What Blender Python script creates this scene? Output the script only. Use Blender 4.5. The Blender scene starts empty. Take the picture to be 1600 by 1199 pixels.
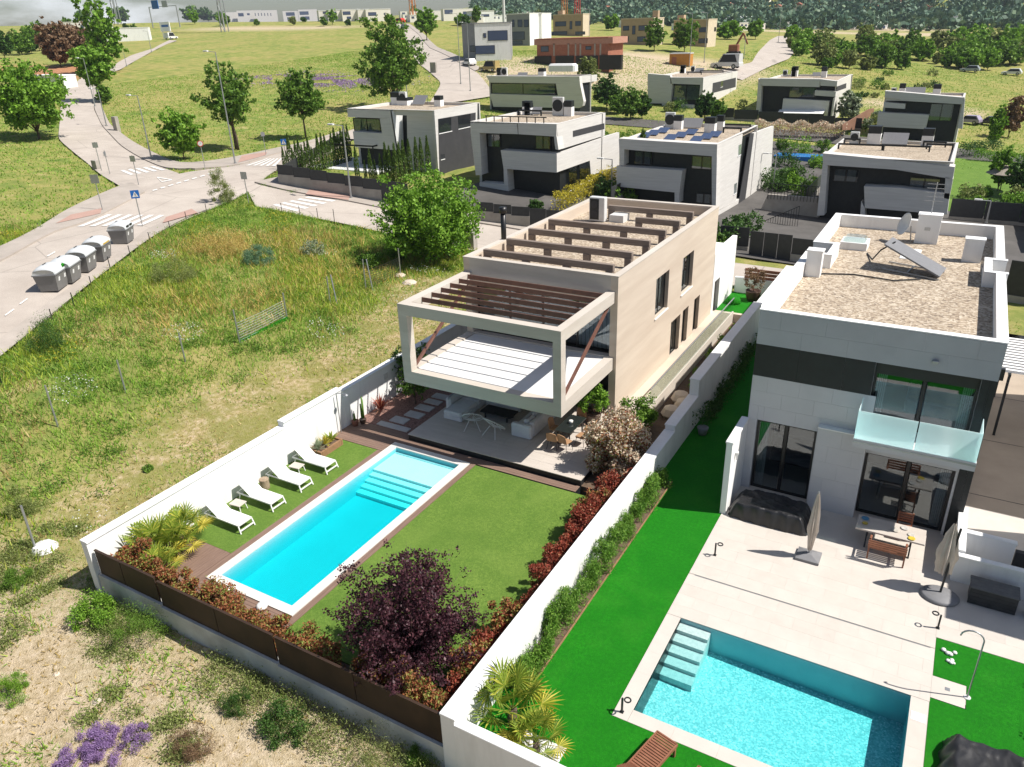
import bpy, math, random
import numpy as np
from mathutils import Matrix, Vector
S = bpy.context.scene
COL = S.collection
R = math.radians
# ---------------------------------------------------------------- camera (drone, 17 m above the terrace)
F, CH = 1186.955, 17.0
_p, _r, _y = R(24.98860729), R(-1.92051477), R(-30.5446894)
_fw = np.array([math.sin(_y)*math.cos(_p), math.cos(_y)*math.cos(_p), -math.sin(_p)])
_rt = np.array([math.cos(_y), -math.sin(_y), 0.0]); _up = np.cross(_rt, _fw)
_rr = _rt*math.cos(_r)+_up*math.sin(_r); _uu = -_rt*math.sin(_r)+_up*math.cos(_r)
cd = bpy.data.cameras.new('camera'); cam = bpy.data.objects.new('camera', cd); COL.objects.link(cam)
cd.sensor_width = 36; cd.lens = F*36/1600; cd.clip_start = .3; cd.clip_end = 9000
cam.matrix_world = Matrix(((_rr[0], _uu[0], -_fw[0], 0), (_rr[1], _uu[1], -_fw[1], 0), (_rr[2], _uu[2], -_fw[2], CH), (0, 0, 0, 1)))
S.camera = cam
# ---------------------------------------------------------------- sky, sun, exposure
SUN = Vector((.72, .22, 1)).normalized()
W = bpy.data.worlds.new('World'); S.world = W; W.use_nodes = True
wn = W.node_tree.nodes; wl = W.node_tree.links; wn.clear()
sky = wn.new('ShaderNodeTexSky'); sky.sky_type = 'NISHITA'; sky.sun_disc = False
sky.sun_elevation = math.asin(SUN.z); sky.sun_rotation = math.atan2(SUN.x, SUN.y)
sky.air_density = 1.0; sky.dust_density = 1.2; sky.ozone_density = 1.5
tc = wn.new('ShaderNodeTexCoord'); mp = wn.new('ShaderNodeMapping'); mp.inputs['Scale'].default_value = (1, 1, 3.2)
cn = wn.new('ShaderNodeTexNoise'); cn.inputs['Scale'].default_value = 3.2; cn.inputs['Detail'].default_value = 7; cn.inputs['Roughness'].default_value = .58
cr = wn.new('ShaderNodeValToRGB'); cr.color_ramp.elements[0].position = .56; cr.color_ramp.elements[1].position = .74
mx = wn.new('ShaderNodeMixRGB'); mx.inputs[2].default_value = (11.5, 12, 12.6, 1)
bg = wn.new('ShaderNodeBackground'); bg.inputs['Strength'].default_value = .066
wo = wn.new('ShaderNodeOutputWorld')
wl.new(tc.outputs['Generated'], mp.inputs[0]); wl.new(mp.outputs[0], cn.inputs['Vector']); wl.new(cn.outputs['Fac'], cr.inputs[0])
wl.new(cr.outputs[0], mx.inputs[0]); wl.new(sky.outputs[0], mx.inputs[1]); wl.new(mx.outputs[0], bg.inputs[0]); wl.new(bg.outputs[0], wo.inputs[0])
sd = bpy.data.lights.new('sun', 'SUN'); sd.energy = 5.0; sd.angle = R(.5); sd.color = (1, .95, .88)
sun = bpy.data.objects.new('sun', sd); COL.objects.link(sun); sun.rotation_euler = SUN.to_track_quat('Z', 'Y').to_euler()
S.view_settings.view_transform = 'Standard'; S.view_settings.look = 'None'; S.view_settings.gamma = 1
S.view_settings.exposure = .44; S.view_settings.use_curve_mapping = False
S.render.engine = 'CYCLES'; S.cycles.max_bounces = 6; S.cycles.transparent_max_bounces = 12; S.cycles.caustics_reflective = False; S.cycles.caustics_refractive = False
S.cycles.use_denoising = True
# ---------------------------------------------------------------- measuring: photo pixel (1600x1199) to a point of a known plane
C0 = np.array([0, 0, CH])
def ray(x, y): return _rr*(x-800)/F-_uu*(y-599.5)/F+_fw
def P(x, y, z=0.):
    d = ray(x, y); return C0+d*((z-CH)/d[2])
def onY(x, y, Y):
    d = ray(x, y); return C0+d*(Y/d[1])
def onX(x, y, X):
    d = ray(x, y); return C0+d*(X/d[0])
def pj(w):
    d = np.array(w)-C0; c = d@_fw; return 800+F*(d@_rr)/c, 599.5-F*(d@_uu)/c
# ---------------------------------------------------------------- terrain height (metres) from control points
CT = np.array([(-24,5,-.8),(-24.5,11,-.75),(-10,9,-.85),(-10,0,-1),(-30,0,-.7),(-42,0,.6),(10,0,-1),(20,10,-1),(-18,9,-.8),
 (-24.5,20,-.4),(-24.5,30,0),(-24.5,40,.2),(-34,15,.3),(-35,28,.9),(-33,40,.7),(-40,20,1.3),(-27,46,.2),
 (-48,25,2.5),(-54,34,2.6),(-60,20,3.2),(-66,44,2.5),(-69,59,3),(-60,55,2.2),(-55,50,2.0),(-45,56,1.2),(-35,55,.6),(-25,56,0),(-12,58,-.6),(2,58,-1),(20,58,-1.5),(25,40,-1),(25,20,-1),
 (-49,69,2.2),(-72,68,2.8),(-36,72,1.2),(-23,85,-.8),(0,100,-2.5),(-19,135,0),(-1,156,-1.5),(-41,137,1.0),(-65,139,2.2),(-30,105,0),(-55,105,2),(-101,176,10),(-79,211,10.5),(-68,236,10),(-315,343,24),(-217,332,21),(-330,239,17.5),(-92,65,3.2),
 (-120,110,5),(-90,140,5),(-150,150,9),(-200,200,13),(-150,250,14),(20,190,-2),(6,226,.3),(60,250,-1),(-35,250,6),(-35,330,8),(-35,500,8.6),(100,400,4),(60,120,-3),(60,60,-2),(60,0,-1.5),
 (-90,20,4),(-110,40,5),(-130,70,6),(-200,110,10),(-100,-20,4),(-200,0,10),(-480,230,27),(-430,330,27),(-700,400,27),(-500,560,26),(-700,100,25),(-500,0,22),
 (-520,760,30),(-430,900,56),(-300,950,66),(-150,1000,72),(50,1000,66),(250,950,56),(-250,650,20),(-100,650,14),(50,650,9),(250,600,8),(0,1600,130),(-600,1500,70),(500,900,50),(500,300,3),(-900,900,25)], float)
_cx = CT[:, :2]
def _ker(r2): return np.sqrt(r2+64.)
_A = _ker(((_cx[:, None]-_cx[None])**2).sum(-1)); _n = len(CT)
_B = np.zeros((_n+1, _n+1)); _B[:_n, :_n] = _A; _B[_n, :_n] = 1; _B[:_n, _n] = 1
_w = np.linalg.solve(_B, np.append(CT[:, 2], 0))
def terr(X, Y):
    q = np.stack([np.asarray(X, float).ravel(), np.asarray(Y, float).ravel()], -1)
    out = np.empty(len(q))
    for i in range(0, len(q), 20000):
        c = q[i:i+20000]; out[i:i+20000] = _ker(((c[:, None]-_cx[None])**2).sum(-1))@_w[:_n]+_w[_n]
    return out.reshape(np.shape(X))
_T = np.geomspace(8, 3000, 1400)
def G(x, y):
    "where the ray through a photo pixel meets the terrain"
    d = ray(x, y); p = C0+_T[:, None]*d; h = p[:, 2]-terr(p[:, 0], p[:, 1]); k = int(np.argmax(h < 0))
    if k == 0: return p[-1]
    lo, hi = _T[k-1], _T[k]
    for _ in range(25):
        m = (lo+hi)/2; q = C0+m*d
        if q[2] > terr(q[0], q[1]): lo = m
        else: hi = m
    return C0+hi*d
# ---------------------------------------------------------------- mesh helpers
def link(o, parent=None, loc=None):
    COL.objects.link(o)
    if parent is not None:
        o.parent = parent
        o.matrix_parent_inverse = Matrix.Translation(-Vector(parent.get('_o', (0, 0, 0))))
    return o
def tag(o, label=None, cat=None, group=None, kind=None):
    if label: o['label'] = label
    if cat: o['category'] = cat
    if group: o['group'] = group
    if kind: o['kind'] = kind
    return o
def thing(name, label, cat, loc=(0, 0, 0), group=None, world=True):
    "an Empty at the base of a thing; parts are given in world coordinates when world is true, else about the Empty"
    o = bpy.data.objects.new(name, None); COL.objects.link(o); o.location = [float(v) for v in loc]; o.empty_display_size = .3
    if world: o['_o'] = [float(v) for v in loc]
    return tag(o, label, cat, group)
class MB:
    def __init__(s): s.v = []; s.f = []
    def add(s, V, Fc):
        n = len(s.v); s.v += [tuple(map(float, q)) for q in V]; s.f += [tuple(n+i for i in q) for q in Fc]; return s
    def box(s, x0, x1, y0, y1, z0, z1):
        return s.add([(x0,y0,z0),(x1,y0,z0),(x1,y1,z0),(x0,y1,z0),(x0,y0,z1),(x1,y0,z1),(x1,y1,z1),(x0,y1,z1)],
                     [(0,3,2,1),(4,5,6,7),(0,1,5,4),(1,2,6,5),(2,3,7,6),(3,0,4,7)])
    def bbox(s, x0, x1, y0, y1, z0, z1, b=.02):
        "box with a chamfered top and vertical edges"
        b = min(b, (x1-x0)/3, (y1-y0)/3, (z1-z0)/2)
        def ring(i, z): return [(x0+i+b,y0+i,z),(x1-i-b,y0+i,z),(x1-i,y0+i+b,z),(x1-i,y1-i-b,z),(x1-i-b,y1-i,z),(x0+i+b,y1-i,z),(x0+i,y1-i-b,z),(x0+i,y0+i+b,z)]
        V = ring(0, z0)+ring(0, z1-b)+ring(b*.8, z1); Fc = [tuple(range(7, -1, -1)), tuple(range(16, 24))]
        for k in (0, 8):
            for i in range(8): j = (i+1) % 8; Fc.append((k+i, k+j, k+8+j, k+8+i))
        return s.add(V, Fc)
    def prism(s, pts, off):
        "polygon (3-D points) extruded by a vector"
        n = len(pts); off = np.array(off, float); V = [np.array(p, float) for p in pts]; V = V+[p+off for p in V]
        a = sum(np.cross(V[i]-V[0], V[(i+1) % n]-V[0]) for i in range(n))
        Fc = [tuple(range(n)), tuple(range(2*n-1, n-1, -1))]+[(i, n+i, n+(i+1) % n, (i+1) % n) for i in range(n)]
        if a@off > 0: Fc = [tuple(reversed(f)) for f in Fc]
        return s.add(V, Fc)
    def tube(s, pts, r, n=8, r1=None, cap=True):
        pts = [np.array(p, float) for p in pts]; m = len(pts); V = []
        rs = r if isinstance(r, (list, tuple)) else [r+(((r if r1 is None else r1)-r)*i/max(1, m-1)) for i in range(m)]
        u = None
        for i, p in enumerate(pts):
            t = pts[min(i+1, m-1)]-pts[max(i-1, 0)]; t = t/(np.linalg.norm(t)+1e-9)
            if u is None: u = np.cross(t, (0, 0, 1) if abs(t[2]) < .9 else (1, 0, 0))
            u = u-t*(u@t); u = u/(np.linalg.norm(u)+1e-9); w = np.cross(t, u)
            for k in range(n):
                a = 2*math.pi*k/n; V.append(p+rs[i]*(u*math.cos(a)+w*math.sin(a)))
        Fc = [(i*n+k, i*n+(k+1) % n, (i+1)*n+(k+1) % n, (i+1)*n+k) for i in range(m-1) for k in range(n)]
        if cap: Fc += [tuple(range(n-1, -1, -1)), tuple((m-1)*n+k for k in range(n))]
        return s.add(V, Fc)
    def lathe(s, c, prof, n=16):
        V = []; c = np.array(c, float)
        for (r, z) in prof:
            for k in range(n): a = 2*math.pi*k/n; V.append(c+(r*math.cos(a), r*math.sin(a), z))
        m = len(prof); Fc = [(i*n+k, i*n+(k+1) % n, (i+1)*n+(k+1) % n, (i+1)*n+k) for i in range(m-1) for k in range(n)]
        Fc += [tuple(range(n-1, -1, -1)), tuple((m-1)*n+k for k in range(n))]
        return s.add(V, Fc)
    def bar(s, a, b, w, h, up=(0, 0, 1)):
        "rectangular bar from a to b, w wide, h high"
        a, b = np.array(a, float), np.array(b, float); t = b-a; t = t/np.linalg.norm(t)
        u = np.cross(t, up); u = u/(np.linalg.norm(u)+1e-9)*w/2; q = np.cross(u, t); q = q/(np.linalg.norm(q)+1e-9)*h/2
        V = [a-u-q, a+u-q, a+u+q, a-u+q, b-u-q, b+u-q, b+u+q, b-u+q]
        return s.add(V, [(0,1,2,3),(7,6,5,4),(1,0,4,5),(2,1,5,6),(3,2,6,7),(0,3,7,4)])
    def build(s, name, mat, parent=None, smooth=False):
        me = bpy.data.meshes.new(name); me.from_pydata(s.v, [], s.f); me.validate(); me.update()
        if mat is not None: me.materials.append(mat)
        if smooth: me.shade_smooth()
        return link(bpy.data.objects.new(name, me), parent)
def box(name, mat, parent, *a): return MB().box(*a).build(name, mat, parent)
def npmesh(name, V, Q, mat, parent=None, smooth=False):
    "fast mesh from arrays: V (n,3), Q (m,k) faces of k corners"
    me = bpy.data.meshes.new(name); m, k = Q.shape
    me.vertices.add(len(V)); me.vertices.foreach_set('co', np.ascontiguousarray(V, np.float32).ravel())
    me.loops.add(m*k); me.loops.foreach_set('vertex_index', np.ascontiguousarray(Q, np.int32).ravel())
    me.polygons.add(m); me.polygons.foreach_set('loop_start', np.arange(0, m*k, k, dtype=np.int32))
    me.update(calc_edges=True)
    if mat is not None: me.materials.append(mat)
    if smooth: me.shade_smooth()
    return link(bpy.data.objects.new(name, me), parent)
def holed(axis, at, th, u0, u1, v0, v1, holes):
    "wall with rectangular openings: axis 'x' is a wall in the plane X=at running along Y, axis 'y' in Y=at running along X; thickness goes to at+th"
    us = sorted({u0, u1}|{h[i] for h in holes for i in (0, 1)}); vs = sorted({v0, v1}|{h[i] for h in holes for i in (2, 3)})
    us = [u for u in us if u0 <= u <= u1]; vs = [v for v in vs if v0 <= v <= v1]
    def solid(i, j):
        if not (0 <= i < len(us)-1 and 0 <= j < len(vs)-1): return False
        a, b = (us[i]+us[i+1])/2, (vs[j]+vs[j+1])/2
        return not any(h[0] < a < h[1] and h[2] < b < h[3] for h in holes)
    m = MB()
    def pt(u, v, d): return (at+d, u, v) if axis == 'x' else (u, at+d, v)
    for i in range(len(us)-1):
        for j in range(len(vs)-1):
            if not solid(i, j): continue
            a, b, c, d = us[i], us[i+1], vs[j], vs[j+1]
            m.add([pt(a,c,0), pt(b,c,0), pt(b,d,0), pt(a,d,0)], [(0,1,2,3)]); m.add([pt(a,c,th), pt(b,c,th), pt(b,d,th), pt(a,d,th)], [(3,2,1,0)])
            for (ii, jj, e) in ((i-1,j,((a,c),(a,d))),(i+1,j,((b,c),(b,d))),(i,j-1,((a,c),(b,c))),(i,j+1,((a,d),(b,d)))):
                if not solid(ii, jj):
                    (p, q), (s_, t) = e; m.add([pt(p,q,0), pt(s_,t,0), pt(s_,t,th), pt(p,q,th)], [(0,1,2,3)])
    return m
def copy_tree(o, parent=None):
    c = o.copy(); COL.objects.link(c)
    if parent is not None: c.parent = parent; c.matrix_parent_inverse = o.matrix_parent_inverse.copy()
    for ch in list(o.children): copy_tree(ch, c)
    return c
def place(proto, state, loc, rz=0., sc=1., label=None, group=None):
    "the first call moves the prototype itself, later calls copy it with its parts"
    o = proto if not state else copy_tree(proto); state.append(o)
    o.location = [float(v) for v in loc]; o.rotation_euler = (0, 0, rz); o.scale = (sc, sc, sc) if not isinstance(sc, (tuple, list)) else sc
    if label: o['label'] = label
    if group: o['group'] = group
    return o
# ---------------------------------------------------------------- materials
def NT(name):
    m = bpy.data.materials.new(name); m.use_nodes = True; n = m.node_tree.nodes; l = m.node_tree.links
    return m, n, l, n['Principled BSDF']
def noise_at(n, l, scale, detail=4, rough=.6, vec=None, stretch=None):
    t = n.new('ShaderNodeTexNoise'); t.inputs['Scale'].default_value = scale; t.inputs['Detail'].default_value = detail; t.inputs['Roughness'].default_value = rough
    g = vec or n.new('ShaderNodeNewGeometry').outputs['Position']
    if stretch:
        q = n.new('ShaderNodeMapping'); q.inputs['Scale'].default_value = stretch; l.new(g, q.inputs[0]); g = q.outputs[0]
    l.new(g, t.inputs['Vector']); return t
def ramp(n, l, src, stops):
    r = n.new('ShaderNodeValToRGB'); e = r.color_ramp.elements
    while len(e) < len(stops): e.new(.5)
    for k, (p, c) in enumerate(stops): e[k].position = p; e[k].color = (*c, 1)
    l.new(src, r.inputs[0]); return r.outputs[0]
def mixc(n, l, fac, a, b, mode='MIX'):
    x = n.new('ShaderNodeMixRGB'); x.blend_type = mode
    for i, v in ((0, fac), (1, a), (2, b)):
        if hasattr(v, 'is_linked') or hasattr(v, 'links'): l.new(v, x.inputs[i])
        elif i == 0: x.inputs[0].default_value = v
        else: x.inputs[i].default_value = (*v, 1)
    return x.outputs[0]
def bump(n, l, b, src, st, dist=.02):
    k = n.new('ShaderNodeBump'); k.inputs['Strength'].default_value = st; k.inputs['Distance'].default_value = dist; l.new(src, k.inputs['Height']); l.new(k.outputs[0], b.inputs['Normal'])
def mat(name, c1, c2=None, sc=2., rough=.7, bs=0., bsc=None, metal=0., spec=.3, stretch=None, det=5, lo=.3, hi=.7):
    "principled surface whose colour wanders between c1 and c2, with optional relief"
    m, n, l, b = NT(name); b.inputs['Roughness'].default_value = rough; b.inputs['Metallic'].default_value = metal; b.inputs['Specular IOR Level'].default_value = spec
    if c2 is None: c2 = tuple(v*.86 for v in c1)
    t = noise_at(n, l, sc, det, .62, stretch=stretch); l.new(ramp(n, l, t.outputs['Fac'], [(lo, c2), (hi, c1)]), b.inputs['Base Color'])
    if bs: bump(n, l, b, noise_at(n, l, bsc or sc*6, 4).outputs['Fac'], bs)
    return m
def leafmat(name, dark, light, tip=None, trans=.3, rough=.55, tp=.97, lp=.75):
    "leaves: each leaf takes its own shade; a little light passes through"
    m, n, l, b = NT(name); g = n.new('ShaderNodeNewGeometry'); st = [(0, dark), (lp, light)]
    if tip: st.append((tp, tip))
    base = ramp(n, l, g.outputs['Random Per Island'], st)
    t = noise_at(n, l, .9, 2); base = mixc(n, l, ramp(n, l, t.outputs['Fac'], [(.35, (0, 0, 0)), (.7, (.5, .5, .5))]), base, tuple(v*.7 for v in light))
    l.new(base, b.inputs['Base Color']); b.inputs['Roughness'].default_value = rough; b.inputs['Specular IOR Level'].default_value = .25
    tr = n.new('ShaderNodeBsdfTranslucent'); l.new(base, tr.inputs[0]); mxs = n.new('ShaderNodeMixShader'); mxs.inputs[0].default_value = trans
    l.new(b.outputs[0], mxs.inputs[1]); l.new(tr.outputs[0], mxs.inputs[2]); l.new(mxs.outputs[0], n['Material Output'].inputs[0]); return m
def glassmat(name, tint=(.66, .72, .74), gloss=.10, rough=.01):
    "pane: part of the light passes, part is mirrored, more so at a shallow angle"
    m, n, l, b = NT(name); n.remove(b); t = n.new('ShaderNodeBsdfTransparent'); t.inputs[0].default_value = (*tint, 1)
    g = n.new('ShaderNodeBsdfGlossy'); g.inputs['Roughness'].default_value = rough; g.inputs[0].default_value = (.9, .95, 1, 1)
    lw = n.new('ShaderNodeLayerWeight'); lw.inputs[0].default_value = .5; pw_ = n.new('ShaderNodeMath'); pw_.operation = 'POWER'; pw_.inputs[1].default_value = 4; l.new(lw.outputs['Facing'], pw_.inputs[0])
    fr = n.new('ShaderNodeMath'); fr.operation = 'MULTIPLY_ADD'; fr.inputs[1].default_value = .7; fr.inputs[2].default_value = gloss; l.new(pw_.outputs[0], fr.inputs[0])
    x = n.new('ShaderNodeMixShader'); l.new(fr.outputs[0], x.inputs[0]); l.new(t.outputs[0], x.inputs[1]); l.new(g.outputs[0], x.inputs[2]); l.new(x.outputs[0], n['Material Output'].inputs[0]); return m
MT = {}
MT['white'] = mat('white_render', (.80, .80, .79), (.66, .655, .64), 1.3, .85, .05, 30, stretch=(1.5, 1.5, .3), lo=.18, hi=.5)
MT['coping'] = mat('white_coping', (.82, .82, .81), (.74, .74, .73), 2, .6)
MT['lowwall'] = mat('stained_render', (.62, .62, .60), (.42, .40, .36), .9, .9, .1, 12)
MT['travertine'] = mat('travertine', (.62, .535, .44), (.52, .43, .345), .55, .75, .06, 20, stretch=(.35, .35, 3.5))
MT['trav_front'] = mat('stone_blocks', (.58, .53, .47), (.48, .43, .37), .7, .75, .05, 20, stretch=(.4, .4, 3))
MT['slab'] = mat('pale_floor', (.74, .74, .73), (.68, .68, .67), 1.2, .5)
MT['corten'] = mat('rust_brown_steel', (.062, .036, .024), (.036, .022, .016), 1.2, .6, .05, 25, metal=.2)
MT['rustbeam'] = mat('oxide_steel', (.20, .095, .068), (.13, .062, .048), 3, .55)
MT['wood_roof'] = mat('weathered_beam', (.28, .225, .19), (.18, .145, .12), 4, .85, .2, 30, stretch=(.3, 4, 4))
MT['deck'] = mat('deck_board', (.25, .165, .125), (.17, .11, .085), 3, .7, .1, 40, stretch=(.4, 6, 6))
MT['deck_y'] = mat('deck_board_lengthwise', (.25, .165, .125), (.17, .11, .085), 3, .7, .1, 40, stretch=(6, .4, 6))
MT['stone_tile'] = mat('beige_stone_tile', (.56, .505, .45), (.48, .43, .38), 1.6, .6, .03, 30, stretch=(.5, 2, 1))
MT['patio'] = mat('pale_patio_tile', (.585, .54, .485), (.53, .485, .435), 1.3, .6, .03, 30)
MT['patio2'] = mat('pale_patio_tile_warm', (.57, .525, .47), (.515, .47, .42), 1.7, .6, .03, 30)
MT['slabstone'] = mat('stepping_stone', (.50, .49, .48), (.42, .41, .40), 3, .8, .1, 40)
MT['pool_coping'] = mat('pool_coping_stone', (.70, .67, .63), (.63, .60, .56), 2.5, .6, .03, 30)
MT['cyan'] = mat('pool_liner', (.22, .56, .62), (.20, .53, .59), .8, .5)
MT['cyan_step'] = mat('pool_step_liner', (.80, .86, .86), (.76, .83, .83), 1.2, .5)
MT['charcoal'] = mat('charcoal_cladding', (.018, .022, .024), (.012, .014, .016), 3, .45, spec=.4)
MT['black'] = mat('black_frame', (.012, .012, .013), (.009, .009, .01), 3, .4, spec=.5)
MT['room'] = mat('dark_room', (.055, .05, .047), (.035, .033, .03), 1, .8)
MT['curtain'] = mat('white_curtain', (.62, .62, .60), (.40, .40, .40), 9, .9, stretch=(6, 6, .2))
MT['greypanel'] = mat('grey_facade_panel', (.44, .455, .48), (.385, .40, .425), .8, .6)
MT['palepanel'] = mat('pale_facade_panel', (.58, .575, .585), (.53, .525, .535), .8, .6)
MT['stonegrey'] = mat('striated_grey_stone', (.66, .64, .61), (.56, .54, .51), 1.2, .75, .05, 20, stretch=(.3, .3, 5))
MT['stonedark'] = mat('grey_render', (.055, .055, .058), (.042, .042, .045), 1, .8)
MT['ac'] = mat('white_enamel', (.66, .66, .65), (.58, .58, .57), 5, .4)
MT['steel'] = mat('galvanised_steel', (.45, .46, .47), (.36, .37, .38), 6, .4, metal=.7)
MT['tile_brick'] = mat('red_brick', (.36, .15, .095), (.26, .10, .065), 2, .85)
MT['tan'] = mat('tan_brick', (.47, .345, .235), (.40, .29, .19), 1, .8)
MT['concrete'] = mat('raw_concrete', (.40, .37, .33), (.28, .255, .225), .8, .85, .1, 12)
MT['pavement'] = mat('pavement', (.43, .38, .335), (.34, .30, .26), .6, .85, .08, 15)
MT['redpave'] = mat('red_pavement', (.45, .29, .24), (.38, .25, .205), 1, .85)
MT['kerb'] = mat('kerb_stone', (.40, .375, .34), (.31, .29, .26), 2, .85)
MT['paint'] = mat('road_paint', (.80, .79, .76), (.62, .60, .57), 3, .7)
MT['terracotta'] = mat('terracotta', (.28, .12, .08), (.22, .095, .065), 3, .7)
MT['potbrown'] = mat('glazed_brown_pot', (.10, .058, .042), (.07, .042, .032), 3, .35)
MT['planter'] = mat('planter_timber', (.33, .19, .10), (.22, .125, .07), 4, .8, .15, 30)
MT['teak'] = mat('teak_slat', (.30, .13, .075), (.21, .085, .05), 5, .55, .1, 40)
MT['rattan'] = mat('tan_rattan', (.42, .25, .135), (.32, .18, .095), 25, .7, .3, 120)
MT['sofa'] = mat('white_upholstery', (.66, .68, .70), (.58, .60, .63), 3, .9, .05, 60)
MT['mesh_white'] = mat('white_sling_fabric', (.80, .80, .79), (.75, .75, .74), 8, .8)
MT['whitemetal'] = mat('white_metal', (.78, .78, .77), (.74, .74, .73), 8, .4)
MT['glass'] = glassmat('window_glass')
MT['darkglass'] = glassmat('dark_window_glass', (.62, .66, .68), .10)
MT['frost'] = glassmat('frosted_balustrade', (.74, .88, .88), .2, .10)
fz_n = MT['frost'].node_tree.nodes; fz_l = MT['frost'].node_tree.links; fz_o = fz_n['Material Output']; fz_d = fz_n.new('ShaderNodeBsdfDiffuse'); fz_d.inputs[0].default_value = (.68, .75, .75, 1); fz_t = fz_n.new('ShaderNodeBsdfTranslucent'); fz_t.inputs[0].default_value = (.66, .75, .75, 1)
fz_a = fz_n.new('ShaderNodeAddShader'); fz_x = fz_n.new('ShaderNodeMixShader'); fz_x.inputs[0].default_value = .5; fz_s0 = fz_o.inputs[0].links[0].from_socket; fz_l.new(fz_d.outputs[0], fz_a.inputs[0]); fz_l.new(fz_t.outputs[0], fz_a.inputs[1]); fz_l.new(fz_s0, fz_x.inputs[1]); fz_l.new(fz_a.outputs[0], fz_x.inputs[2]); fz_l.new(fz_x.outputs[0], fz_o.inputs[0])
MT['clearglass'] = glassmat('balustrade_glass', (.90, .94, .92), .05)
MT['dirt'] = mat('planting_soil', (.16, .11, .075), (.09, .062, .043), 5, .95, .4, 20)
MT['bark'] = mat('bark', (.14, .10, .075), (.07, .05, .04), 6, .9, .4, 20)
MT['whitestone'] = mat('white_pebble', (.78, .77, .75), (.62, .61, .59), 6, .7)
MT['plastic_black'] = mat('black_plastic_sheet', (.024, .024, .026), (.017, .017, .018), 4, .38, .15, 14, spec=.5)
MT['charplastic'] = mat('charcoal_plastic', (.05, .05, .052), (.035, .035, .037), 4, .5)
MT['greyplastic'] = mat('grey_plastic', (.22, .22, .23), (.19, .19, .195), 5, .5)
MT['bin'] = mat('container_grey', (.20, .195, .19), (.165, .16, .155), 2, .55)
MT['binlid'] = mat('container_lid', (.58, .60, .61), (.50, .52, .53), 2, .45)
MT['signblue'] = mat('sign_blue', (.02, .13, .42), (.018, .11, .36), 3, .4)
MT['parasol'] = mat('parasol_canvas', (.66, .59, .52), (.50, .43, .37), 7, .9, .3, 25, stretch=(1, 1, .3))
MT['solar'] = mat('solar_cell', (.06, .085, .16), (.05, .07, .13), 4, .12, spec=.8)
def gravelmat(name, cols, sc):
    m, n, l, b = NT(name); v = n.new('ShaderNodeTexVoronoi'); v.inputs['Scale'].default_value = sc; g = n.new('ShaderNodeNewGeometry'); l.new(g.outputs['Position'], v.inputs['Vector'])
    sp = n.new('ShaderNodeSeparateColor'); l.new(v.outputs['Color'], sp.inputs[0]); k = len(cols)
    base = ramp(n, l, sp.outputs[0], [(i/(k-1), c) for i, c in enumerate(cols)])
    t = noise_at(n, l, .8, 4); base = mixc(n, l, ramp(n, l, t.outputs['Fac'], [(.3, (0, 0, 0)), (.75, (.35, .35, .35))]), base, cols[0]); l.new(base, b.inputs['Base Color']); b.inputs['Roughness'].default_value = .9
    bump(n, l, b, v.outputs['Distance'], -.8, .05); return m
MT['gravel'] = gravelmat('roof_gravel', [(.17, .13, .095), (.38, .30, .215), (.47, .39, .29), (.62, .54, .43)], 12)
MT['redgravel'] = gravelmat('red_brown_gravel', [(.11, .055, .045), (.24, .13, .105), (.32, .19, .155)], 26)
MT['whitegravel'] = gravelmat('white_gravel', [(.5, .49, .47), (.72, .71, .69), (.85, .84, .82)], 14)
def turf(name, a, b_, c):
    m, n, l, b = NT(name); t = noise_at(n, l, .9, 6, .7); u = noise_at(n, l, 45, 3, .7, stretch=(1, 1.6, 1)); w_ = noise_at(n, l, 9, 4, .7)
    base = ramp(n, l, t.outputs['Fac'], [(.3, a), (.72, b_)]); base = mixc(n, l, ramp(n, l, u.outputs['Fac'], [(.38, (.95, .95, .95)), (.58, (0, 0, 0))]), base, c)
    base = mixc(n, l, ramp(n, l, w_.outputs['Fac'], [(.42, (.5, .5, .5)), (.58, (0, 0, 0))]), base, c)
    g = n.new('ShaderNodeNewGeometry'); sx = n.new('ShaderNodeSeparateXYZ'); l.new(g.outputs['Position'], sx.inputs[0]); q = n.new('ShaderNodeMath'); q.operation = 'PINGPONG'; q.inputs[1].default_value = 2.0; l.new(sx.outputs[0], q.inputs[0])   # the rolls are laid side by side, pile alternating a little
    k = n.new('ShaderNodeMath'); k.operation = 'GREATER_THAN'; k.inputs[1].default_value = 1.0; l.new(q.outputs[0], k.inputs[0]); k2 = n.new('ShaderNodeMath'); k2.operation = 'MULTIPLY'; k2.inputs[1].default_value = .22; l.new(k.outputs[0], k2.inputs[0])
    base = mixc(n, l, k2.outputs[0], base, tuple(v*.8 for v in a)); wr = noise_at(n, l, .35, 5, .6); base = mixc(n, l, ramp(n, l, wr.outputs['Fac'], [(.52, (0, 0, 0)), (.72, (.4, .4, .4))]), base, tuple(.8*x+.2*y for x, y in zip(b_, (.16, .2, .06))))
    l.new(base, b.inputs['Base Color']); b.inputs['Roughness'].default_value = .8; b.inputs['Specular IOR Level'].default_value = .15; bump(n, l, b, u.outputs['Fac'], .7, .04); return m
MT['turfA'] = turf('lawn_turf', (.125, .225, .035), (.215, .32, .06), (.075, .15, .022))
MT['turfB'] = turf('vivid_lawn_turf', (.010, .20, .006), (.022, .29, .010), (.005, .12, .004))
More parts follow.
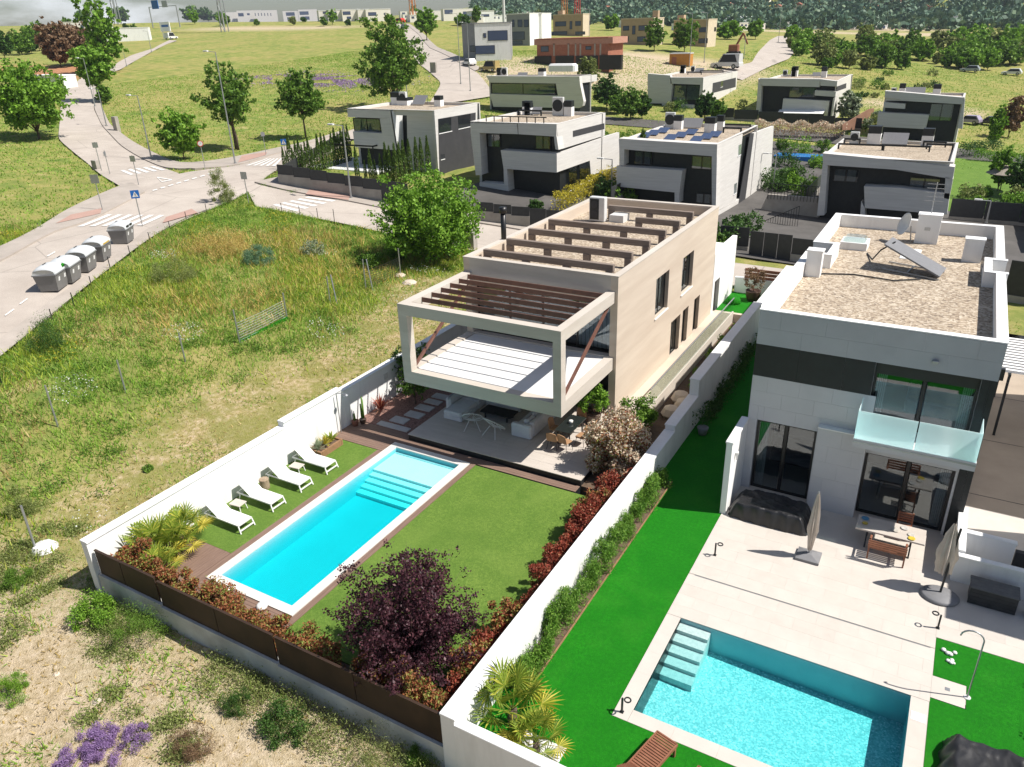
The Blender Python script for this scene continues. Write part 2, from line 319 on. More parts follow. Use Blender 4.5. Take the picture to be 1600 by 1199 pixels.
def watermat(name, absorb, dens_, bs, sc):
    "clear surface with ripples; the water body itself swallows red light with depth"
    m, n, l, b = NT(name); n.remove(b); t = n.new('ShaderNodeBsdfTransparent'); t.inputs[0].default_value = (.97, .99, 1, 1)
    g = n.new('ShaderNodeBsdfGlossy'); g.inputs['Roughness'].default_value = .04; nz = noise_at(n, l, sc, 3, .55)
    k = n.new('ShaderNodeBump'); k.inputs['Strength'].default_value = bs; k.inputs['Distance'].default_value = .05; l.new(nz.outputs['Fac'], k.inputs['Height']); l.new(k.outputs[0], g.inputs['Normal'])
    lw = n.new('ShaderNodeLayerWeight'); lw.inputs[0].default_value = .5; l.new(k.outputs[0], lw.inputs['Normal']); pw_ = n.new('ShaderNodeMath'); pw_.operation = 'POWER'; pw_.inputs[1].default_value = 5; l.new(lw.outputs['Facing'], pw_.inputs[0])
    fr = n.new('ShaderNodeMath'); fr.operation = 'MULTIPLY_ADD'; fr.inputs[1].default_value = .8; fr.inputs[2].default_value = .02; l.new(pw_.outputs[0], fr.inputs[0])
    x = n.new('ShaderNodeMixShader'); l.new(fr.outputs[0], x.inputs[0]); l.new(t.outputs[0], x.inputs[1]); l.new(g.outputs[0], x.inputs[2]); l.new(x.outputs[0], n['Material Output'].inputs[0])
    va = n.new('ShaderNodeVolumeAbsorption'); va.inputs['Color'].default_value = (*absorb, 1); va.inputs['Density'].default_value = dens_; l.new(va.outputs[0], n['Material Output'].inputs['Volume']); return m
MT['waterA'] = watermat('pool_water_still', (.0, .955, .958), 1.7, .25, 2.5)
MT['waterB'] = watermat('pool_water_rippled', (.22, .91, .925), .8, .9, 9)
def causticmat():  # pool floor: pale specks paint the water's caustic shimmer into the base colour
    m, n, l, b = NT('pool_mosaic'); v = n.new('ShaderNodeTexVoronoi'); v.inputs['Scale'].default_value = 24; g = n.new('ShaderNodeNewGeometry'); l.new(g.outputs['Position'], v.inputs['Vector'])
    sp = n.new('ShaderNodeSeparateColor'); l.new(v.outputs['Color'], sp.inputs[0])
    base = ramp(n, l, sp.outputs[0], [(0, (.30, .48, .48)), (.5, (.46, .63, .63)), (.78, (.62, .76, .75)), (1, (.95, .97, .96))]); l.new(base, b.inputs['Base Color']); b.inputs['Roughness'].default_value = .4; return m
MT['mosaic'] = causticmat()
MT['mosaic_wall'] = mat('pool_wall_tile', (.36, .58, .60), (.31, .53, .56), 2, .4)
MT['mosaic_step'] = mat('pool_step_tile', (.62, .66, .62), (.44, .52, .50), 9, .5)
# ================================================================ ground
def axis_(lo, a, b, hi, fine, g=1.09):
    m = list(np.arange(a, b+1e-6, fine)); d = fine; x = b
    while x < hi: d *= g; x += d; m.append(min(x, hi))
    d = fine; x = a
    while x > lo: d *= g; x -= d; m.insert(0, max(x, lo))
    return np.array(sorted(set(np.round(m, 3))))
PLOT = (-23.75, 12.0, 11.0, 53.0)
gx = axis_(-1100, -76, 14, 900, 1.); gy = axis_(-14, -13, 80, 1900, 1.)
gx = np.array(sorted(set(gx)|{PLOT[0], PLOT[1]})); gy = np.array(sorted(set(gy)|{PLOT[2], PLOT[3]}))
GX, GY = np.meshgrid(gx, gy); GZ = terr(GX, GY)
_rng = np.random.default_rng(5)
_near = (np.abs(GX+40) < 60) & (GY < 90)
GZ = GZ+np.where(_near, .06*np.sin(GX*1.3+GY*.4)*np.sin(GY*1.1-GX*.5)+_rng.normal(0, .02, GX.shape), 0)
nv = np.arange(GX.size).reshape(GX.shape)
cxm = (GX[:-1, :-1]+GX[1:, 1:])/2; cym = (GY[:-1, :-1]+GY[1:, 1:])/2
keep = ~((cxm > PLOT[0]) & (cxm < PLOT[1]) & (cym > PLOT[2]) & (cym < PLOT[3]))
Q = np.stack([nv[:-1, :-1], nv[:-1, 1:], nv[1:, 1:], nv[1:, :-1]], -1)[keep]
def groundmat():
    m, n, l, b = NT('meadow_ground'); b.inputs['Roughness'].default_value = .95; b.inputs['Specular IOR Level'].default_value = .1
    at = n.new('ShaderNodeAttribute'); at.attribute_name = 'zone'; sp = n.new('ShaderNodeSeparateColor'); l.new(at.outputs['Color'], sp.inputs[0])
    big = noise_at(n, l, .06, 5, .6); mid = noise_at(n, l, .45, 5, .65); fin = noise_at(n, l, 4, 4, .7); xf = noise_at(n, l, 22, 2, .7)
    grass = ramp(n, l, mid.outputs['Fac'], [(.32, (.12, .18, .04)), (.46, (.20, .245, .06)), (.58, (.29, .285, .085)), (.72, (.40, .345, .16))])
    grass = mixc(n, l, ramp(n, l, big.outputs['Fac'], [(.42, (0, 0, 0)), (.68, (.65, .65, .65))]), grass, (.36, .295, .115))
    dry = ramp(n, l, fin.outputs['Fac'], [(.30, (.19, .18, .055)), (.46, (.35, .29, .125)), (.60, (.50, .39, .245)), (.75, (.66, .56, .42))])
    dry = mixc(n, l, ramp(n, l, mid.outputs['Fac'], [(.42, (.75, .75, .75)), (.58, (0, 0, 0))]), dry, (.22, .225, .06))
    soil = ramp(n, l, fin.outputs['Fac'], [(.3, (.40, .30, .195)), (.7, (.62, .52, .39))])
    c = mixc(n, l, sp.outputs[0], grass, dry); c = mixc(n, l, sp.outputs[1], c, soil); c = mixc(n, l, sp.outputs[2], c, (.40, .20, .11))
    c = mixc(n, l, .35, c, ramp(n, l, xf.outputs['Fac'], [(.3, (.25, .25, .25)), (.7, (.75, .75, .75))]), 'OVERLAY')
    l.new(c, b.inputs['Base Color']); bump(n, l, b, xf.outputs['Fac'], .8, .08); return m
ground = npmesh('meadow_ground', np.stack([GX, GY, GZ], -1).reshape(-1, 3), Q, groundmat(), smooth=True)
tag(ground, 'rough meadow and bare ground sloping around the houses', kind='structure')
def sstep(a, b, x): t = np.clip((x-a)/(b-a), 0, 1); return t*t*(3-2*t)
def zones(X, Y):
    "dry: mown straw beside the garden wall and in front; soil: trodden sand in front; earth: ploughed or building ground"
    wob = 1.5*np.sin(Y*.35)+1.2*np.sin(Y*.13+2)+.8*np.sin(X*.6)
    dry = sstep(-35, -29.5, X+wob)*sstep(60, 40, Y)*(1-sstep(30, 60, X))
    dry = np.maximum(dry, sstep(14, 9, Y+.4*wob)*sstep(-60, -44, X+2*wob)*.95)
    dry = np.maximum(dry, .55*sstep(400, 250, Y)*sstep(230, 160, -X)*sstep(300, 120, Y-60)*0)
    soil = .75*sstep(11.5, 9.5, Y+.5*wob)*sstep(-34, -24, X+2*wob)
    def blob(px, py, rx, ry):
        c = G(px, py); return sstep(1, .6, np.hypot((X-c[0])/rx, (Y-c[1])/ry))
    earth = np.zeros_like(X)
    for a in ((50, 115, 26, 14), (100, 108, 18, 10)): earth = np.maximum(earth, blob(*a))
    soil = np.maximum(soil, .9*np.maximum.reduce([blob(950, 112, 36, 22), blob(1060, 100, 28, 16), blob(1440, 170, 14, 6), blob(1340, 45, 90, 40), blob(1250, 50, 60, 40), blob(1490, 55, 60, 30), blob(820, 118, 22, 12), blob(420, 45, 60, 14)]))
    return dry, soil, earth
d_, s_, e_ = zones(GX, GY)
ca = ground.data.color_attributes.new('zone', 'FLOAT_COLOR', 'POINT')
ca.data.foreach_set('color', np.stack([d_, s_, e_, np.ones_like(d_)], -1).astype(np.float32).ravel())
# ---------------------------------------------------------------- streets
def roadmat():
    m, n, l, b = NT('worn_asphalt'); t = noise_at(n, l, .25, 6, .65); c = ramp(n, l, t.outputs['Fac'], [(.3, (.38, .33, .285)), (.7, (.485, .43, .375))])
    f = noise_at(n, l, 18, 3, .7); c = mixc(n, l, .3, c, ramp(n, l, f.outputs['Fac'], [(.3, (.3, .3, .3)), (.7, (.7, .7, .7))]), 'OVERLAY')
    v = n.new('ShaderNodeTexVoronoi'); v.feature = 'DISTANCE_TO_EDGE'; v.inputs['Scale'].default_value = .13; w = noise_at(n, l, .5, 3); g = n.new('ShaderNodeNewGeometry')
    q = mixc(n, l, .025, g.outputs['Position'], w.outputs['Color'], 'ADD'); l.new(q, v.inputs['Vector'])
    c = mixc(n, l, ramp(n, l, v.outputs['Distance'], [(0, (.5, .5, .5)), (.004, (.35, .35, .35)), (.008, (0, 0, 0))]), c, (.16, .14, .12)); l.new(c, b.inputs['Base Color']); b.inputs['Roughness'].default_value = .85; bump(n, l, b, f.outputs['Fac'], .08); return m
MT['road'] = roadmat()
def dens(pairs, step=2.):
    out = []
    for (a, b), (c, d) in zip(pairs[:-1], pairs[1:]):
        n = max(1, int(max(np.linalg.norm(c-a), np.linalg.norm(d-b))/step)); out += [(a+(c-a)*i/n, b+(d-b)*i/n) for i in range(n)]
    return out+[pairs[-1]]
def smoothp(v, it=2):
    for _ in range(it):
        v = [v[0]]+[((v[i-1][0]+2*v[i][0]+v[i+1][0])/4, (v[i-1][1]+2*v[i][1]+v[i+1][1])/4) for i in range(1, len(v)-1)]+[v[-1]]
    return v
ROADS = []
def ribbon(name, prs, lift, m, cross=8, kerb=False, ground_pts=None):
    pr = ground_pts or [(G(*a), G(*b)) for a, b in prs]; pr = smoothp(dens(pr), 3)
    ROADS.append(np.array([a[:2] for a, b in pr]+[b[:2] for a, b in pr[::-1]]))
    V = []; Qd = []
    for a, b in pr:
        for k in range(cross+1):
            q = a+(b-a)*k/cross; V.append((q[0], q[1], float(terr(q[0], q[1]))+lift))
    w = cross+1
    for i in range(len(pr)-1):
        for k in range(cross): Qd.append((i*w+k, i*w+k+1, (i+1)*w+k+1, (i+1)*w+k))
    mb = MB().add(V, Qd)
    if kerb:
        for off in (0, cross):
            n0 = len(mb.v); mb.v += [(V[i*w+off][0], V[i*w+off][1], V[i*w+off][2]-.35) for i in range(len(pr))]
            mb.f += [(i*w+off, (i+1)*w+off, n0+i+1, n0+i) for i in range(len(pr)-1)]
    o = mb.build(name, m, smooth=False); return tag(o, kind='structure')
street = ribbon('street', [((-110,470),(-110,640)),((0,413),(0,560)),((87,361),(87,491)),((157,337),(173,421)),((227,301),(236,371)),((258,274),(310,333)),((302,268),(352,320)),((370,261),(398,296)),((417,245),(436,264)),((455,235),(474,250)),((530,210),(547,221)),((600,186),(612,196)),((690,160),(745,162))], .06, MT['road'], 10)
street2 = ribbon('side_street', [((212,308),(280,272)),((160,276),(246,260)),((136,255),(190,230)),((91,218),(160,198)),((94,188),(147,172)),((95,160),(147,156)),((104,142),(146,136)),((130,120),(146,121)),((172,108),(187,110)),((186,97),(216,93)),((205,87),(240,80)),((240,76),(262,69)),((265,63),(277,64))], .07, MT['road'], 6)
street3 = ribbon('back_street', [((380,284),(400,324)),((442,299),(470,338)),((572,321),(570,357)),((605,330),(605,367)),((745,350),(737,392)),((900,377),(900,425)),((1170,415),(1180,450)),((1330,435),(1340,475))], .08, MT['road'], 6)
street4 = ribbon('hill_street', [((668,166),(775,150)),((690,130),(748,116)),((655,101),(716,98)),((638,78),(672,76)),((632,56),(655,55)),((618,40),(634,38)),((604,31),(612,30))], .075, MT['road'], 6)
street5 = ribbon('far_street', [((1120,112),(1160,126)),((1175,98),(1232,93)),((1188,78),(1250,74)),((1203,63),(1246,62)),((1215,57),(1232,56))], .075, MT['road'], 6)
ribbon('pavement_west', [((-60,414),(-60,440)),((0,390),(0,414)),((66,356),(87,362)),((100,330),(121,355)),((150,309),(157,338)),((190,291),(205,313)),((206,287),(227,302))], .19, MT['pavement'], 6, True)
ribbon('pavement_field', [((142,118),(148,118)),((147,150),(157,150)),((148,172),(160,170)),((160,198),(172,196)),((190,230),(206,222)),((246,260),(262,250)),((266,267),(288,260)),((302,268),(330,254)),((370,261),(372,246)),((417,245),(440,231)),((455,235),(470,226)),((530,210),(540,204))], .19, MT['pavement'], 5, True)
ribbon('pavement_corner', [((398,287),(436,279)),((442,299),(447,287)),((572,321),(575,309)),((605,330),(605,318)),((745,350),(750,336)),((900,377),(905,360))], .2, MT['pavement'], 4, True)
ribbon('pavement_hill', [((742,112),(752,108)),((716,98),(728,95)),((672,76),(684,75)),((655,55),(664,55)),((634,38),(640,38))], .19, MT['pavement'], 3, True)
ribbon('pavement_verge', [((0,534),(0,562)),((87,470),(87,492)),((150,425),(172,424)),((205,385),(236,373)),((225,360),(292,341)),((290,335),(330,328))], .15, MT['pavement'], 4)
def paintq(px, lift, m, parent, name):
    pts = [G(*q) for q in px]; n = 4; V = []; Qd = []
    for i in range(n+1):
        for j in range(n+1):
            a = pts[0]+(pts[1]-pts[0])*i/n; b = pts[3]+(pts[2]-pts[3])*i/n; q = a+(b-a)*j/n; V.append((q[0], q[1], float(terr(q[0], q[1]))+lift))
    for i in range(n):
        for j in range(n): Qd.append((i*(n+1)+j, i*(n+1)+j+1, (i+1)*(n+1)+j+1, (i+1)*(n+1)+j))
    return MB().add(V, Qd).build(name, m, parent)
def zebra(A, B, C, D, n, par):
    A, B, C, D = map(np.array, (A, B, C, D))
    for i in range(n):
        t0, t1 = i/(n-.5), (i+.5)/(n-.5); paintq([A+(D-A)*t0, B+(C-B)*t0, B+(C-B)*t1, A+(D-A)*t1], .105, MT['paint'], par, 'zebra_stripe')
zebra((121,356), (168,337), (258,338), (223,354), 6, street)
zebra((188,268), (204,275), (259,267), (240,261), 5, street2)
zebra((384,260), (417,249), (441,249), (430,261), 5, street)
zebra((482,309), (526,315), (462,332), (426,322), 5, street3)
for i in range(9):
    a = np.array((238, 299.))+(np.array((349, 266))-np.array((238, 299)))*i/9; b = a+(7.6, -2.25); paintq([a, b, b+(1.4, 1.2), a+(1.4, 1.2)], .105, MT['paint'], street, 'lane_dash')
for a, b in (((31,477),(43,468.5)), ((8,495),(22,485)), ((74,402),(86,395))): paintq([a, b, (b[0]+1.6, b[1]+1.2), (a[0]+1.6, a[1]+1.2)], .105, MT['paint'], street, 'lane_dash')
for a, b in (((246,278),(269,282)), ((269,282),(253,285)), ((253,285),(246,278))):
    paintq([a, b, (b[0], b[1]+1.3), (a[0], a[1]+1.3)], .105, MT['paint'], street2, 'give_way_line')
for q in (((88,353),(112,339),(160,329),(158,337)), ((255,352),(260,343),(300,330),(310,336)), ((372,257),(378,246),(418,240),(416,245))): paintq(q, .22, MT['redpave'], street, 'red_paving')
paintq([(478,307), (486,297), (548,307), (545,316)], .225, MT['redpave'], street3, 'red_paving')
_co = np.empty(len(ground.data.vertices)*3, np.float32); ground.data.vertices.foreach_get('co', _co); _co = _co.reshape(-1, 3)
def inpoly(x, y, poly):
    c = np.zeros(len(x), bool); j = len(poly)-1
    for i in range(len(poly)):
        xi, yi = poly[i]; xj, yj = poly[j]; m = (yi > y) != (yj > y)
        with np.errstate(divide='ignore', invalid='ignore'): c ^= m & (x < (xj-xi)*(y-yi)/(yj-yi)+xi)
        j = i
    return c
_in = np.zeros(len(_co), bool)
for _pl in ROADS: _in |= inpoly(_co[:, 0], _co[:, 1], _pl)
_co[:, 2] -= np.where(_in, .22, 0); ground.data.vertices.foreach_set('co', _co.ravel()); ground.data.update()
# ================================================================ the left-hand plot: walls, lawn, pool
ZA = -.3
XW, XD = -23.66, -8.95          # inner face of the left wall; garden side of the dividing wall
def sbox(name, m, *a): return tag(MB().box(*a).build(name, m), kind='structure')
sbox('plot_base', MT['dirt'], XW-.05, 11.9, 11.15, 52.9, -3.2, -2.6)
def wall(name, label, pieces, cap=None, m=None):
    "boundary wall: each piece is (x0,x1,y0,y1,ztop); the coping oversails"
    p = pieces[0]; t = thing(name, label, 'wall', (p[0], p[2], ZA))
    for (x0, x1, y0, y1, zt) in pieces:
        MB().box(x0, x1, y0, y1, -2.6, zt).build('wall_run', m or MT['white'], t)
        MB().bbox(x0-.035, x1+.035, y0-.005, y1+.005, zt+.002, zt+.07, .015).build('coping', MT['coping'], t)
    return t
wall('garden_wall', 'long white rendered wall behind the four white sun loungers', [(XW-.32, XW, 11.0, 20.3, 1.44), (XW-.32, XW, 20.3, 24.1, 1.70), (XW-.32, XW+.02, 24.1, 34.0, 1.58), (XW-.32, XW, 34.0, 46.0, 1.70)])
wall('dividing_wall', 'white wall between the two gardens, stepped up toward the back', [(XD, XD+.42, 11.0, 27.95, 1.2), (XD, XD+.42, 27.95, 31.2, 1.45), (XD, XD+.42, 31.2, 43.0, 2.25), (XD, XD+.42, 43.0, 52.0, 2.0)])
fw = thing('front_fence', 'low stained wall topped with dark rust brown steel panels', 'fence', (XW, 11.1, -.8))
for x0, x1, zt in ((XW+.02, -20.3, .12), (-20.3, -15.0, .02), (-15.0, XD, -.05)):
    MB().box(x0, x1, 11.05, 11.3, -2.6, zt).build('low_wall', MT['lowwall'], fw)
for x0, x1, z0, z1 in ((XW+.12, -22.2, .14, 1.12), (-22.16, -20.38, .14, 1.12), (-20.28, -17.6, .04, 1.02), (-17.57, -15.06, .04, 1.02), (-14.98, -12.0, -.03, 1.0), (-11.97, XD-.04, -.03, 1.0)):
    MB().box(x0, x1, 11.13, 11.17, z0, z1).build('steel_panel', MT['corten'], fw)
    MB().box(x0, x1, 11.11, 11.19, z1+.002, z1+.04).build('top_rail', MT['corten'], fw)
    MB().box(x0-.0, x0+.05, 11.175, 11.22, z0-.1, z1).build('fence_post', MT['charcoal'], fw)
# lawn and beds (sheets laid round the pool)
pool = (-20.56, -16.38, 13.02, 23.92)   # outside of the coping
sbox('lawn', MT['turfA'], -16.1, XD-.02, 12.3, 23.88, -1, ZA)
sbox('lawn_strip', MT['turfA'], XW+.01, -20.86, 14.45, 23.0, -1, ZA)
sbox('front_bed', MT['dirt'], XW+.01, XD-.02, 11.32, 12.28, -1, ZA-.02)
sbox('corner_bed', MT['dirt'], XW+.01, -22.25, 12.3, 14.43, -1, ZA-.02)
sbox('gravel_bed', MT['redgravel'], XW+.03, -20.2, 24.87, 34, -1, ZA+.01)
sbox('side_bed', MT['dirt'], -12.3, XD-.02, 24.5, 31, -1, ZA-.02)
rt = thing('terrace', 'raised beige stone terrace under the overhanging frame', 'terrace', (-16, 27, 0)); rt['kind'] = 'structure'; del rt['category']
MB().box(-20.16, -11.28, 24.46, 32.9, -1, -.035).build('terrace_base', MT['charcoal'], rt)
nx, ny = 8, 14; tw, tl = (20.16-11.26)/nx, (32.9-24.42)/ny
for i in range(nx):
    for j in range(ny):
        MB().box(-20.16+i*tw+.004, -20.16+(i+1)*tw-.004, 24.42+j*tl+.004, 24.42+(j+1)*tl-.004, -.033, 0).build('floor_tile', MT['stone_tile'], rt)
dk = tag(thing('deck', 'brown timber deck boards round the pool', None, (-20, 24, ZA)), kind='structure')
rnd = random.Random(3)
def boards_x(x0, x1, y0, y1, z, w=.14):
    n = max(1, round((y1-y0)/w)); w = (y1-y0)/n
    for i in range(n): MB().box(x0, x1, y0+i*w+.004, y0+(i+1)*w-.004, z-.03, z+rnd.uniform(-.002, .002)).build('deck_board', MT['deck'], dk)
def boards_y(x0, x1, y0, y1, z, w=.14):
    n = max(1, round((x1-x0)/w)); w = (x1-x0)/n
    for i in range(n): MB().box(x0+i*w+.004, x0+(i+1)*w-.004, y0, y1, z-.03, z+rnd.uniform(-.002, .002)).build('deck_board', MT['deck_y'], dk)
MB().box(XW+.01, -20.78, 22.98, 24.86, -1, ZA-.04).box(-20.77, -20.2, 23.93, 24.86, -1, ZA-.04).box(-20.19, -11.3, 23.93, 24.455, -1, ZA-.04).build('deck_base', MT['charcoal'], dk)
boards_x(XW+.02, -20.6, 23.02, 24.4, ZA+.012); boards_x(XW+.02, -20.2, 24.41, 24.85, ZA+.012); boards_x(-20.59, -11.3, 23.95, 24.41, ZA+.012)
boards_y(-20.85, -20.58, 12.3, 23.0, ZA+.012); boards_y(-16.36, -16.11, 12.75, 23.93, ZA+.012); boards_y(-22.23, -20.87, 12.3, 14.43, ZA+.012); boards_x(-20.57, -16.12, 12.3, 13.0, ZA+.012)
MB().box(-22.24, -20.86, 12.29, 14.44, -1, ZA-.04).box(-20.85, -16.11, 12.29, 12.8, -1, ZA-.04).build('deck_base', MT['charcoal'], dk)
for i, (x0, x1, y0, y1) in enumerate(((-22.47,-20.64,24.92,25.3),(-22.15,-21.26,25.5,26.06),(-21.85,-20.9,26.3,26.86),(-21.84,-20.9,27.15,27.68),(-21.83,-20.9,27.95,28.4),(-21.83,-20.88,28.62,29.13))):
    tag(MB().bbox(x0, x1, y0, y1, ZA-.05, ZA+.06, .012).build('stepping_stone', MT['slabstone']), ['wide pale stepping slab nearest the pool, on red gravel', 'second square stepping slab counted from the pool, on red gravel', 'third square stepping slab counted from the pool, on red gravel', 'fourth square stepping slab counted from the pool, on red gravel', 'fifth square stepping slab counted from the pool, on red gravel', 'sixth and farthest square stepping slab, on red gravel'][i], 'paving slab', 'stepping slabs in the red gravel')
# pool of the left-hand plot
pl = tag(thing('swimming_pool', 'narrow bright turquoise pool with pale stone coping', None, (-18.5, 13, ZA)), kind='structure')
cw = .36; ix0, ix1, iy0, iy1 = pool[0]+cw, pool[1]-cw, pool[2]+cw, pool[3]-cw
def coping(x0, x1, y0, y1, along, n, par, z, m):
    for i in range(n):
        if along == 'x': a, b = x0+(x1-x0)*i/n, x0+(x1-x0)*(i+1)/n; MB().box(a+.003, b-.003, y0, y1, z-.05, z).build('coping_slab', m, par)
        else: a, b = y0+(y1-y0)*i/n, y0+(y1-y0)*(i+1)/n; MB().box(x0, x1, a+.003, b-.003, z-.05, z).build('coping_slab', m, par)
coping(pool[0], ix0, pool[2], pool[3], 'y', 11, pl, ZA+.03, MT['pool_coping']); coping(ix1, pool[1], pool[2], pool[3], 'y', 11, pl, ZA+.03, MT['pool_coping'])
coping(ix0, ix1, pool[2], iy0, 'x', 4, pl, ZA+.03, MT['pool_coping']); coping(ix0, ix1, iy1, pool[3], 'x', 4, pl, ZA+.03, MT['pool_coping'])
MB().box(ix0-.2, ix0, iy0-.2, iy1+.2, -2.5, ZA-.022).box(ix1, ix1+.2, iy0-.2, iy1+.2, -2.5, ZA-.022).box(ix0, ix1, iy0-.2, iy0, -2.5, ZA-.022).box(ix0, ix1, iy1, iy1+.2, -2.5, ZA-.022).build('pool_wall', MT['cyan'], pl)
MB().box(ix0, ix1, iy0, 20.612, -2.4, ZA-.86).build('pool_floor', MT['cyan'], pl)
MB().box(ix0, ix1, 21.85, iy1, -2.4, ZA-.22).build('pool_shelf', MT['cyan_step'], pl)
MB().box(ix0+.05, ix1-.05, iy1-.16, iy1-.005, ZA-.218, ZA-.20).build('shelf_drain', MT['mosaic_wall'], pl)
for i in range(4): MB().box(ix0, ix1, 21.85-(i+1)*.31, 21.85-i*.31-.002, -2.4, ZA-.22-.12*(i+1)).build('pool_step', MT['cyan_step'], pl)
MB().box(ix0+.004, ix1-.004, iy0+.004, iy1-.004, -1.9, ZA-.09).build('water', MT['waterA'], pl)
# ================================================================ house A (travertine house with the overhanging frame)
hA = thing('modern_house', 'beige stone flat roofed house with a large open frame cantilevered over its terrace', 'house', (-16.4, 30.5, 0))
AX0, AX1, AY0, AY1, AZ = -20.56, -12.32, 30.5, 46.3, 6.86
ups = [(35.6, 37.56, 3.2, 5.32), (39.8, 41.76, 3.2, 5.32)]; lows = [(38.4, 39.98, -.15, 2.05), (40.42, 41.45, -.15, 2.08), (42.55, 43.62, -.15, 2.1)]
holed('x', AX1, -.35, AY0, AY1, -1.5, AZ, ups+lows).build('side_wall', MT['travertine'], hA)
for (a, b, c, d) in ups+lows:
    xw = AX1-.24
    f = MB().box(xw, xw+.05, a, a+.07, c, d).box(xw, xw+.05, b-.07, b, c, d).box(xw, xw+.05, a+.07, b-.07, c, c+.07).box(xw, xw+.05, a+.07, b-.07, d-.07, d).box(xw, xw+.05, (a+b)/2-.035, (a+b)/2+.035, c+.07, d-.07).build('window_frame', MT['charcoal'], hA)
    MB().box(xw+.02, xw+.03, a+.07, b-.07, c+.07, d-.07).build('pane', MT['glass'], f)
    MB().box(xw-.3, xw-.25, a+.15, a+.15+(b-a)*.35, c+.1, d-.05).build('curtain', MT['curtain'], f)
    if c > 1: MB().box(AX1-.25, AX1+.06, a-.04, b+.04, c-.07, c-.004).build('window_sill', MT['coping'], f)
MB().box(AX0, AX0+.35, AY0, AY1, -1.5, AZ).build('far_side_wall', MT['travertine'], hA)
holed('y', AY1, -.35, AX0+.352, AX1-.352, -1.5, AZ, []).build('rear_wall', MT['travertine'], hA)
holed('y', AY0, .35, AX0+.352, AX1-.352, -.02, AZ, [(-20.2, -12.68, 2.98, 5.6), (-20.2, -12.68, 0, 2.36)]).build('front_wall', MT['trav_front'], hA)
MB().box(AX0-.02, AX1+.02, AY0-.02, AY0+.32, AZ+.002, AZ+.05).box(AX0-.02, AX1+.02, AY1-.32, AY1+.02, AZ+.002, AZ+.05).box(AX0-.02, AX0+.3, AY0+.32, AY1-.32, AZ+.002, AZ+.05).box(AX1-.3, AX1+.02, AY0+.32, AY1-.32, AZ+.002, AZ+.05).build('parapet_coping', MT['trav_front'], hA)
MB().box(AX0+.352, AX1-.352, AY0+.352, AY1-.352, 5.9, 6.28).build('gravel_roof', MT['gravel'], hA)
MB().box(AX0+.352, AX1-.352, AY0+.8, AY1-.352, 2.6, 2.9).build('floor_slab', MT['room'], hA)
for z0, z1 in ((2.98, 5.6), (0.0, 2.36)):      # glazing behind the terrace and behind the overhang
    yg = AY0+.55 if z0 > 1 else AY0+1.4
    g = MB()
    for k in range(5): x = -20.2+k*(7.52-.09)/4; g.box(x, x+.09, yg, yg+.08, z0, z1-.09)
    fr = g.box(-20.2, -12.68, yg, yg+.08, z1-.088, z1).build('sliding_frame', MT['black'], hA)
    for k in range(4): x = -20.11+k*1.8575; MB().box(x, x+1.765, yg+.03, yg+.04, z0, z1-.09).build('sliding_pane', MT['glass'], fr)
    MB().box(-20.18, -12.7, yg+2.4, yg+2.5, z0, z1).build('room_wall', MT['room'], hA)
    if z0 > 1:
        cu = MB()
        for k in range(16): cu.box(-14.6+k*.11, -14.52+k*.11, yg+.25+.04*(k % 2), yg+.29+.04*(k % 2), z0, z1-.1)
        cu.build('curtain', MT['curtain'], hA)
# the overhanging frame
PX0, PX1, PY, PB, PS, PT = -20.55, -12.47, 25.05, 2.35, 2.95, 6.17
MB().box(PX0, PX1, PY, AY0-.003, PB, PS-.10).build('overhang_slab', MT['trav_front'], hA)
MB().box(PX0, PX0+.42, PY+.42, AY0-.003, PS-.098, PS).box(PX1-.40, PX1, PY+.42, AY0-.003, PS-.098, PS).box(PX0, PX1, PY, PY+.418, PS-.098, PS).build('slab_upstand', MT['trav_front'], hA)
MB().box(PX0+.422, PX1-.402, PY+.422, AY0-.004, PS-.098, PS-.06).build('overhang_floor', MT['slab'], hA)
for x0, x1 in ((PX0, PX0+.46), (PX1-.37, PX1)): MB().box(x0, x1, PY, PY+.42, PS+.002, PT-.502).build('frame_post', MT['trav_front'], hA)
MB().box(PX0, PX1, PY, PY+.42, PT-.5, PT).build('front_beam', MT['trav_front'], hA)
for x0, x1 in ((PX0, PX0+.46), (PX1-.37, PX1)): MB().box(x0, x1, PY+.422, AY0-.003, PT-.52, PT).build('side_beam', MT['trav_front'], hA)
for k in range(7):
    y = 25.47+k*.765+.05; MB().box(PX0+.462, PX1-.372, y-.02, y+.02, PT-.24, PT-.02).build('pergola_slat', MT['rustbeam'], hA)
for x in (PX0+.25, PX1-.2): MB().bar((x, 25.55, PS+.02), (x, 30.4, PT-.56), .10, .14).build('diagonal_brace', MT['rustbeam'], hA)
# roof timbers: low trestles of one beam on posts
def trestle(x0, x1, y, posts):
    t = MB().bbox(x0, x1, y-.12, y+.12, 6.76, 7.08, .015).build('roof_beam', MT['wood_roof'], hA)
    for k in range(posts):
        x = x0+.02+(x1-x0-.38)*k/(posts-1); MB().box(x, x+.34, y-.16, y+.1, 6.28, 6.758).build('beam_post', MT['wood_roof'], t)
for a in ((-20.0, -13.0, 31.6, 4), (-20.0, -13.0, 33.9, 4), (-20.0, -13.0, 36.3, 4), (-20.0, -13.0, 38.7, 4), (-15.6, -13.0, 41.0, 2), (-18.3, -13.0, 43.4, 3)): trestle(*a)
b0 = P(788, 392, 6.28)
MB().tube([(b0[0], b0[1], 6.28), (b0[0], b0[1], 8.3)], .14, 14).tube([(b0[0], b0[1], 8.3), (b0[0], b0[1], 8.6)], .2, 14).build('flue', MT['black'], hA, True)
b0 = P(932, 347, 6.28); bx, by = b0[0], b0[1]
ac = MB().bbox(bx-.5, bx+.5, by, by+.42, 6.33, 7.75, .03).build('air_conditioner', MT['ac'], hA)
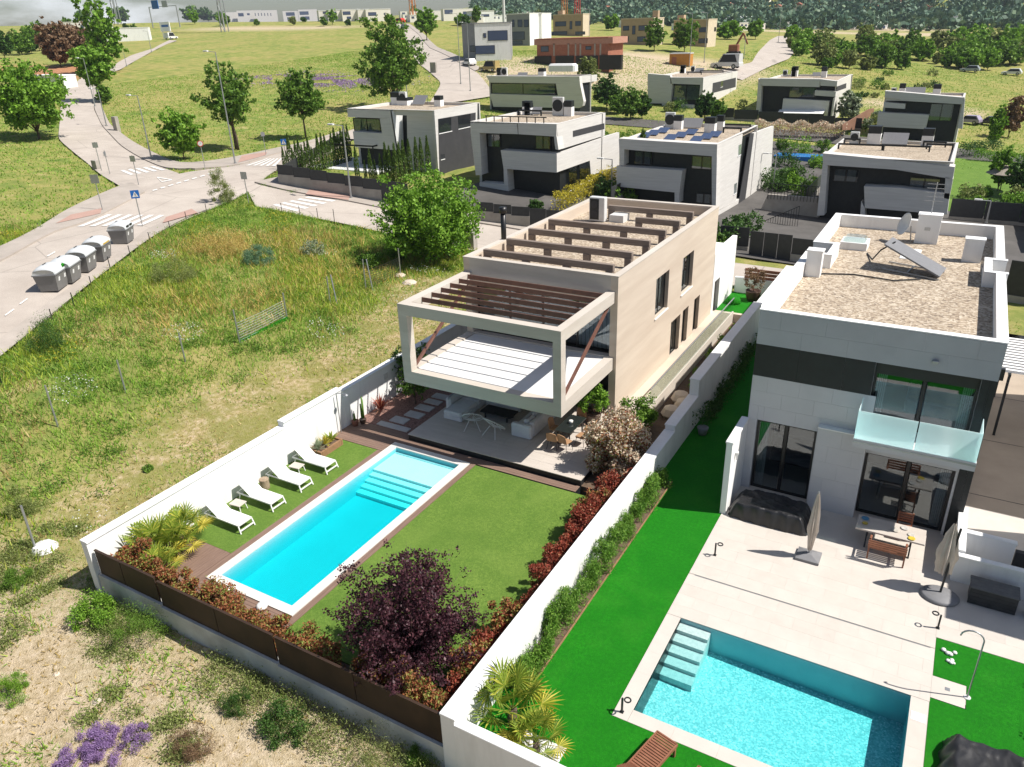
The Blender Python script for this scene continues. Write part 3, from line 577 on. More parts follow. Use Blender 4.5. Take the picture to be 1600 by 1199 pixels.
MB().box(bx-.44, bx+.14, by-.012, by-.002, 6.42, 7.66).build('fan_grille', MT['charcoal'], ac)
for z in (6.75, 7.33): MB().tube([(bx-.15, by-.03, z), (bx-.15, by-.012, z)], .22, 18).build('fan', MT['stonedark'], ac)
MB().box(bx+.7, bx+1.6, by+.3, by+1.3, 6.28, 6.7).build('roof_hatch', MT['ac'], hA)
# annex behind, raised side path with glass rail, sunken planting along the wall
holed('x', AX1+.02, -.3, AY1+.003, 51.5, -1.5, 3.9, [(46.75, 47.9, -.4, 2.0)]).build('annex_wall', MT['white'], hA)
MB().box(-16.5, AX1-.29, AY1+.003, 51.5, -1, 3.3).build('annex_roof', MT['white'], hA)
MB().box(AX1-.26, AX1-.2, 46.75, 47.9, -.4, 2.0).build('annex_door', MT['room'], hA)
MB().box(AX1+.003, -11.1, 31.8, 47.0, -1.5, -.02).build('side_path', MT['travertine'], hA)
MB().box(-11.098, -11.0, 31.8, 47.0, -1.5, .12).build('path_kerb', MT['trav_front'], hA)
for k in range(8): MB().box(-11.06, -11.045, 31.85+k*1.9, 33.72+k*1.9, .122, 1.0).build('rail_glass', MT['clearglass'], hA)
MB().box(-11.08, -11.02, 31.85, 47.0, 1.002, 1.04).build('hand_rail', MT['steel'], hA)
sbox('side_garden_bed', MT['dirt'], -10.99, XD-.01, 31.0, 47.0, -1.6, -.6)
sbox('back_lawn', MT['turfB'], -12.28, XD-.02, 47.3, 51.6, -1.5, -.1)
sbox('back_lawn_edge', MT['travertine'], -12.28, XD-.02, 47.0, 47.298, -1.5, -.06)
bw = wall('back_wall', 'low white wall closing the small rear lawn', [(-12.2, XD, 51.62, 51.9, .9)])
for z in (.95, 1.2, 1.45): MB().box(-11.6, -9.2, 51.7, 51.76, z, z+.2).build('wood_slat', MT['teak'], bw)
# ================================================================ right-hand plot: lawn, patio, pool
XB = XD+.42
sbox('vivid_lawn', MT['turfB'], XB+.005, -5.5105, 11.3, 47, -1, 0)
sbox('vivid_lawn_front', MT['turfB'], -5.51, 6.5, 11.3, 14.05, -1, 0)
sbox('vivid_lawn_right', MT['turfB'], 1.96, 6.5, 14.06, 18.72, -1, 0)
sbox('vivid_lawn_corner', MT['turfB'], 1.98, 6.5, 19.64, 21.3, -1, 0)
sbox('vivid_lawn_strip', MT['turfB'], 2.82, 6.5, 18.722, 19.638, -1, 0)
sbox('lawn_edging', MT['dirt'], XB+.01, XB+.62, 13.6, 26.0, -.5, .012)
sbox('lawn_edge_strip', MT['planter'], XB+.622, XB+.66, 13.6, 26.0, -.5, .05)
pt = tag(thing('patio', 'pale stone patio with large tiles', None, (-1, 23, 0)), kind='structure')
MB().box(-5.5, 6.4, 18.9, 29.5, -1, -.014).box(-5.5, -5.05, 14.05, 18.88, -2.6, -.014).box(1.52, 1.96, 14.05, 18.88, -2.6, -.014).box(-5.04, 1.51, 14.05, 14.2, -2.6, -.014).box(-5.04, 1.51, 18.58, 18.88, -2.6, -.014).build('patio_base', MT['patio2'], pt)
rnd = random.Random(8)
def tiles(x0, x1, y0, y1, w, l_, z=.004, shift=0):
    ny = max(1, round((y1-y0)/l_)); l_ = (y1-y0)/ny
    for j in range(ny):
        x = x0-(shift*w*.5 if j % 2 else 0)
        while x < x1-.01:
            a, b = max(x, x0), min(x+w, x1)
            if b-a > .02: MB().box(a+.0012, b-.0012, y0+j*l_+.0012, y0+(j+1)*l_-.0012, -.012, z+rnd.uniform(-.0006, .0006)).build('patio_tile', MT['patio'] if rnd.random() < .75 else MT['patio2'], pt)
            x += w
tiles(-5.5, 1.96, 20.80, 29.4, 1.2, .6, shift=1); tiles(1.962, 6.4, 21.32, 24.4, 1.2, .6, shift=1)
tiles(-5.5, 1.96, 18.56, 20.74, 1.2, .545, shift=1); tiles(1.962, 2.8, 18.74, 19.62, .84, .88); tiles(-5.5, -5.05, 14.06, 18.55, .45, .9); tiles(1.5, 1.95, 14.06, 18.55, .45, .9); tiles(-5.045, 1.495, 14.06, 14.5, 1.2, .44)
MB().box(-5.3, 1.85, 20.755, 20.785, -.012, -.001).build('drain_slot', MT['steel'], pt)
MB().box(1.55, 1.9, 17.7, 18.0, .0062, .012).build('skimmer_lid', MT['coping'], pt); MB().box(2.3, 2.42, 19.2, 19.32, .006, .012).build('drain_cover', MT['steel'], pt)
pb = tag(thing('swimming_pool', 'wide pool with rippled blue green water', None, (-2, 14.5, 0)), kind='structure')
bx0, bx1, by0, by1 = -5.05, 1.5, 14.5, 18.56
MB().box(bx0-.1, bx0, by0-.1, by1+.1, -2.4, -.03).box(bx1, bx1+.1, by0-.1, by1+.1, -2.4, -.03).box(bx0, bx1, by0-.1, by0, -2.4, -.03).box(bx0, bx1, by1, by1+.1, -2.4, -.03).build('pool_wall', MT['mosaic_wall'], pb)
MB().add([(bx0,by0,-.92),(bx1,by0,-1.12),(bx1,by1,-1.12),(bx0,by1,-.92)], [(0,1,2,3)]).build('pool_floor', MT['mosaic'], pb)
for i in range(5): MB().box(bx0, bx0+.98, by1-(i+1)*.37+.002, by1-i*.37, -1.9, -.18-.13*i).build('pool_step', MT['mosaic_step'], pb)
MB().box(bx0+.004, bx1-.004, by0+.004, by1-.004, -1.6, -.1).build('water', MT['waterB'], pb)
fwb = wall('front_garden_wall', 'white wall along the front of the right hand garden, palms behind it', [(XB+.002, 12, 11.0, 11.28, 1.0)])
# ---------------------------------------------------------------- house B
hB = thing('white_house', 'white and grey panelled house with a gravel roof and a glass balcony', 'house', (-1.5, 27, 0))
BX0, BX1, BY0, BY1, BZ = -5.38, 2.32, 27.0, 44.0, 7.5
holed('y', BY0+.03, .3, BX0, BX1, -.3, 6.49, [(-5.03, -2.83, 0, 3.1), (-1.1, 1.8, 0, 2.66), (-1.3, 1.88, 3.76, 6.19)]).build('front_wall', MT['palepanel'], hB)
MB().box(BX0, BX0+.3, BY0+.332, BY1, -.3, 6.49).build('side_wall', MT['palepanel'], hB)
MB().box(BX1-.3, BX1, BY0+.332, BY1, -.3, 6.49).build('far_side_wall', MT['palepanel'], hB)
MB().box(BX0+.302, BX1-.302, BY1-.3, BY1, -.3, 6.49).build('rear_wall', MT['palepanel'], hB)
rnd = random.Random(4)
def clad(x0, x1, z0, z1, w, h, m, y=BY0, skip=(), th=.028, stag=.5):
    nz = max(1, round((z1-z0)/h)); h = (z1-z0)/nz
    for j in range(nz):
        x = x0-(w*stag if j % 2 else 0)
        while x < x1-.02:
            a, b = max(x, x0), min(x+w, x1); c, d = z0+j*h, z0+(j+1)*h; x += w
            segs = [(a, b, c, d)]
            for (s0, s1, t0, t1) in skip:
                new = []
                for (p, q, r_, s_) in segs:
                    if q <= s0 or p >= s1 or s_ <= t0 or r_ >= t1: new.append((p, q, r_, s_)); continue
                    if p < s0: new.append((p, s0, r_, s_))
                    if q > s1: new.append((s1, q, r_, s_))
                    p2, q2 = max(p, s0), min(q, s1)
                    if r_ < t0: new.append((p2, q2, r_, t0))
                    if s_ > t1: new.append((p2, q2, t1, s_))
                segs = new
            for (p, q, r_, s_) in segs:
                if q-p > .03 and s_-r_ > .03: MB().box(p+.002, q-.002, y+rnd.uniform(-.0015, .0015), y+th, r_+.002, s_-.002).build('facade_panel', m, hB)
clad(BX0, BX1, 6.19, BZ-.02, 1.55, .65, MT['greypanel']); clad(BX0, -1.3, 4.92, 6.19, 1.55, 1.27, MT['charcoal']); clad(1.88, BX1, 0, 6.19, .5, 1.5, MT['charcoal'])
clad(BX0, -1.1, 0, 4.92, 1.15, .62, MT['palepanel'], skip=[(-5.03, -2.83, -.1, 3.1), (-2.78, -1.1, -.1, 3.42)])
MB().box(-2.78, -1.1, BY0-.25, BY0+.029, 0, 3.4).build('projecting_bay', MT['palepanel'], hB)
clad(-2.78, -1.1, 0, 3.4, .85, .62, MT['palepanel'], BY0-.28); MB().box(-2.8, -1.08, BY0-.3, BY0-.002, 3.402, 3.44).build('bay_coping', MT['coping'], hB)
MB().box(-1.1, 1.88, BY0+.0, BY0+.028, 2.67, 3.40).build('lintel', MT['palepanel'], hB)
sl = MB().box(-1.52, 2.22, 25.8, BY0-.002, 3.42, 3.74).build('balcony_slab', MT['palepanel'], hB)
for a, b in ((-1.5, .34), (.38, 2.2)): MB().box(a, b, 25.82, 25.84, 3.62, 4.82).build('balcony_glass', MT['frost'], sl)
MB().box(2.18, 2.2, 25.86, BY0-.01, 3.742, 4.82).build('balcony_glass', MT['frost'], sl); MB().box(-1.5, -1.48, 25.86, BY0-.01, 3.742, 4.82).build('balcony_glass', MT['frost'], sl)
MB().box(-1.52, 2.22, 25.79, 25.818, 3.60, 3.66).build('balcony_rail', MT['steel'], sl)
def slider(x0, x1, z0, z1, y, par, n=2, shade=.0, cur=(True, True)):
    f = MB().box(x0, x0+.09, y, y+.1, z0, z1).box(x1-.09, x1, y, y+.1, z0, z1).box(x0+.09, x1-.09, y, y+.1, z1-.1, z1).box(x0+.09, x1-.09, y, y+.1, z0, z0+.07)
    for k in range(1, n): x = x0+(x1-x0)*k/n; f.box(x-.06, x+.06, y+.005, y+.095, z0+.07, z1-.1)
    f = f.build('sliding_frame', MT['black'], par)
    for k in range(n): a, b = x0+(x1-x0)*k/n+.06, x0+(x1-x0)*(k+1)/n-.06; MB().box(a+.03, b-.03, y+.04, y+.052, z0+.07, z1-.1).build('pane', MT['glass'], f)
    for s, xx in ((0, x0+.12), (1, x1-.42)):
        if not cur[s]: continue
        c = MB()
        for k in range(5): c.box(xx+k*.06, xx+k*.06+.045, y+.25+.03*(k % 2), y+.28+.03*(k % 2), z0+.02, z1-.05)
        c.build('curtain', MT['curtain'], f)
    return f
slider(-5.02, -2.84, .02, 3.08, BY0+.16, hB, 2, cur=(True, False)); slider(-1.09, 1.79, .02, 2.64, BY0+.2, hB, 2, cur=(False, True)); slider(-1.29, 1.87, 3.76, 6.18, BY0+.2, hB, 2)
MB().box(-1.2, 1.8, BY0+.12, BY0+.19, 5.75, 6.15).build('blind_box', MT['black'], hB)
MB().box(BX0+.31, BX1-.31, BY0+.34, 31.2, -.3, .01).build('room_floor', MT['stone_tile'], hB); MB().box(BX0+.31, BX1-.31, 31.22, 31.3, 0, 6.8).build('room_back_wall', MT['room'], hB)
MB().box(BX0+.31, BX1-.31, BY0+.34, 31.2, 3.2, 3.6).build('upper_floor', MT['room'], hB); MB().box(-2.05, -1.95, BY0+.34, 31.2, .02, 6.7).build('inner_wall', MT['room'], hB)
MB().bbox(-.2, 1.6, 29, 30.9, 3.62, 4.15, .08).build('bed', mat('blue_bedding', (.10, .22, .42), (.30, .36, .44), 2.5, .9), hB)
MB().box(-.6, 1.0, 28.3, 29.2, .7, .76).box(-.5, -.42, 28.4, 29.1, .01, .7).box(.82, .9, 28.4, 29.1, .01, .7).build('indoor_table', MT['concrete'], hB)
MB().box(-4.8, -2.6, 29.5, 30.4, .02, .45).box(-4.8, -2.6, 30.2, 30.5, .45, .9).build('indoor_sofa', MT['stonedark'], hB)
# roof: gravel inside a white parapet with two light wells
pw = .3; par = MB(); cop = MB()
for a in ((BX0, BX1, BY0+.03, BY0+pw), (BX0, BX1, BY1-pw, BY1), (BX0, BX0+pw, BY0+pw, 35.4), (BX0, BX0+pw, 37.65, BY1-pw), (BX0, -4.25, 35.4, 35.62), (BX0, -4.25, 37.43, 37.65), (-4.47, -4.25, 35.62, 37.43), (BX1-pw, BX1, BY0+pw, 35.2), (BX1-pw, BX1, 37.5, BY1-pw), (1.6, BX1+.1, 35.2, 35.42), (1.6, BX1+.1, 37.28, 37.5), (1.6, 1.85, 35.42, 37.28)):
    par.box(*a, 6.5, BZ-.015); cop.box(a[0]-.02, a[1]+.02, a[2]-.02, a[3]+.02, BZ-.012, BZ+.03)
par.build('parapet', MT['white'], hB)
for i in range(12):
    n0 = i*8; MB().add(cop.v[n0:n0+8], [tuple(k for k in f) for f in MB().box(0,1,0,1,0,1).f]).build('parapet_coping', MT['coping'], hB).location.z = .0012*i
MB().box(BX0+pw, BX1-pw, BY0+pw, BY1-pw, 6.5, 6.9).build('gravel_roof', MT['gravel'], hB)
def chim(x, y, w, d, h, cap=.06):
    c = MB().box(x-w/2, x+w/2, y-d/2, y+d/2, 6.9, 6.9+h).build('chimney', MT['white'], hB); MB().box(x-w/2-.03, x+w/2+.03, y-d/2-.03, y+d/2+.03, 6.9+h+.002, 6.9+h+cap).build('chimney_cap', MT['coping'], c); return c
chim(-4.75, 34.1, .62, .5, 1.1); c2 = chim(-.85, 41.85, 1.0, .6, 1.35); MB().box(-1.0, -.75, 41.54, 41.548, 7.55, 7.7).build('vent_grille', MT['steel'], c2); chim(1.15, 39.1, .75, .5, 1.0)
sk = MB().box(-4.4, -3.2, 39.0, 40.2, 6.9, 7.25).build('skylight', MT['white'], hB); MB().bbox(-4.3, -3.3, 39.1, 40.1, 7.252, 7.45, .15).build('skylight_dome', MT['clearglass'], sk)
q = MB().tube([(-3.1, 38.6, 6.92), (-2.75, 37.3, 7.0), (-2.4, 36.4, 7.7), (-1.9, 36.7, 8.05)], .035, 6).tube([(-4.5, 34.3, 6.95), (-3.2, 34.8, 6.94), (-1.6, 34.5, 6.95), (-.6, 35.2, 6.95)], .03, 6).build('roof_pipe', MT['charcoal'], hB)
sp = MB().prism([(-2.3, 36.1, 8.0), (-2.12, 37.5, 8.0), (.22, 36.7, 7.05), (.04, 35.3, 7.05)], (.03, .0, .06)).build('solar_panel', MT['greyplastic'], hB)
for a, b in (((-2.22, 36.2, 6.9), (-2.22, 36.2, 7.97)), ((-2.05, 37.4, 6.9), (-2.05, 37.4, 7.95)), ((-1.2, 35.9, 6.9), (-1.2, 35.9, 7.55)), ((-2.22, 36.2, 6.95), (.05, 35.35, 6.95)), ((-2.05, 37.4, 6.95), (.2, 36.65, 6.95)), ((-1.2, 35.9, 6.96), (-1.0, 37.05, 6.96))): MB().bar(a, b, .05, .05).build('panel_strut', MT['steel'], sp)
MB().box(-1.7, -.9, 38.3, 40.2, 6.905, 6.93).build('roof_board', MT['coping'], hB)
ds = MB(); cc = np.array((-1.75, 41.5, 7.75))
ds.lathe((0, 0, 0), [(.02, 0), (.3, .05), (.52, .16), (.56, .2), (.5, .17), (.02, .02)], 18)
dsh = ds.build('satellite_dish', MT['ac'], hB, True); Mx = Matrix.Translation(cc)@Matrix.Rotation(R(-70), 4, 'Y')@Matrix.Rotation(R(25), 4, 'X'); dsh.data.transform(Mx)
MB().tube([(-1.5, 41.6, 6.9), (-1.6, 41.55, 7.7)], .035, 6).build('dish_mast', MT['steel'], dsh)
an = MB().tube([(-.85, 41.9, 8.3), (-.85, 41.9, 9.8)], .025, 6)
for k in range(5): an.bar((-1.25, 41.9, 8.9+k*.2), (-.45, 41.9, 8.9+k*.2), .02, .03)
for k in range(4): an.bar((-1.2+k*.24, 41.9, 8.9), (-1.2+k*.24, 41.9, 9.75), .02, .02)
an.build('antenna', MT['steel'], hB)
MB().bbox(.35, .55, BY0-.13, BY0-.003, 6.52, 6.62, .02).build('wall_lamp', MT['steel'], hB)
MB().box(BX1+.003, BX1+.13, BY0+.1, BY0+.25, 6.2, 6.6).build('side_lamp', MT['black'], hB)
fin = wall('fin_wall', 'short white fin wall standing out beside the black covered furniture', [(-5.58, -5.36, 24.74, 26.995, 3.05)])
MB().box(-5.355, -5.25, 25.3, 25.45, 2.3, 2.42).box(-5.31, -5.27, 25.35, 25.4, 2.1, 2.3).build('wall_lamp', MT['ac'], fin)
pw2 = wall('planter_wall', 'pair of low white walls forming a walled pit right of the patio', [(2.2, 6.4, 24.4, 24.62, .95), (2.2, 2.42, 24.625, 27.4, 1.05), (2.425, 3.9, 25.85, 26.07, 1.0)])
MB().box(2.424, 6.4, 24.63, 25.84, -.5, -.02).build('pit_floor', MT['concrete'], pw2); MB().box(3.95, 6.4, 25.86, 26.06, -.2, .75).build('pit_side', MT['stonedark'], pw2)
yd = sbox('side_yard', mat('beige_screed', (.42, .35, .275), (.34, .28, .22), .5, .85), 2.43, 9.5, 26.08, 47, -.9, -.02)
for y in (30.5, 35.5, 40.5): MB().box(2.45, 9.4, y, y+.03, -.018, -.014).build('screed_joint', MT['charcoal'], yd)
nb = thing('neighbour_house', 'pale house just past the right edge that shades the beige yard', 'house', (9, 30, 0))
MB().box(6.9, 12, 23.8, 29.2, 0, 6.6).box(6.9, 12, 31.0, 42, 0, 7.0).box(6.9, 12, 29.2, 31.0, 0, 3.2).build('wall', MT['white'], nb)
pg = thing('slatted_pergola', 'white slatted pergola beside the far end of the gravel roof', 'pergola', (4, 40, 0))
for k in range(13): MB().box(2.9, 6.8, 36.2+k*.34, 36.36+k*.34, 3.0, 3.12).build('slat', MT['white'], pg)
for x in (3.4, 5.6): MB().box(x, x+.1, 36.0, 40.6, 2.86, 2.998).build('beam', MT['charcoal'], pg)
for x in (3.4, 5.6):
    for y in (36.1, 40.4): MB().box(x, x+.1, y, y+.1, 0, 2.858).build('post', MT['charcoal'], pg)
# ================================================================ furniture, left-hand garden
def lounger_proto():
    t = thing('sun_lounger', 'x', 'sun lounger', (0, 0, 0), world=False)
    w = .33
    MB().bar((0, -w, .33), (-1.95, -w, .33), .04, .05).build('side_rail', MT['whitemetal'], t); MB().bar((0, w, .33), (-1.95, w, .33), .04, .05).build('side_rail', MT['whitemetal'], t)
    for a_ in (((-.02, -w, .33), (-.02, w, .33)), ((-1.93, -w, .33), (-1.93, w, .33)), ((.05, -w, .12), (.05, w, .12))): MB().bar(*a_, .04, .05).build('cross_rail', MT['whitemetal'], t)
    for x, dx in ((-.03, .10), (-1.75, -.10)):
        for s in (-1, 1): MB().bar((x, s*w, .32), (x+dx, s*(w+.02), 0), .045, .045, (0, 1, 0)).build('leg', MT['whitemetal'], t)
    n = 6
    MB().box(-1.18, 0, -w+.03, w-.03, .352, .372).build('seat_sling', MT['mesh_white'], t)
    MB().prism([(-1.18, -w+.03, .352), (-1.18, -w+.03, .372), (-1.83, -w+.03, .87), (-1.845, -w+.03, .855)], (0, 2*w-.06, 0)).build('back_sling', MT['mesh_white'], t)
    for s in (-1, 1): MB().bar((-1.18, s*(w-.02), .36), (-1.84, s*(w-.02), .865), .035, .035, (0, 1, 0)).build('back_rail', MT['whitemetal'], t)
    MB().bar((-1.6, 0, .33), (-1.62, 0, .68), .03, .03, (0, 1, 0)).build('back_strut', MT['whitemetal'], t)
    return t
lp = lounger_proto(); st = []
for y, nm in ((15.8, 'white sun lounger nearest the palms'), (17.47, 'white sun lounger second from the palms, with the tree stump stool on its far side'), (19.06, 'white sun lounger third from the palms, between the stump stool and the farther side table'), (20.64, 'white sun lounger farthest from the palms, next to the timber planter')):
    place(lp, st, (-21.52, y, ZA), 0, 1, nm, 'white sun loungers on the lawn strip')
def side_table_proto():
    t = thing('side_table', 'x', 'side table', world=False)
    MB().bbox(-.28, .28, -.22, .22, .30, .335, .015).build('table_top', MT['stone_tile'], t)
    for s in (-1, 1):
        for r_ in (-1, 1): MB().bar((s*.22, r_*.16, .30), (s*.27, r_*.19, 0), .03, .03, (0, 1, 0)).build('leg', MT['whitemetal'], t)
    return t
tp = side_table_proto(); st = []
place(tp, st, (-22.85, 16.62, ZA), .1, 1, 'low beige side table between the two loungers nearest the palms', 'low side tables'); place(tp, st, (-22.8, 19.88, ZA), .1, 1, 'low beige side table beside the lounger farthest from the palms', 'low side tables')
MB_ = MB().lathe((-23.1, 18.28, ZA), [(.2, 0), (.21, .1), (.2, .3), (.205, .42), (.19, .45), (.02, .452)], 18)
tag(MB_.build('stump_stool', mat('bleached_log', (.40, .31, .22), (.24, .18, .125), 5, .9, .5, 25, stretch=(3, 3, .4)), None), 'round tree stump stool between two white loungers', 'stool')
pn = thing('timber_planter', 'rectangular reddish timber planter with spiky plants on the lawn', 'planter', (-23, 22, ZA))
for a in ((-23.42, -22.62, 21.22, 21.32), (-23.42, -22.62, 22.58, 22.68), (-23.42, -23.32, 21.322, 22.578), (-22.72, -22.62, 21.322, 22.578)): MB().bbox(*a, ZA, ZA+.3, .012).build('plank', MT['planter'], pn)
MB().box(-23.32, -22.72, 21.32, 22.58, ZA, ZA+.22).build('soil', MT['dirt'], pn)
sh = thing('outdoor_shower', 'slim white outdoor shower pipe on the white wall beside the deck', 'shower', (-23.5, 23.55, ZA))
MB().tube([(-23.5, 23.55, ZA), (-23.5, 23.55, 1.75), (-23.3, 23.62, 1.8), (-23.05, 23.7, 1.78)], .022, 8).build('pipe', MT['steel'], sh); MB().lathe((-23.03, 23.7, 1.70), [(.02, .08), (.11, .02), (.11, 0), (.02, 0)], 14).build('shower_head', MT['steel'], sh)
for y, l_ in ((27.2, 'square frame wall light on the shaded white wall by the gravel bed'),):
    o = MB().box(XW+.021, XW+.05, y, y+.3, .95, 1.25).build('wall_light', MT['ac']); tag(o, l_, 'wall light')
for (px, py), l_ in (((352, 921), 'round white garden light among the red hedge near the pool corner'), ((409, 948), 'round white garden light by the near end of the pool, right one')):
    c = P(px, py, ZA+.15); o = MB().lathe((c[0], c[1], ZA-.02), [(.05, 0), (.05, .1), (.17, .12), (.2, .2), (.13, .28), (.02, .3)], 16).build('garden_light', MT['coping'], None, True); tag(o, l_, 'garden light')
# terrace furniture
def cushion_box(x0, x1, y0, y1, z0, z1, b=.06): return MB().bbox(x0, x1, y0, y1, z0, z1, b)
sf = thing('corner_sofa', 'white upholstered corner sofa with chaise on the shaded terrace', 'sofa', (-18.9, 27.4, 0))
cushion_box(-19.55, -18.5, 26.46, 28.0, .04, .27).build('base', MT['sofa'], sf); cushion_box(-19.55, -18.5, 26.46, 28.0, .272, .46, .08).build('seat_cushion', MT['sofa'], sf)
cushion_box(-19.55, -18.5, 28.003, 29.4, .04, .27).build('base', MT['sofa'], sf); cushion_box(-19.55, -18.5, 28.003, 29.4, .272, .46, .08).build('seat_cushion', MT['sofa'], sf)
cushion_box(-19.85, -19.553, 27.1, 29.6, .04, .78, .1).build('backrest', MT['sofa'], sf); cushion_box(-19.552, -16.5, 29.403, 29.75, .04, .78, .1).build('backrest', MT['sofa'], sf); cushion_box(-18.497, -16.5, 28.6, 29.40, .04, .46, .08).build('seat_cushion', MT['sofa'], sf)
sf2 = thing('box_sofa', 'white box armed sofa seen from behind next to the dining set', 'sofa', (-15.2, 27, 0))
cushion_box(-15.76, -14.72, 26.44, 26.72, .04, .68, .07).build('armrest', MT['sofa'], sf2); cushion_box(-15.02, -14.72, 26.723, 29.2, .04, .72, .08).build('backrest', MT['sofa'], sf2); cushion_box(-15.76, -15.023, 26.723, 29.2, .04, .42, .07).build('seat_cushion', MT['sofa'], sf2)
for k in range(3): cushion_box(-15.3, -15.03, 26.8+k*.78, 27.5+k*.78, .425, .8, .09).build('back_cushion', MT['sofa'], sf2)
ct = thing('coffee_table', 'low dark coffee table between the white sofas', 'table', (-17.1, 27.7, 0))
MB().bbox(-18.0, -16.3, 27.35, 28.15, .3, .36, .01).build('table_top', MT['charcoal'], ct)
for x in (-17.8, -16.6):
    for y in (27.45, 28.0): MB().box(x, x+.06, y, y+.06, 0, .298).build('leg', MT['charcoal'], ct)
def acapulco():
    t = thing('wire_chair', 'x', 'chair', world=False); hoop = [(.40*math.cos(a)*(1 if math.cos(a) < 0 else .9), .38*math.sin(a), .42-.34*math.cos(a)) for a in np.linspace(0, 2*math.pi, 25)]
    MB().tube(hoop, .012, 6).build('hoop', MT['whitemetal'], t)
    w = MB()
    for k in range(24): w.tube([hoop[k], (.0+.05*math.cos(k), .05*math.sin(k), .3)], .006, 4, cap=False)
    w.build('cords', MT['whitemetal'], t)
    for sx, sy in ((-1, -1), (-1, 1), (1, 0)): MB().tube([(sx*.12, sy*.12, .34), (sx*.34, sy*.3, 0)], .011, 6).build('leg', MT['whitemetal'], t)
    return t
ap = acapulco(); st = []
place(ap, st, (-17.75, 26.35, 0), R(115), 1.3, 'white wire string chair on the left of the pair, nearer the white chaise', 'white wire string chairs'); place(ap, st, (-16.5, 26.25, 0), R(80), 1.3, 'white wire string chair on the right of the pair, nearer the box sofa', 'white wire string chairs')
dt = thing('dining_table', 'dark glass topped dining table in the sun at the terrace end', 'table', (-13.1, 27, 0))
MB().bbox(-13.6, -12.8, 26.6, 28.3, .72, .75, .008).build('table_top', mat('smoked_glass', (.02, .025, .024), None, 4, .06, spec=.6), dt)
for x in (-13.5, -12.95):
    for y in (26.75, 28.1): MB().box(x, x+.05, y, y+.05, 0, .718).build('leg', MT['black'], dt)
MB().lathe((-13.2, 27.5, .752), [(.06, 0), (.09, .05), (.1, .14), (.07, .16), (.01, .162)], 14).build('bowl', MT['whitestone'], dt, True)
def rattan_chair():
    t = thing('rattan_chair', 'x', 'chair', world=False)
    MB().bbox(-.24, .24, -.23, .22, .42, .47, .03).build('seat', MT['rattan'], t)
    V = []; n = 7
    for i in range(n):
        a = -1+2*i/(n-1)
        for z in (.45, .68, .90): V.append((.25*a*(1-.12*(z > .8)), -.22-.05*(1-a*a)-(z-.45)*.22, z-(.06*a*a if z > .8 else 0)))
    Fc = [(i*3+k, (i+1)*3+k, (i+1)*3+k+1, i*3+k+1) for i in range(n-1) for k in range(2)]
    o = MB().add(V, Fc).build('backrest', MT['rattan'], t); m_ = o.modifiers.new('s', 'SOLIDIFY'); m_.thickness = .03
    for sx in (-1, 1):
        for sy in (-1, 1): MB().tube([(sx*.18, sy*.16, .43), (sx*.24, sy*.24, 0)], .012, 6).build('leg', MT['black'], t)
    return t
rc = rattan_chair(); st = []
for x, y, a, l_ in ((-13.5, 26.35, 5, 'tan rattan dining chair at the near left corner of the dark table'), (-12.95, 26.4, -12, 'tan rattan dining chair at the near right corner of the dark table'), (-12.5, 27.2, 82, 'tan rattan dining chair on the sunny right side of the dark table, nearer one'), (-12.5, 27.95, 95, 'tan rattan dining chair on the right side of the dark table, farther one'), (-13.3, 28.6, 180, 'tan rattan dining chair at the far end of the dark table'), (-13.85, 27.3, -92, 'tan rattan dining chair on the left side of the dark table')):
    place(rc, st, (x, y, 0), R(a), 1, l_, 'rattan dining chairs')
# ================================================================ furniture, right-hand garden
def lamp_proto():
    t = thing('bollard_lamp', 'x', 'lamp', world=False)
    MB().bar((0, 0, 0), (0, 0, .52), .05, .05, (0, 1, 0)).build('post', MT['charcoal'], t); MB().bbox(-.05, .05, -.05, .05, 0, .03, .005).build('foot', MT['charcoal'], t)
    ring = [(.09+.085*math.cos(a), 0, .52+.085*math.sin(a)) for a in np.linspace(0, 2*math.pi, 15)]; ring = [(.06+p[0], p[1]+.085*math.sin(k*2*math.pi/14), .53) for k, p in enumerate(ring)]
    MB().tube(ring, .022, 6).build('ring_head', MT['charcoal'], t); return t
lm = lamp_proto(); st = []
place(lm, st, (-5.0, 22.12, 0), 0, 1, 'dark ring headed bollard lamp at the lawn edge nearest the house', 'ring headed bollard lamps'); place(lm, st, (-5.29, 14.28, 0), 0, 1, 'dark ring headed bollard lamp at the near left corner of the wide pool', 'ring headed bollard lamps'); place(lm, st, (1.99, 21.75, 0), R(180), 1, 'dark ring headed bollard lamp on the patio beside the small lawn corner', 'ring headed bollard lamps')
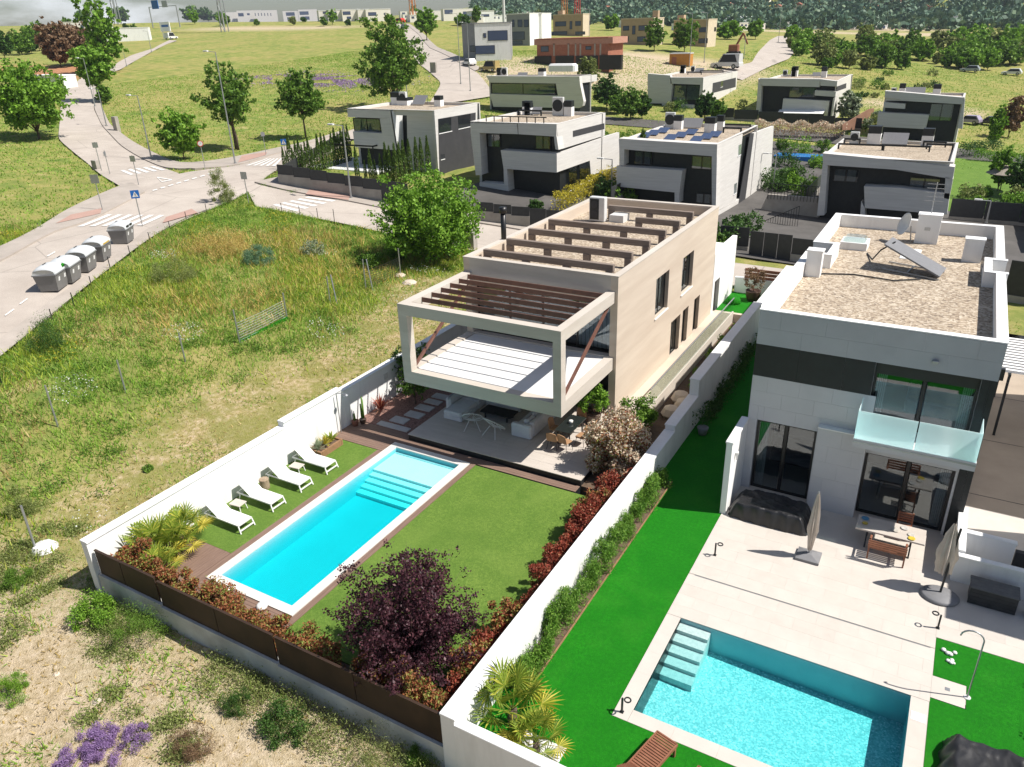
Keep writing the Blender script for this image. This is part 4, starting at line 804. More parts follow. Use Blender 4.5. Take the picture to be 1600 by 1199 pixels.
# closed parasols
pa = thing('closed_parasol', 'closed beige parasol on a square grey base beside the black cover', 'parasol', (-2.1, 23.5, 0))
MB().add([(-2.5,23.15,0),(-1.72,23.15,0),(-1.72,23.85,0),(-2.5,23.85,0),(-2.5,23.15,.1),(-1.72,23.15,.1),(-1.72,23.85,.1),(-2.5,23.85,.1),(-2.2,23.42,.2),(-2.02,23.42,.2),(-2.02,23.6,.2),(-2.2,23.6,.2)], [(0,3,2,1),(0,1,5,4),(1,2,6,5),(2,3,7,6),(3,0,4,7),(4,5,9,8),(5,6,10,9),(6,7,11,10),(7,4,8,11),(8,9,10,11)]).build('base', MT['greyplastic'], pa)
MB().tube([(-2.11, 23.51, .15), (-2.11, 23.51, 2.7)], .03, 8).build('pole', MT['steel'], pa)
def folded(c, z0, z1, r0, rm, n=20, seed=1):
    rg = random.Random(seed); V = []; lev = 9
    for i in range(lev):
        t = i/(lev-1); z = z0+(z1-z0)*t; r_ = (r0+(rm-r0)*min(1, t*3)) if t < .33 else rm*(1-(t-.33)/.67)**.8+.035
        for k in range(n): a = 2*math.pi*k/n; q = r_*(1+.28*(1 if k % 2 else -1)+rg.uniform(-.1, .1)); V.append((c[0]+q*math.cos(a), c[1]+q*math.sin(a), z+rg.uniform(-.015, .015)))
    return MB().add(V, [(i*n+k, i*n+(k+1) % n, (i+1)*n+(k+1) % n, (i+1)*n+k) for i in range(lev-1) for k in range(n)])
folded((-2.11, 23.51), .32, 2.62, .06, .13, seed=2).build('canopy', MT['parasol'], pa)
pc = thing('cantilever_parasol', 'closed beige parasol hanging on a dark leaning mast over a rounded black base', 'parasol', (1.95, 23.4, 0))
MB().lathe((0, 0, 0), [(.56, 0), (.58, .06), (.5, .12), (.1, .15), (.02, .15)], 28).build('base', MT['greyplastic'], pc, True).data.transform(Matrix.Translation((1.95, 23.35, 0))@Matrix.Diagonal((1, .85, 1, 1)))
MB().tube([(1.95, 23.4, .1), (2.0, 23.5, 1.2), (2.08, 23.65, 2.5)], .035, 8).build('mast', MT['charcoal'], pc); folded((1.9, 23.68), .75, 2.6, .2, .24, seed=5).build('canopy', MT['parasol'], pc)
# patio table, bench, chair
tb = thing('patio_table', 'long pale stone topped patio table with plates, half in shade', 'table', (.2, 25.4, 0))
MB().bbox(-.88, 1.3, 24.93, 25.85, .70, .76, .01).build('table_top', MT['stone_tile'], tb)
for x in (-.5, .9):
    for y0, y1 in ((25.1, 25.39), (25.68, 25.41)): MB().bar((x, y0-.1 if y0 < 25.4 else y0+.1, 0), (x, y1, .7), .07, .05, (1, 0, 0)).build('leg', MT['black'], tb)
MB().box(-.45, .9, 25.37, 25.43, .5, .56).build('stretcher', MT['black'], tb)
for x, y, r_, c, l_ in ((-.65, 25.62, .13, (.10, .28, .45), 'blue plate at the far left end of the patio table'), (-.62, 25.3, .1, (.55, .42, .08), 'yellow bowl at the left end of the patio table'), (.62, 25.62, .13, (.55, .53, .5), 'pale plate at the far side of the patio table'), (.35, 25.35, .13, (.56, .52, .46), 'beige plate in the middle of the patio table'), (.85, 25.3, .12, (.55, .52, .47), 'beige plate toward the right end of the patio table'), (.88, 25.08, .12, (.60, .45, .06), 'yellow bowl at the near right corner of the patio table')):
    o = MB().lathe((x, y, .761), [(r_*.5, 0), (r_, .03), (r_*.96, .036), (r_*.5, .012), (.005, .01)], 18).build('plate', mat('plate_glaze', c, None, 5, .25), None, True); tag(o, l_, 'plate')
bn = thing('teak_bench', 'brown slatted wooden bench in front of the patio table', 'bench', (.25, 24.6, 0))
for k in range(5): MB().bbox(-.38, .82, 24.42+k*.1, 24.5+k*.1, .41, .44, .006).build('seat_slat', MT['teak'], bn)
for k in range(4): MB().bbox(-.38, .82, 24.30-k*.025, 24.33-k*.025, .5+k*.1, .57+k*.1, .006).build('back_slat', MT['teak'], bn)
for x in (-.36, .76):
    for y, h in ((24.34, .86), (24.85, .6)): MB().box(x, x+.05, y, y+.05, 0, h if y > 24.5 else .88).build('leg', MT['teak'], bn)
    MB().bbox(x-.01, x+.06, 24.32, 24.92, .602, .64, .01).build('armrest', MT['teak'], bn)
chr_ = thing('teak_chair', 'brown slatted chair on the house side of the patio table', 'chair', (.6, 26.2, 0))
for k in range(4): MB().bbox(.35, .85, 26.0+k*.11, 26.09+k*.11, .41, .44, .006).build('seat_slat', MT['teak'], chr_)
for k in range(4): MB().bbox(.35, .85, 26.46, 26.49, .52+k*.1, .59+k*.1, .006).build('back_slat', MT['teak'], chr_)
for x in (.35, .8):
    for y, h in ((26.0, .41), (26.44, .92)): MB().box(x, x+.05, y, y+.05, 0, h).build('leg', MT['teak'], chr_)
# black covers
def cover(name, label, x0, x1, y0, y1, h, seed, bulge=.12, sag=.10):
    rg = np.random.default_rng(seed); nx, ny = 70, 40; V = []; asp = (x1-x0)/(y1-y0)
    ph = rg.uniform(0, 6, 8)
    for j in range(ny+1):
        for i in range(nx+1):
            u, v = i/nx*2-1, j/ny*2-1; e = max(abs(u), abs(v)); s = 1 if e < .78 else max(0, 1-((e-.78)/.22)**1.6); k = e**6*.06
            x = (x0+x1)/2+(x1-x0)/2*u*(1-.06*v*v); y = (y0+y1)/2+(y1-y0)/2*v*(1-.10*u*u)
            fold = sum(am*(1-abs(math.sin(fr*(u*math.cos(an)*asp+v*math.sin(an))+1.3*math.sin(2.3*v+u+ph[k_])+ph[(k_+3) % 8])))**2.2 for k_, (am, fr, an) in enumerate(((.03, 3, .5), (.022, 4.5, 2.1), (.018, 7, 1.2), (.014, 11, 2.7), (.01, 16, .2))))
            w = fold-.03+.02*math.sin(5*u+3*v+ph[0])
            z = h*s*(1+.10*math.sin(2.2*u+ph[1])+.06*math.sin(3*v+ph[2]))+w*min(1, .25+s)-sag*.4*(1-e)*s; V.append((x+.035*math.sin(14*v+ph[5])*e, y+.035*math.sin(17*u+ph[6])*e, max(.01, z)))
    o = MB().add(V, [(j*(nx+1)+i, j*(nx+1)+i+1, (j+1)*(nx+1)+i+1, (j+1)*(nx+1)+i) for j in range(ny) for i in range(nx)]).build(name, MT['plastic_black'], None, True)
    return tag(o, label, 'cover')
cover('furniture_cover', 'black plastic cover over outdoor furniture below the left glass door', -5.3, -2.35, 24.6, 26.1, .62, 3); cover('furniture_cover', 'black plastic cover at the bottom right corner of the lawn', 2.25, 5.2, 14.8, 17.5, .6, 5)
dbx = thing('deck_box', 'dark charcoal plank storage box against the low white wall', 'storage box', (3.4, 23.8, 0))
for k in range(4): MB().bbox(2.7, 4.05, 23.42+k*.17, 23.58+k*.17, .605, .64, .006).build('lid_board', mat('grey_lid_board', (.13, .13, .13), (.09, .09, .09), 4, .6) if k == 0 else bpy.data.materials['grey_lid_board'], dbx)
MB().box(2.74, 4.0, 23.45, 24.05, .02, .6).build('body', MT['charplastic'], dbx)
for k in range(4): MB().bbox(2.72, 4.02, 23.42, 23.448, .03+k*.145, .165+k*.145, .004).build('front_board', MT['charplastic'], dbx)
gb = tag(MB().lathe((4.45, 23.6, 0), [(.17, 0), (.18, .3), (.19, .55), (.12, .62), (.02, .64)], 14).build('gas_bottle', MT['signblue'], None, True), 'blue bottle beside the charcoal storage box at the right edge', 'bottle')
so = thing('pool_shower', 'tall curved metal pool shower standing at the lawn edge', 'shower', (2.84, 19.19, 0))
pts = [(2.84, 19.19, 0), (2.84, 19.19, 2.0)]+[(2.84-.27+.27*math.cos(a), 19.19, 2.0+.25*math.sin(a)) for a in np.linspace(.2, math.pi, 9)]
MB().tube(pts, .022, 8).build('pipe', MT['steel'], so, True); MB().lathe((2.84, 19.19, 0), [(.09, 0), (.09, .02), (.03, .03), (.03, .06)], 12).build('foot', MT['ac'], so)
rg = random.Random(2)
for k in range(11):
    x, y = (2.32+rg.uniform(-.16, .16), 20.75+rg.uniform(-.1, .1)) if k < 7 else (2.45+rg.uniform(-.14, .14), 20.42+rg.uniform(-.07, .07)); s = rg.uniform(.05, .085)
    o = MB().lathe((x, y, 0), [(s*.7, 0), (s, s*.4), (s*.75, s*.9), (.01, s)], 8).build('pebble', MT['whitestone'], None, True); o.rotation_euler.z = 0
    tag(o, 'white pebble in the small heap on the lawn corner', 'pebble', 'white pebbles on the lawn corner')
def teak_lounger(name, label, loc, rz):
    t = thing(name, label, 'sun lounger', loc, world=False); t.rotation_euler.z = rz
    for k in range(15): MB().bbox(-.28, .28, -.08-k*.082, -.02-k*.082, .31, .335, .004).build('slat', MT['teak'], t)
    for s in (-1, 1): MB().bar((s*.3, 0, .31), (s*.3, -1.95, .31), .04, .09).build('side_rail', MT['teak'], t)
    MB().bar((-.3, -.01, .31), (.3, -.01, .31), .04, .09).build('end_rail', MT['teak'], t)
    for k in range(8): MB().bar((-.28, -1.28-k*.075, .35+k*.055), (.28, -1.28-k*.075, .35+k*.055), .06, .022, (0, -.6, .8)).build('back_slat', MT['teak'], t)
    for s in (-1, 1):
        for y in (-.12, -1.8): MB().box(s*.3-.03, s*.3+.03, y-.03, y+.03, 0, .265).build('leg', MT['teak'], t)
    return t
teak_lounger('teak_lounger', 'brown slatted wooden sun lounger on the lawn at the bottom edge', (-3.85, 13.8, 0), R(-14)); teak_lounger('teak_lounger', 'second brown wooden sun lounger, mostly cut off by the bottom edge', (-2.6, 13.3, 0), R(-14))
bb = P(1265, 655, 0)
tag(MB().lathe((-8.0, 30.5, 0), [(.18, 0), (.22, .2), (.26, .35), (.24, .36), (.02, .33)], 14).build('plant_pot', MT['greyplastic'], None, True), 'grey pot in the shaded passage by the dividing wall', 'pot')
# ================================================================ vegetation
def unit(v): return v/(np.linalg.norm(v, axis=-1, keepdims=True)+1e-9)
def leafquads(pts, L, Wd, rng, up=0.):
    "one diamond leaf for each point"
    n = len(pts); d = rng.normal(size=(n, 3)); d[:, 2] += up; d = unit(d); s = unit(np.cross(d, rng.normal(size=(n, 3))))
    l_ = (L*rng.uniform(.6, 1.25, n))[:, None]; w = (Wd*rng.uniform(.6, 1.25, n))[:, None]
    V = np.stack([pts-d*l_/2, pts+s*w/2, pts+d*l_/2, pts-s*w/2], 1).reshape(-1, 3); return V, np.arange(4*n).reshape(-1, 4)
def blades(pts, h, w, rng, lean=.35):
    "one upright narrow triangle for each point"
    n = len(pts); a = rng.uniform(0, 2*np.pi, n); s = np.stack([np.cos(a), np.sin(a), 0*a], -1)*(w*rng.uniform(.6, 1.3, n))[:, None]/2
    t = np.stack([rng.normal(0, lean, n), rng.normal(0, lean, n), np.ones(n)], -1)*(h*rng.uniform(.5, 1.25, n))[:, None]
    return np.stack([pts-s, pts+s, pts+t], 1).reshape(-1, 3), np.arange(3*n).reshape(-1, 3)
def limbs(rng, n, rx, rz, z0, base, curve=.5, lo=.0, spike=.0):
    "curved limbs from the trunk to points spread through an uneven crown"
    out = []
    for k in range(n):
        a = 2*np.pi*(k*.618+rng.uniform(-.1, .1)); u = rng.uniform(lo, 1)**.7; el = np.arccos(1-1.55*((k+.5)/n))   # from the top round to below the widest ring
        r_ = rx*(.72+.36*rng.random())*(1+spike*(rng.random()**3)); tip = np.array([np.cos(a)*np.sin(el)*r_, np.sin(a)*np.sin(el)*r_, z0+rz+np.cos(el)*rz*(.78+.3*rng.random())*(1+spike*(rng.random()**3))])
        m = np.array([tip[0]*.35, tip[1]*.35, base+(tip[2]-base)*.55]); ts = np.linspace(0, 1, 7)[:, None]; s0 = np.array([0, 0, base])
        out.append((1-ts)**2*s0+2*ts*(1-ts)*m+ts**2*tip)
    return out
def tree(name, label, h, r_, trunk, leaf, mleaf, seed, nl=5000, n_limbs=40, bark='bark', group=None, loc=(0, 0, 0), spike=.15, stems=1, tr=None, cat='tree', spread=.17, inner=.3, nc=9, tight=.062):
    rng = np.random.default_rng(seed); t = thing(name, label, cat, (0, 0, 0), group, world=False); t.location = [float(v) for v in loc]
    rz = (h-trunk)/2; lb = limbs(rng, n_limbs, r_, rz, trunk, trunk*.9, spike=spike); tr = tr or max(.05, h*.018)
    w = MB()
    for k in range(stems):
        o = (0, 0) if stems == 1 else (.12*r_*math.cos(k*2.4), .12*r_*math.sin(k*2.4)); w.tube([(o[0], o[1], -.3), (o[0]*1.1+.03, o[1]*1.1, trunk*.5), (o[0]*.4, o[1]*.4, trunk), (0, 0, trunk+rz*.8)], [tr*1.25, tr, tr*.8, tr*.3], 7)
    for b in lb[::3]: w.tube(list(b[::2]), [tr*.42, tr*.3, tr*.16, tr*.06], 5)
    w.build('trunk', MT[bark], t, True)
    per = nl//len(lb); pts = []
    for b in lb:
        s = rng.uniform(inner, 1.0, nc)**.7*6; i = np.minimum(s.astype(int), 5); f = (s-i)[:, None]; c = b[i]*(1-f)+b[i+1]*f+rng.normal(0, 1, (nc, 3))*r_*spread*(.4+.6*(s/6)[:, None])*np.array([1, 1, .8])
        j = rng.integers(0, nc, per); pts.append(c[j]+rng.normal(0, 1, (per, 3))*r_*tight*np.array([1, 1, .75]))
    V, Qd = leafquads(np.concatenate(pts), leaf, leaf*.62, rng); npmesh('crown', V, Qd, mleaf, t); return t
def bush(name, label, c, rx, ry, h, leaf, mleaf, seed, n=2500, cat='shrub', group=None, spiky=False, parent=None):
    rng = np.random.default_rng(seed); k = int(14*rx**.5)+12; aa = rng.uniform(0, 6.28, k); rr_ = rng.random(k)**.5*.8; cl = np.stack([np.cos(aa)*rr_*rx, np.sin(aa)*rr_*ry, h*rng.uniform(.12, .85, k)*(1-.55*rr_**2)], -1); rad = rng.uniform(.14, .36, k)*min(rx, ry, h)
    i = rng.integers(0, k, n); d = unit(rng.normal(size=(n, 3))); p = cl[i]+d*(rad[i]*rng.uniform(.3, 1.25, n))[:, None]; p[:, 2] = np.abs(p[:, 2])+.02
    V, Qd = leafquads(p, leaf, leaf*(.2 if spiky else .6), rng, up=1.2 if spiky else .2); o = npmesh(name, V+np.array(c), Qd, mleaf, parent)
    return tag(o, label, cat, group) if label else o
def hedge(name, label, x0, x1, y0, y1, z, h, leaf, mleaf, seed, n, slim=.5, up=.3):
    rng = np.random.default_rng(seed); k = int(max(x1-x0, y1-y0)*9); cx = rng.uniform(x0, x1, k); cy = rng.uniform(y0, y1, k); lg = cx+cy; ch = h*(.72+.16*np.sin(lg*1.7)+.12*np.sin(lg*.63+1))*rng.uniform(.55, 1.1, k); rad = rng.uniform(.12, .30, k)*min(1, h)
    i = rng.integers(0, k, n); d = unit(rng.normal(size=(n, 3))); p = np.stack([cx, cy, ch-rad*.6], -1)[i]+d*(rad[i]*rng.uniform(.3, 1.25, n))[:, None]; dn = rng.random(n) < .35; p[:, 2] = np.clip(np.where(dn, p[:, 2]*rng.random(n), p[:, 2]), .02, None)+z
    V, Qd = leafquads(p, leaf, leaf*slim, rng, up=up); return tag(npmesh(name, V, Qd, mleaf), label, 'hedge')
LM = dict(green=leafmat('leaf_mid_green', (.055, .13, .018), (.155, .29, .035), (.27, .42, .07)), bright=leafmat('leaf_bright_green', (.09, .20, .02), (.22, .41, .04), (.33, .53, .08)),
 dark=leafmat('leaf_dark_green', (.022, .065, .014), (.08, .17, .03), (.15, .26, .06)), purple=leafmat('leaf_purple', (.022, .009, .013), (.078, .026, .038), (.17, .075, .085), trans=.2, rough=.45),
 red=leafmat('leaf_red', (.13, .03, .02), (.40, .085, .05), (.46, .26, .14)), redgreen=leafmat('leaf_red_and_green', (.16, .045, .02), (.42, .15, .07), (.26, .36, .08), tp=.85, lp=.5), cream=leafmat('cream_blossom', (.42, .30, .18), (.80, .72, .56), (.60, .28, .20)), brown=leafmat('leaf_brown', (.13, .075, .042), (.28, .18, .105), (.36, .25, .15)),
 olive=leafmat('leaf_olive', (.12, .16, .04), (.27, .32, .095), (.40, .43, .17)), silver=leafmat('leaf_silver', (.15, .20, .11), (.34, .40, .25), (.50, .55, .40)), blue=leafmat('leaf_blue_green', (.07, .17, .09), (.18, .31, .17), (.28, .42, .25)), straw=leafmat('dry_straw', (.28, .20, .07), (.52, .39, .15), (.68, .56, .29)), ochre=leafmat('dry_ochre', (.44, .32, .09), (.66, .48, .15), (.70, .58, .24)),
 yellow=leafmat('yellow_hedge_leaf', (.24, .24, .03), (.58, .48, .04), (.70, .58, .06)), grass=leafmat('meadow_blade', (.13, .27, .03), (.28, .46, .055), (.46, .52, .13), trans=.35), lime=leafmat('meadow_blade_lime', (.26, .36, .03), (.44, .52, .06), (.58, .58, .14), trans=.35), lav=leafmat('lavender_flower', (.22, .14, .30), (.40, .25, .50), (.52, .38, .62)), palm=leafmat('palm_frond', (.13, .20, .02), (.30, .40, .05), (.52, .50, .08)), palmy=leafmat('palm_frond_yellow', (.30, .28, .03), (.58, .50, .06), (.70, .58, .11)), cyp=leafmat('cypress_leaf', (.035, .08, .016), (.12, .20, .035), (.22, .30, .06)), white=leafmat('white_petal', (.7, .7, .64), (.86, .86, .82)), bamboo=leafmat('bamboo_leaf', (.055, .15, .018), (.17, .33, .04), (.30, .46, .09)), forest=leafmat('forest_canopy', (.04, .10, .07), (.12, .20, .12), (.20, .28, .16), trans=.1))
# purple-leaved plum in the near corner of the lawn
tree('plum_tree', 'dark purple leaved plum tree in the near corner of the lawn', 3.9, 1.8, .15, .10, LM['purple'], 11, 42000, 96, loc=(-11.5, 13.1, ZA), spike=.5, stems=5, tr=.05, spread=.085, inner=.08, nc=22, tight=.045)
hedge('red_hedge', 'red and green leaved hedge behind the brown steel front fence', XW+.3, -9.6, 11.5, 12.25, ZA, 1.5, .11, LM['redgreen'], 5, 52000)
hedge('red_hedge', 'dark red leaved hedge along the lawn side of the dividing wall', -10.0, -9.15, 12.2, 24.8, ZA, 1.35, .105, LM['red'], 6, 50000)
fs_ = thing('flowering_shrub', 'large cream flowering shrub overhanging the terrace end and dividing wall', 'shrub', (-10.35, 26.3, ZA))
bush('foliage', None, (-10.35, 26.3, ZA), 1.5, 2.1, 2.9, .12, LM['redgreen'], 7, 11000, parent=fs_); bush('blossom', None, (-10.35, 26.3, ZA+.05), 1.55, 2.15, 3.0, .13, LM['cream'], 7, 11000, parent=fs_)
bush('green_shrub', 'rounded dark green shrub at the corner of the stone house', (-11.0, 30.2, ZA), 1.15, 1.0, 2.0, .14, LM['green'], 8, 3800)
for i, (y, h) in enumerate(((36.5, 1.3), (39.0, 1.8), (41.5, 1.5), (44.0, 1.2))): bush('side_shrub', ['leafy shrub in the sunken side bed, nearest the white wall step', 'tallest leafy shrub in the sunken side bed', 'third leafy shrub along the sunken side bed', 'farthest leafy shrub in the sunken side bed'][i], (-9.8, y, -.6), .75, 1.0, h, .13, LM['green'], 20+i, 1500, group='shrubs in the sunken side bed')
for i, (x, y) in enumerate(((-10.2, 32.6), (-9.9, 33.6), (-10.3, 34.4))): tag(MB().lathe((x, y, -.65), [(.35, 0), (.5, .25), (.35, .55), (.1, .66)], 9).build('boulder', MT['travertine']), ['pale boulder at the near end of the side bed', 'pale boulder, middle one of three in the side bed', 'pale boulder farthest along the side bed'][i], 'boulder', 'boulders in the side bed')
def potted(name, label, c, pr, ph, mp_, plant):
    t = thing(name, label, 'potted plant', c); MB().lathe(c, [(pr*.7, 0), (pr*.95, ph*.5), (pr, ph*.9), (pr*1.04, ph), (pr*.9, ph), (pr*.85, ph*.9), (.01, ph*.9)], 18).build('pot', mp_, t, True); plant(t); return t
potted('potted_tree', 'leafy green tree in a brown pot by the stone column', (-12.95, 29.3, 0), .42, .55, MT['potbrown'], lambda t: (bush('foliage', None, (-12.95, 29.3, .6), .75, .7, 1.75, .13, LM['bright'], 31, 2600, parent=t), MB().tube([(-12.95, 29.3, .45), (-12.95, 29.3, 1.4)], .04, 7).build('stem', MT['bark'], t)))
potted('potted_bush', 'bronze leaved bush in a round brown pot on the small rear lawn', (-10.6, 50.3, -.1), .5, .7, MT['potbrown'], lambda t: (bush('foliage', None, (-10.6, 50.3, .6), .75, .7, 2.3, .12, LM['brown'], 33, 1800, parent=t), MB().tube([(-10.6, 50.3, .5), (-10.6, 50.3, 2.2)], .03, 6, .01).build('stem', MT['bark'], t)))
potted('potted_cactus', 'small cactus in a terracotta pot at the end of the deck', (-23.35, 24.4, ZA), .17, .28, MT['terracotta'], lambda t: MB().tube([(-23.35, 24.4, 0), (-23.35, 24.4, .35)], .06, 8, .04).build('cactus', MT['turfA'], t, True))
def columns(t): [MB().tube([(-23.2+.05*k, 24.75+.07*(k % 2), 0), (-23.2+.06*k, 24.75+.1*(k % 2), .75+.2*k)], .05, 7, .035).build('cactus_column', LM['bamboo'], t, True) for k in range(3)]
potted('potted_cactus', 'tall columnar green cactus in a dark pot against the white wall', (-23.15, 24.75, ZA), .17, .25, MT['potbrown'], columns)
tag(MB().lathe((-11.6, 49.2, -.1), [(.45, 0), (.5, .15), (.4, .42), (.1, .5)], 12).build('turf_mound', MT['turfB'], None, True), 'turf covered mound on the small rear lawn', 'mound')
tree('citrus_tree', 'glossy dark leaved small tree between the shaded wall and the overhang', 2.9, 1.05, .7, .15, LM['dark'], 41, 2600, 22, loc=(-22.9, 28.6, ZA)); tree('citrus_tree', 'smaller glossy leaved tree in the gravel nearest the stepping slabs', 1.9, .75, .4, .14, LM['green'], 42, 1500, 16, loc=(-22.1, 27.6, ZA))
# rosettes and fan palms
def rosette(name, label, c, n, L, w, mleaf, seed, flat=.3, cat='plant', parent=None, part=False):
    rng = np.random.default_rng(seed); m = MB()
    for k in range(n):
        a = k*2.399; el = R(20+65*rng.random()); d = np.array([math.cos(a)*math.cos(el), math.sin(a)*math.cos(el), math.sin(el)]); l_ = L*rng.uniform(.75, 1.1); s = np.array([-math.sin(a), math.cos(a), 0])*w; p0 = np.array(c)+(0, 0, .1); p1 = p0+d*l_*.55; p2 = p0+d*l_-np.array([0, 0, flat*l_*.35])
        m.add([p0-s*.5, p0+s*.5, p1+s, p1-s, p2], [(0, 1, 2, 3), (3, 2, 4)])
    o = m.build(name, mleaf, parent); return o if part else tag(o, label, cat)
rosette('cordyline', 'spiky dark red cordyline against the shaded white wall', (-23.15, 26.15, ZA), 70, .95, .022, LM['red'], 3)
for k, (y, m_) in enumerate(((21.5, 'silver'), (21.95, 'palmy'), (22.35, 'palm'))): rosette('planter_plant', None, (-23.02, y, ZA+.15), 34, .62, .03, LM[m_], 50+k, parent=pn, part=True)
def fan_palm():
    t = thing('fan_palm', 'x', 'palm', world=False); rng = np.random.default_rng(9); MB().tube([(0, 0, -.2), (.02, 0, .45)], .12, 10, .1).build('trunk', MT['bark'], t, True)
    for k in range(17):
        a = k*2.399; el = R(78-75*(k/17)); d = np.array([math.cos(a)*math.cos(el), math.sin(a)*math.cos(el), math.sin(el)]); s = np.array([-math.sin(a), math.cos(a), 0]); L = .62+.12*rng.random(); hub = np.array([0, 0, .42])+d*L-np.array([0, 0, .08*(k/17)])
        f = MB().tube([(0, 0, .4), tuple(hub)], .012, 4); nb_ = 17
        for j in range(nb_):
            b = R(-125+250*j/(nb_-1)); e = d*math.cos(b)+s*math.sin(b); nrm = np.cross(e, np.cross(d, s)); nrm = nrm/(np.linalg.norm(nrm)+1e-9); l_ = .56*(1-.18*abs(j/(nb_-1)*2-1)); tip = hub+e*l_-np.array([0, 0, .10*l_])
            f.add([hub, hub+e*l_*.5+nrm*.028, tip, hub+e*l_*.5-nrm*.028], [(0, 1, 2, 3)])
        f.build('frond', LM['palmy'] if k > 12 else LM['palm'], t)
    return t
fp = fan_palm(); st = []
for (x, y, z, s, a, l_) in ((-23.05, 12.9, ZA, 1.15, 0, 'fan palm nearest the left wall in the corner bed'), (-23.0, 14.2, ZA, 1.0, 1, 'fan palm beside the first white lounger'), (-22.5, 13.4, ZA, .95, 2.2, 'yellowing fan palm at the middle of the corner bed by the deck'), (-21.9, 12.2, ZA, .9, 3.1, 'fan palm rising from the red hedge near the deck'), (-7.75, 12.55, 0, 1.2, .7, 'large yellow green fan palm inside the front white wall'), (-6.75, 12.05, 0, .85, 1.9, 'smaller fan palm in the white gravel by the front wall')):
    place(fp, st, (x, y, z), a, s, l_, 'fan palms')
sbox('white_gravel_bed', MT['whitegravel'], -7.3, -6.1, 11.3, 12.5, -.2, .03)
for i, (y, mk_, h_) in enumerate(((21.2, 'red', 1.5), (22.6, 'redgreen', 1.7), (24.0, 'red', 1.6), (15.6, 'redgreen', 1.5), (13.6, 'redgreen', 1.4))): bush('border_shrub', ['loose red shrub swelling out of the wall hedge, third before the cream shrub', 'loose red and green shrub second before the cream shrub', 'loose red shrub right before the cream shrub', 'orange green shrub right of the purple tree', 'orange green shrub in the corner below the purple tree'][i], (-9.75, y, ZA), .75, .85, h_, .11, LM[mk_], 350+i, 3200, group='loose shrubs along the wall hedge')
hedge('bamboo_hedge', 'feathery green hedge in the narrow bed against the white dividing wall', XB+.1, XB+.55, 13.6, 25.8, 0, 1.25, .13, LM['bamboo'], 12, 30000, .22, 1.0)
hedge('shade_hedge', 'dark creeping hedge along the foot of the dividing wall beside the house', XB+.05, XB+.6, 30.5, 46, 0, 1.3, .12, LM['dark'], 13, 6000)
hedge('conifer_hedge', 'dark conifer hedge at the right edge of the lawn', 5.1, 5.9, 14, 21.0, 0, 2.2, .12, LM['dark'], 14, 9000)
# ---------------------------------------------------------------- trees along the streets and in the fields
def at(px, py): return G(px, py)
def mpp(p): return float(np.linalg.norm(np.array(p)-C0))/F      # metres per photo pixel at p
def street_tree(px, py, top, wpx, mk, label, seed, trunk=.2, nl=5200, name='street_tree', n_limbs=40, leafpx=4.6, spike=.15, stems=1, group=None):
    p = at(px, py); k = mpp(p); h = (py-top)*k*.97; r_ = wpx*k/2*.84
    return tree(name, label, h, r_, h*trunk, max(.12, leafpx*k), LM[mk], seed, int(nl*1.5), n_limbs, spread=.15, loc=p, spike=spike, stems=stems, group=group, tr=max(.06, h*.014))
street_tree(369, 234, 118, 82, 'green', 'leafy street tree with two thin stems beside the tall lamp post', 61, .3, stems=2)
street_tree(478, 217, 122, 72, 'green', 'round crowned tree standing alone in the meadow by the crossing', 62, .3)
street_tree(288, 250, 180, 62, 'bright', 'small bright green tree at the street corner', 63, .12)
street_tree(618, 172, 42, 96, 'green', 'tall loose tree rising behind the white corner house', 64, .12, 8000, n_limbs=44, spike=.4)
street_tree(667, 64, 20, 34, 'bright', 'bright green tree beside the uphill street', 65, .2, 2600)
street_tree(62, 218, 118, 104, 'bright', 'large spreading green tree left of the curving street', 66, .1, 9000, n_limbs=50)
street_tree(172, 116, 20, 50, 'bright', 'tall pointed green tree where the side street bends', 67, .12, 4200, spike=.4)
street_tree(158, 160, 84, 52, 'bright', 'light green tree on the inside of the street bend', 68, .25, 4200)
street_tree(165, 162, 138, 20, 'green', 'low green bush under the trees at the street bend', 69, .05, 1200)
street_tree(96, 106, 50, 46, 'brown', 'dark brown tree at the edge of the ploughed plot', 70, .08, 4200); street_tree(128, 102, 52, 52, 'brown', 'lighter brown tree right of the dark brown one', 71, .08, 4200)
for i, (px, py, top, w, mk) in enumerate(((8, 92, 58, 30, 'dark'), (35, 86, 58, 34, 'green'), (62, 80, 48, 36, 'green'), (90, 62, 44, 22, 'bright'), (50, 84, 62, 20, 'dark'), (128, 34, 22, 16, 'green'), (190, 36, 16, 22, 'green'), (108, 52, 34, 14, 'green'), (300, 34, 14, 26, 'green'), (322, 32, 18, 26, 'dark'), (345, 33, 22, 18, 'green'))):
    street_tree(px, py, top, w, mk, ['leftmost dark tree in the row on the far left', 'second tree in the far left row', 'third and tallest tree in the far left row', 'bright tree at the right end of the far left row', 'low dark tree in front of the far left row', 'tree behind the flat roofed pale house', 'tree beside the tall pylon', 'small tree left of the flat roofed pale house', 'left tree of three under the blue road sign', 'middle tree of three right of the blue road sign', 'right tree of three right of the blue road sign'][i], 80+i, .08, 1300, 'distant_tree' , 24, 4.0, group='distant trees on the left')
street_tree(676, 408, 272, 165, 'bright', 'big bushy tree between the back street and the stone house', 90, .06, 17000, n_limbs=80, leafpx=5.4, stems=4, spike=.25)
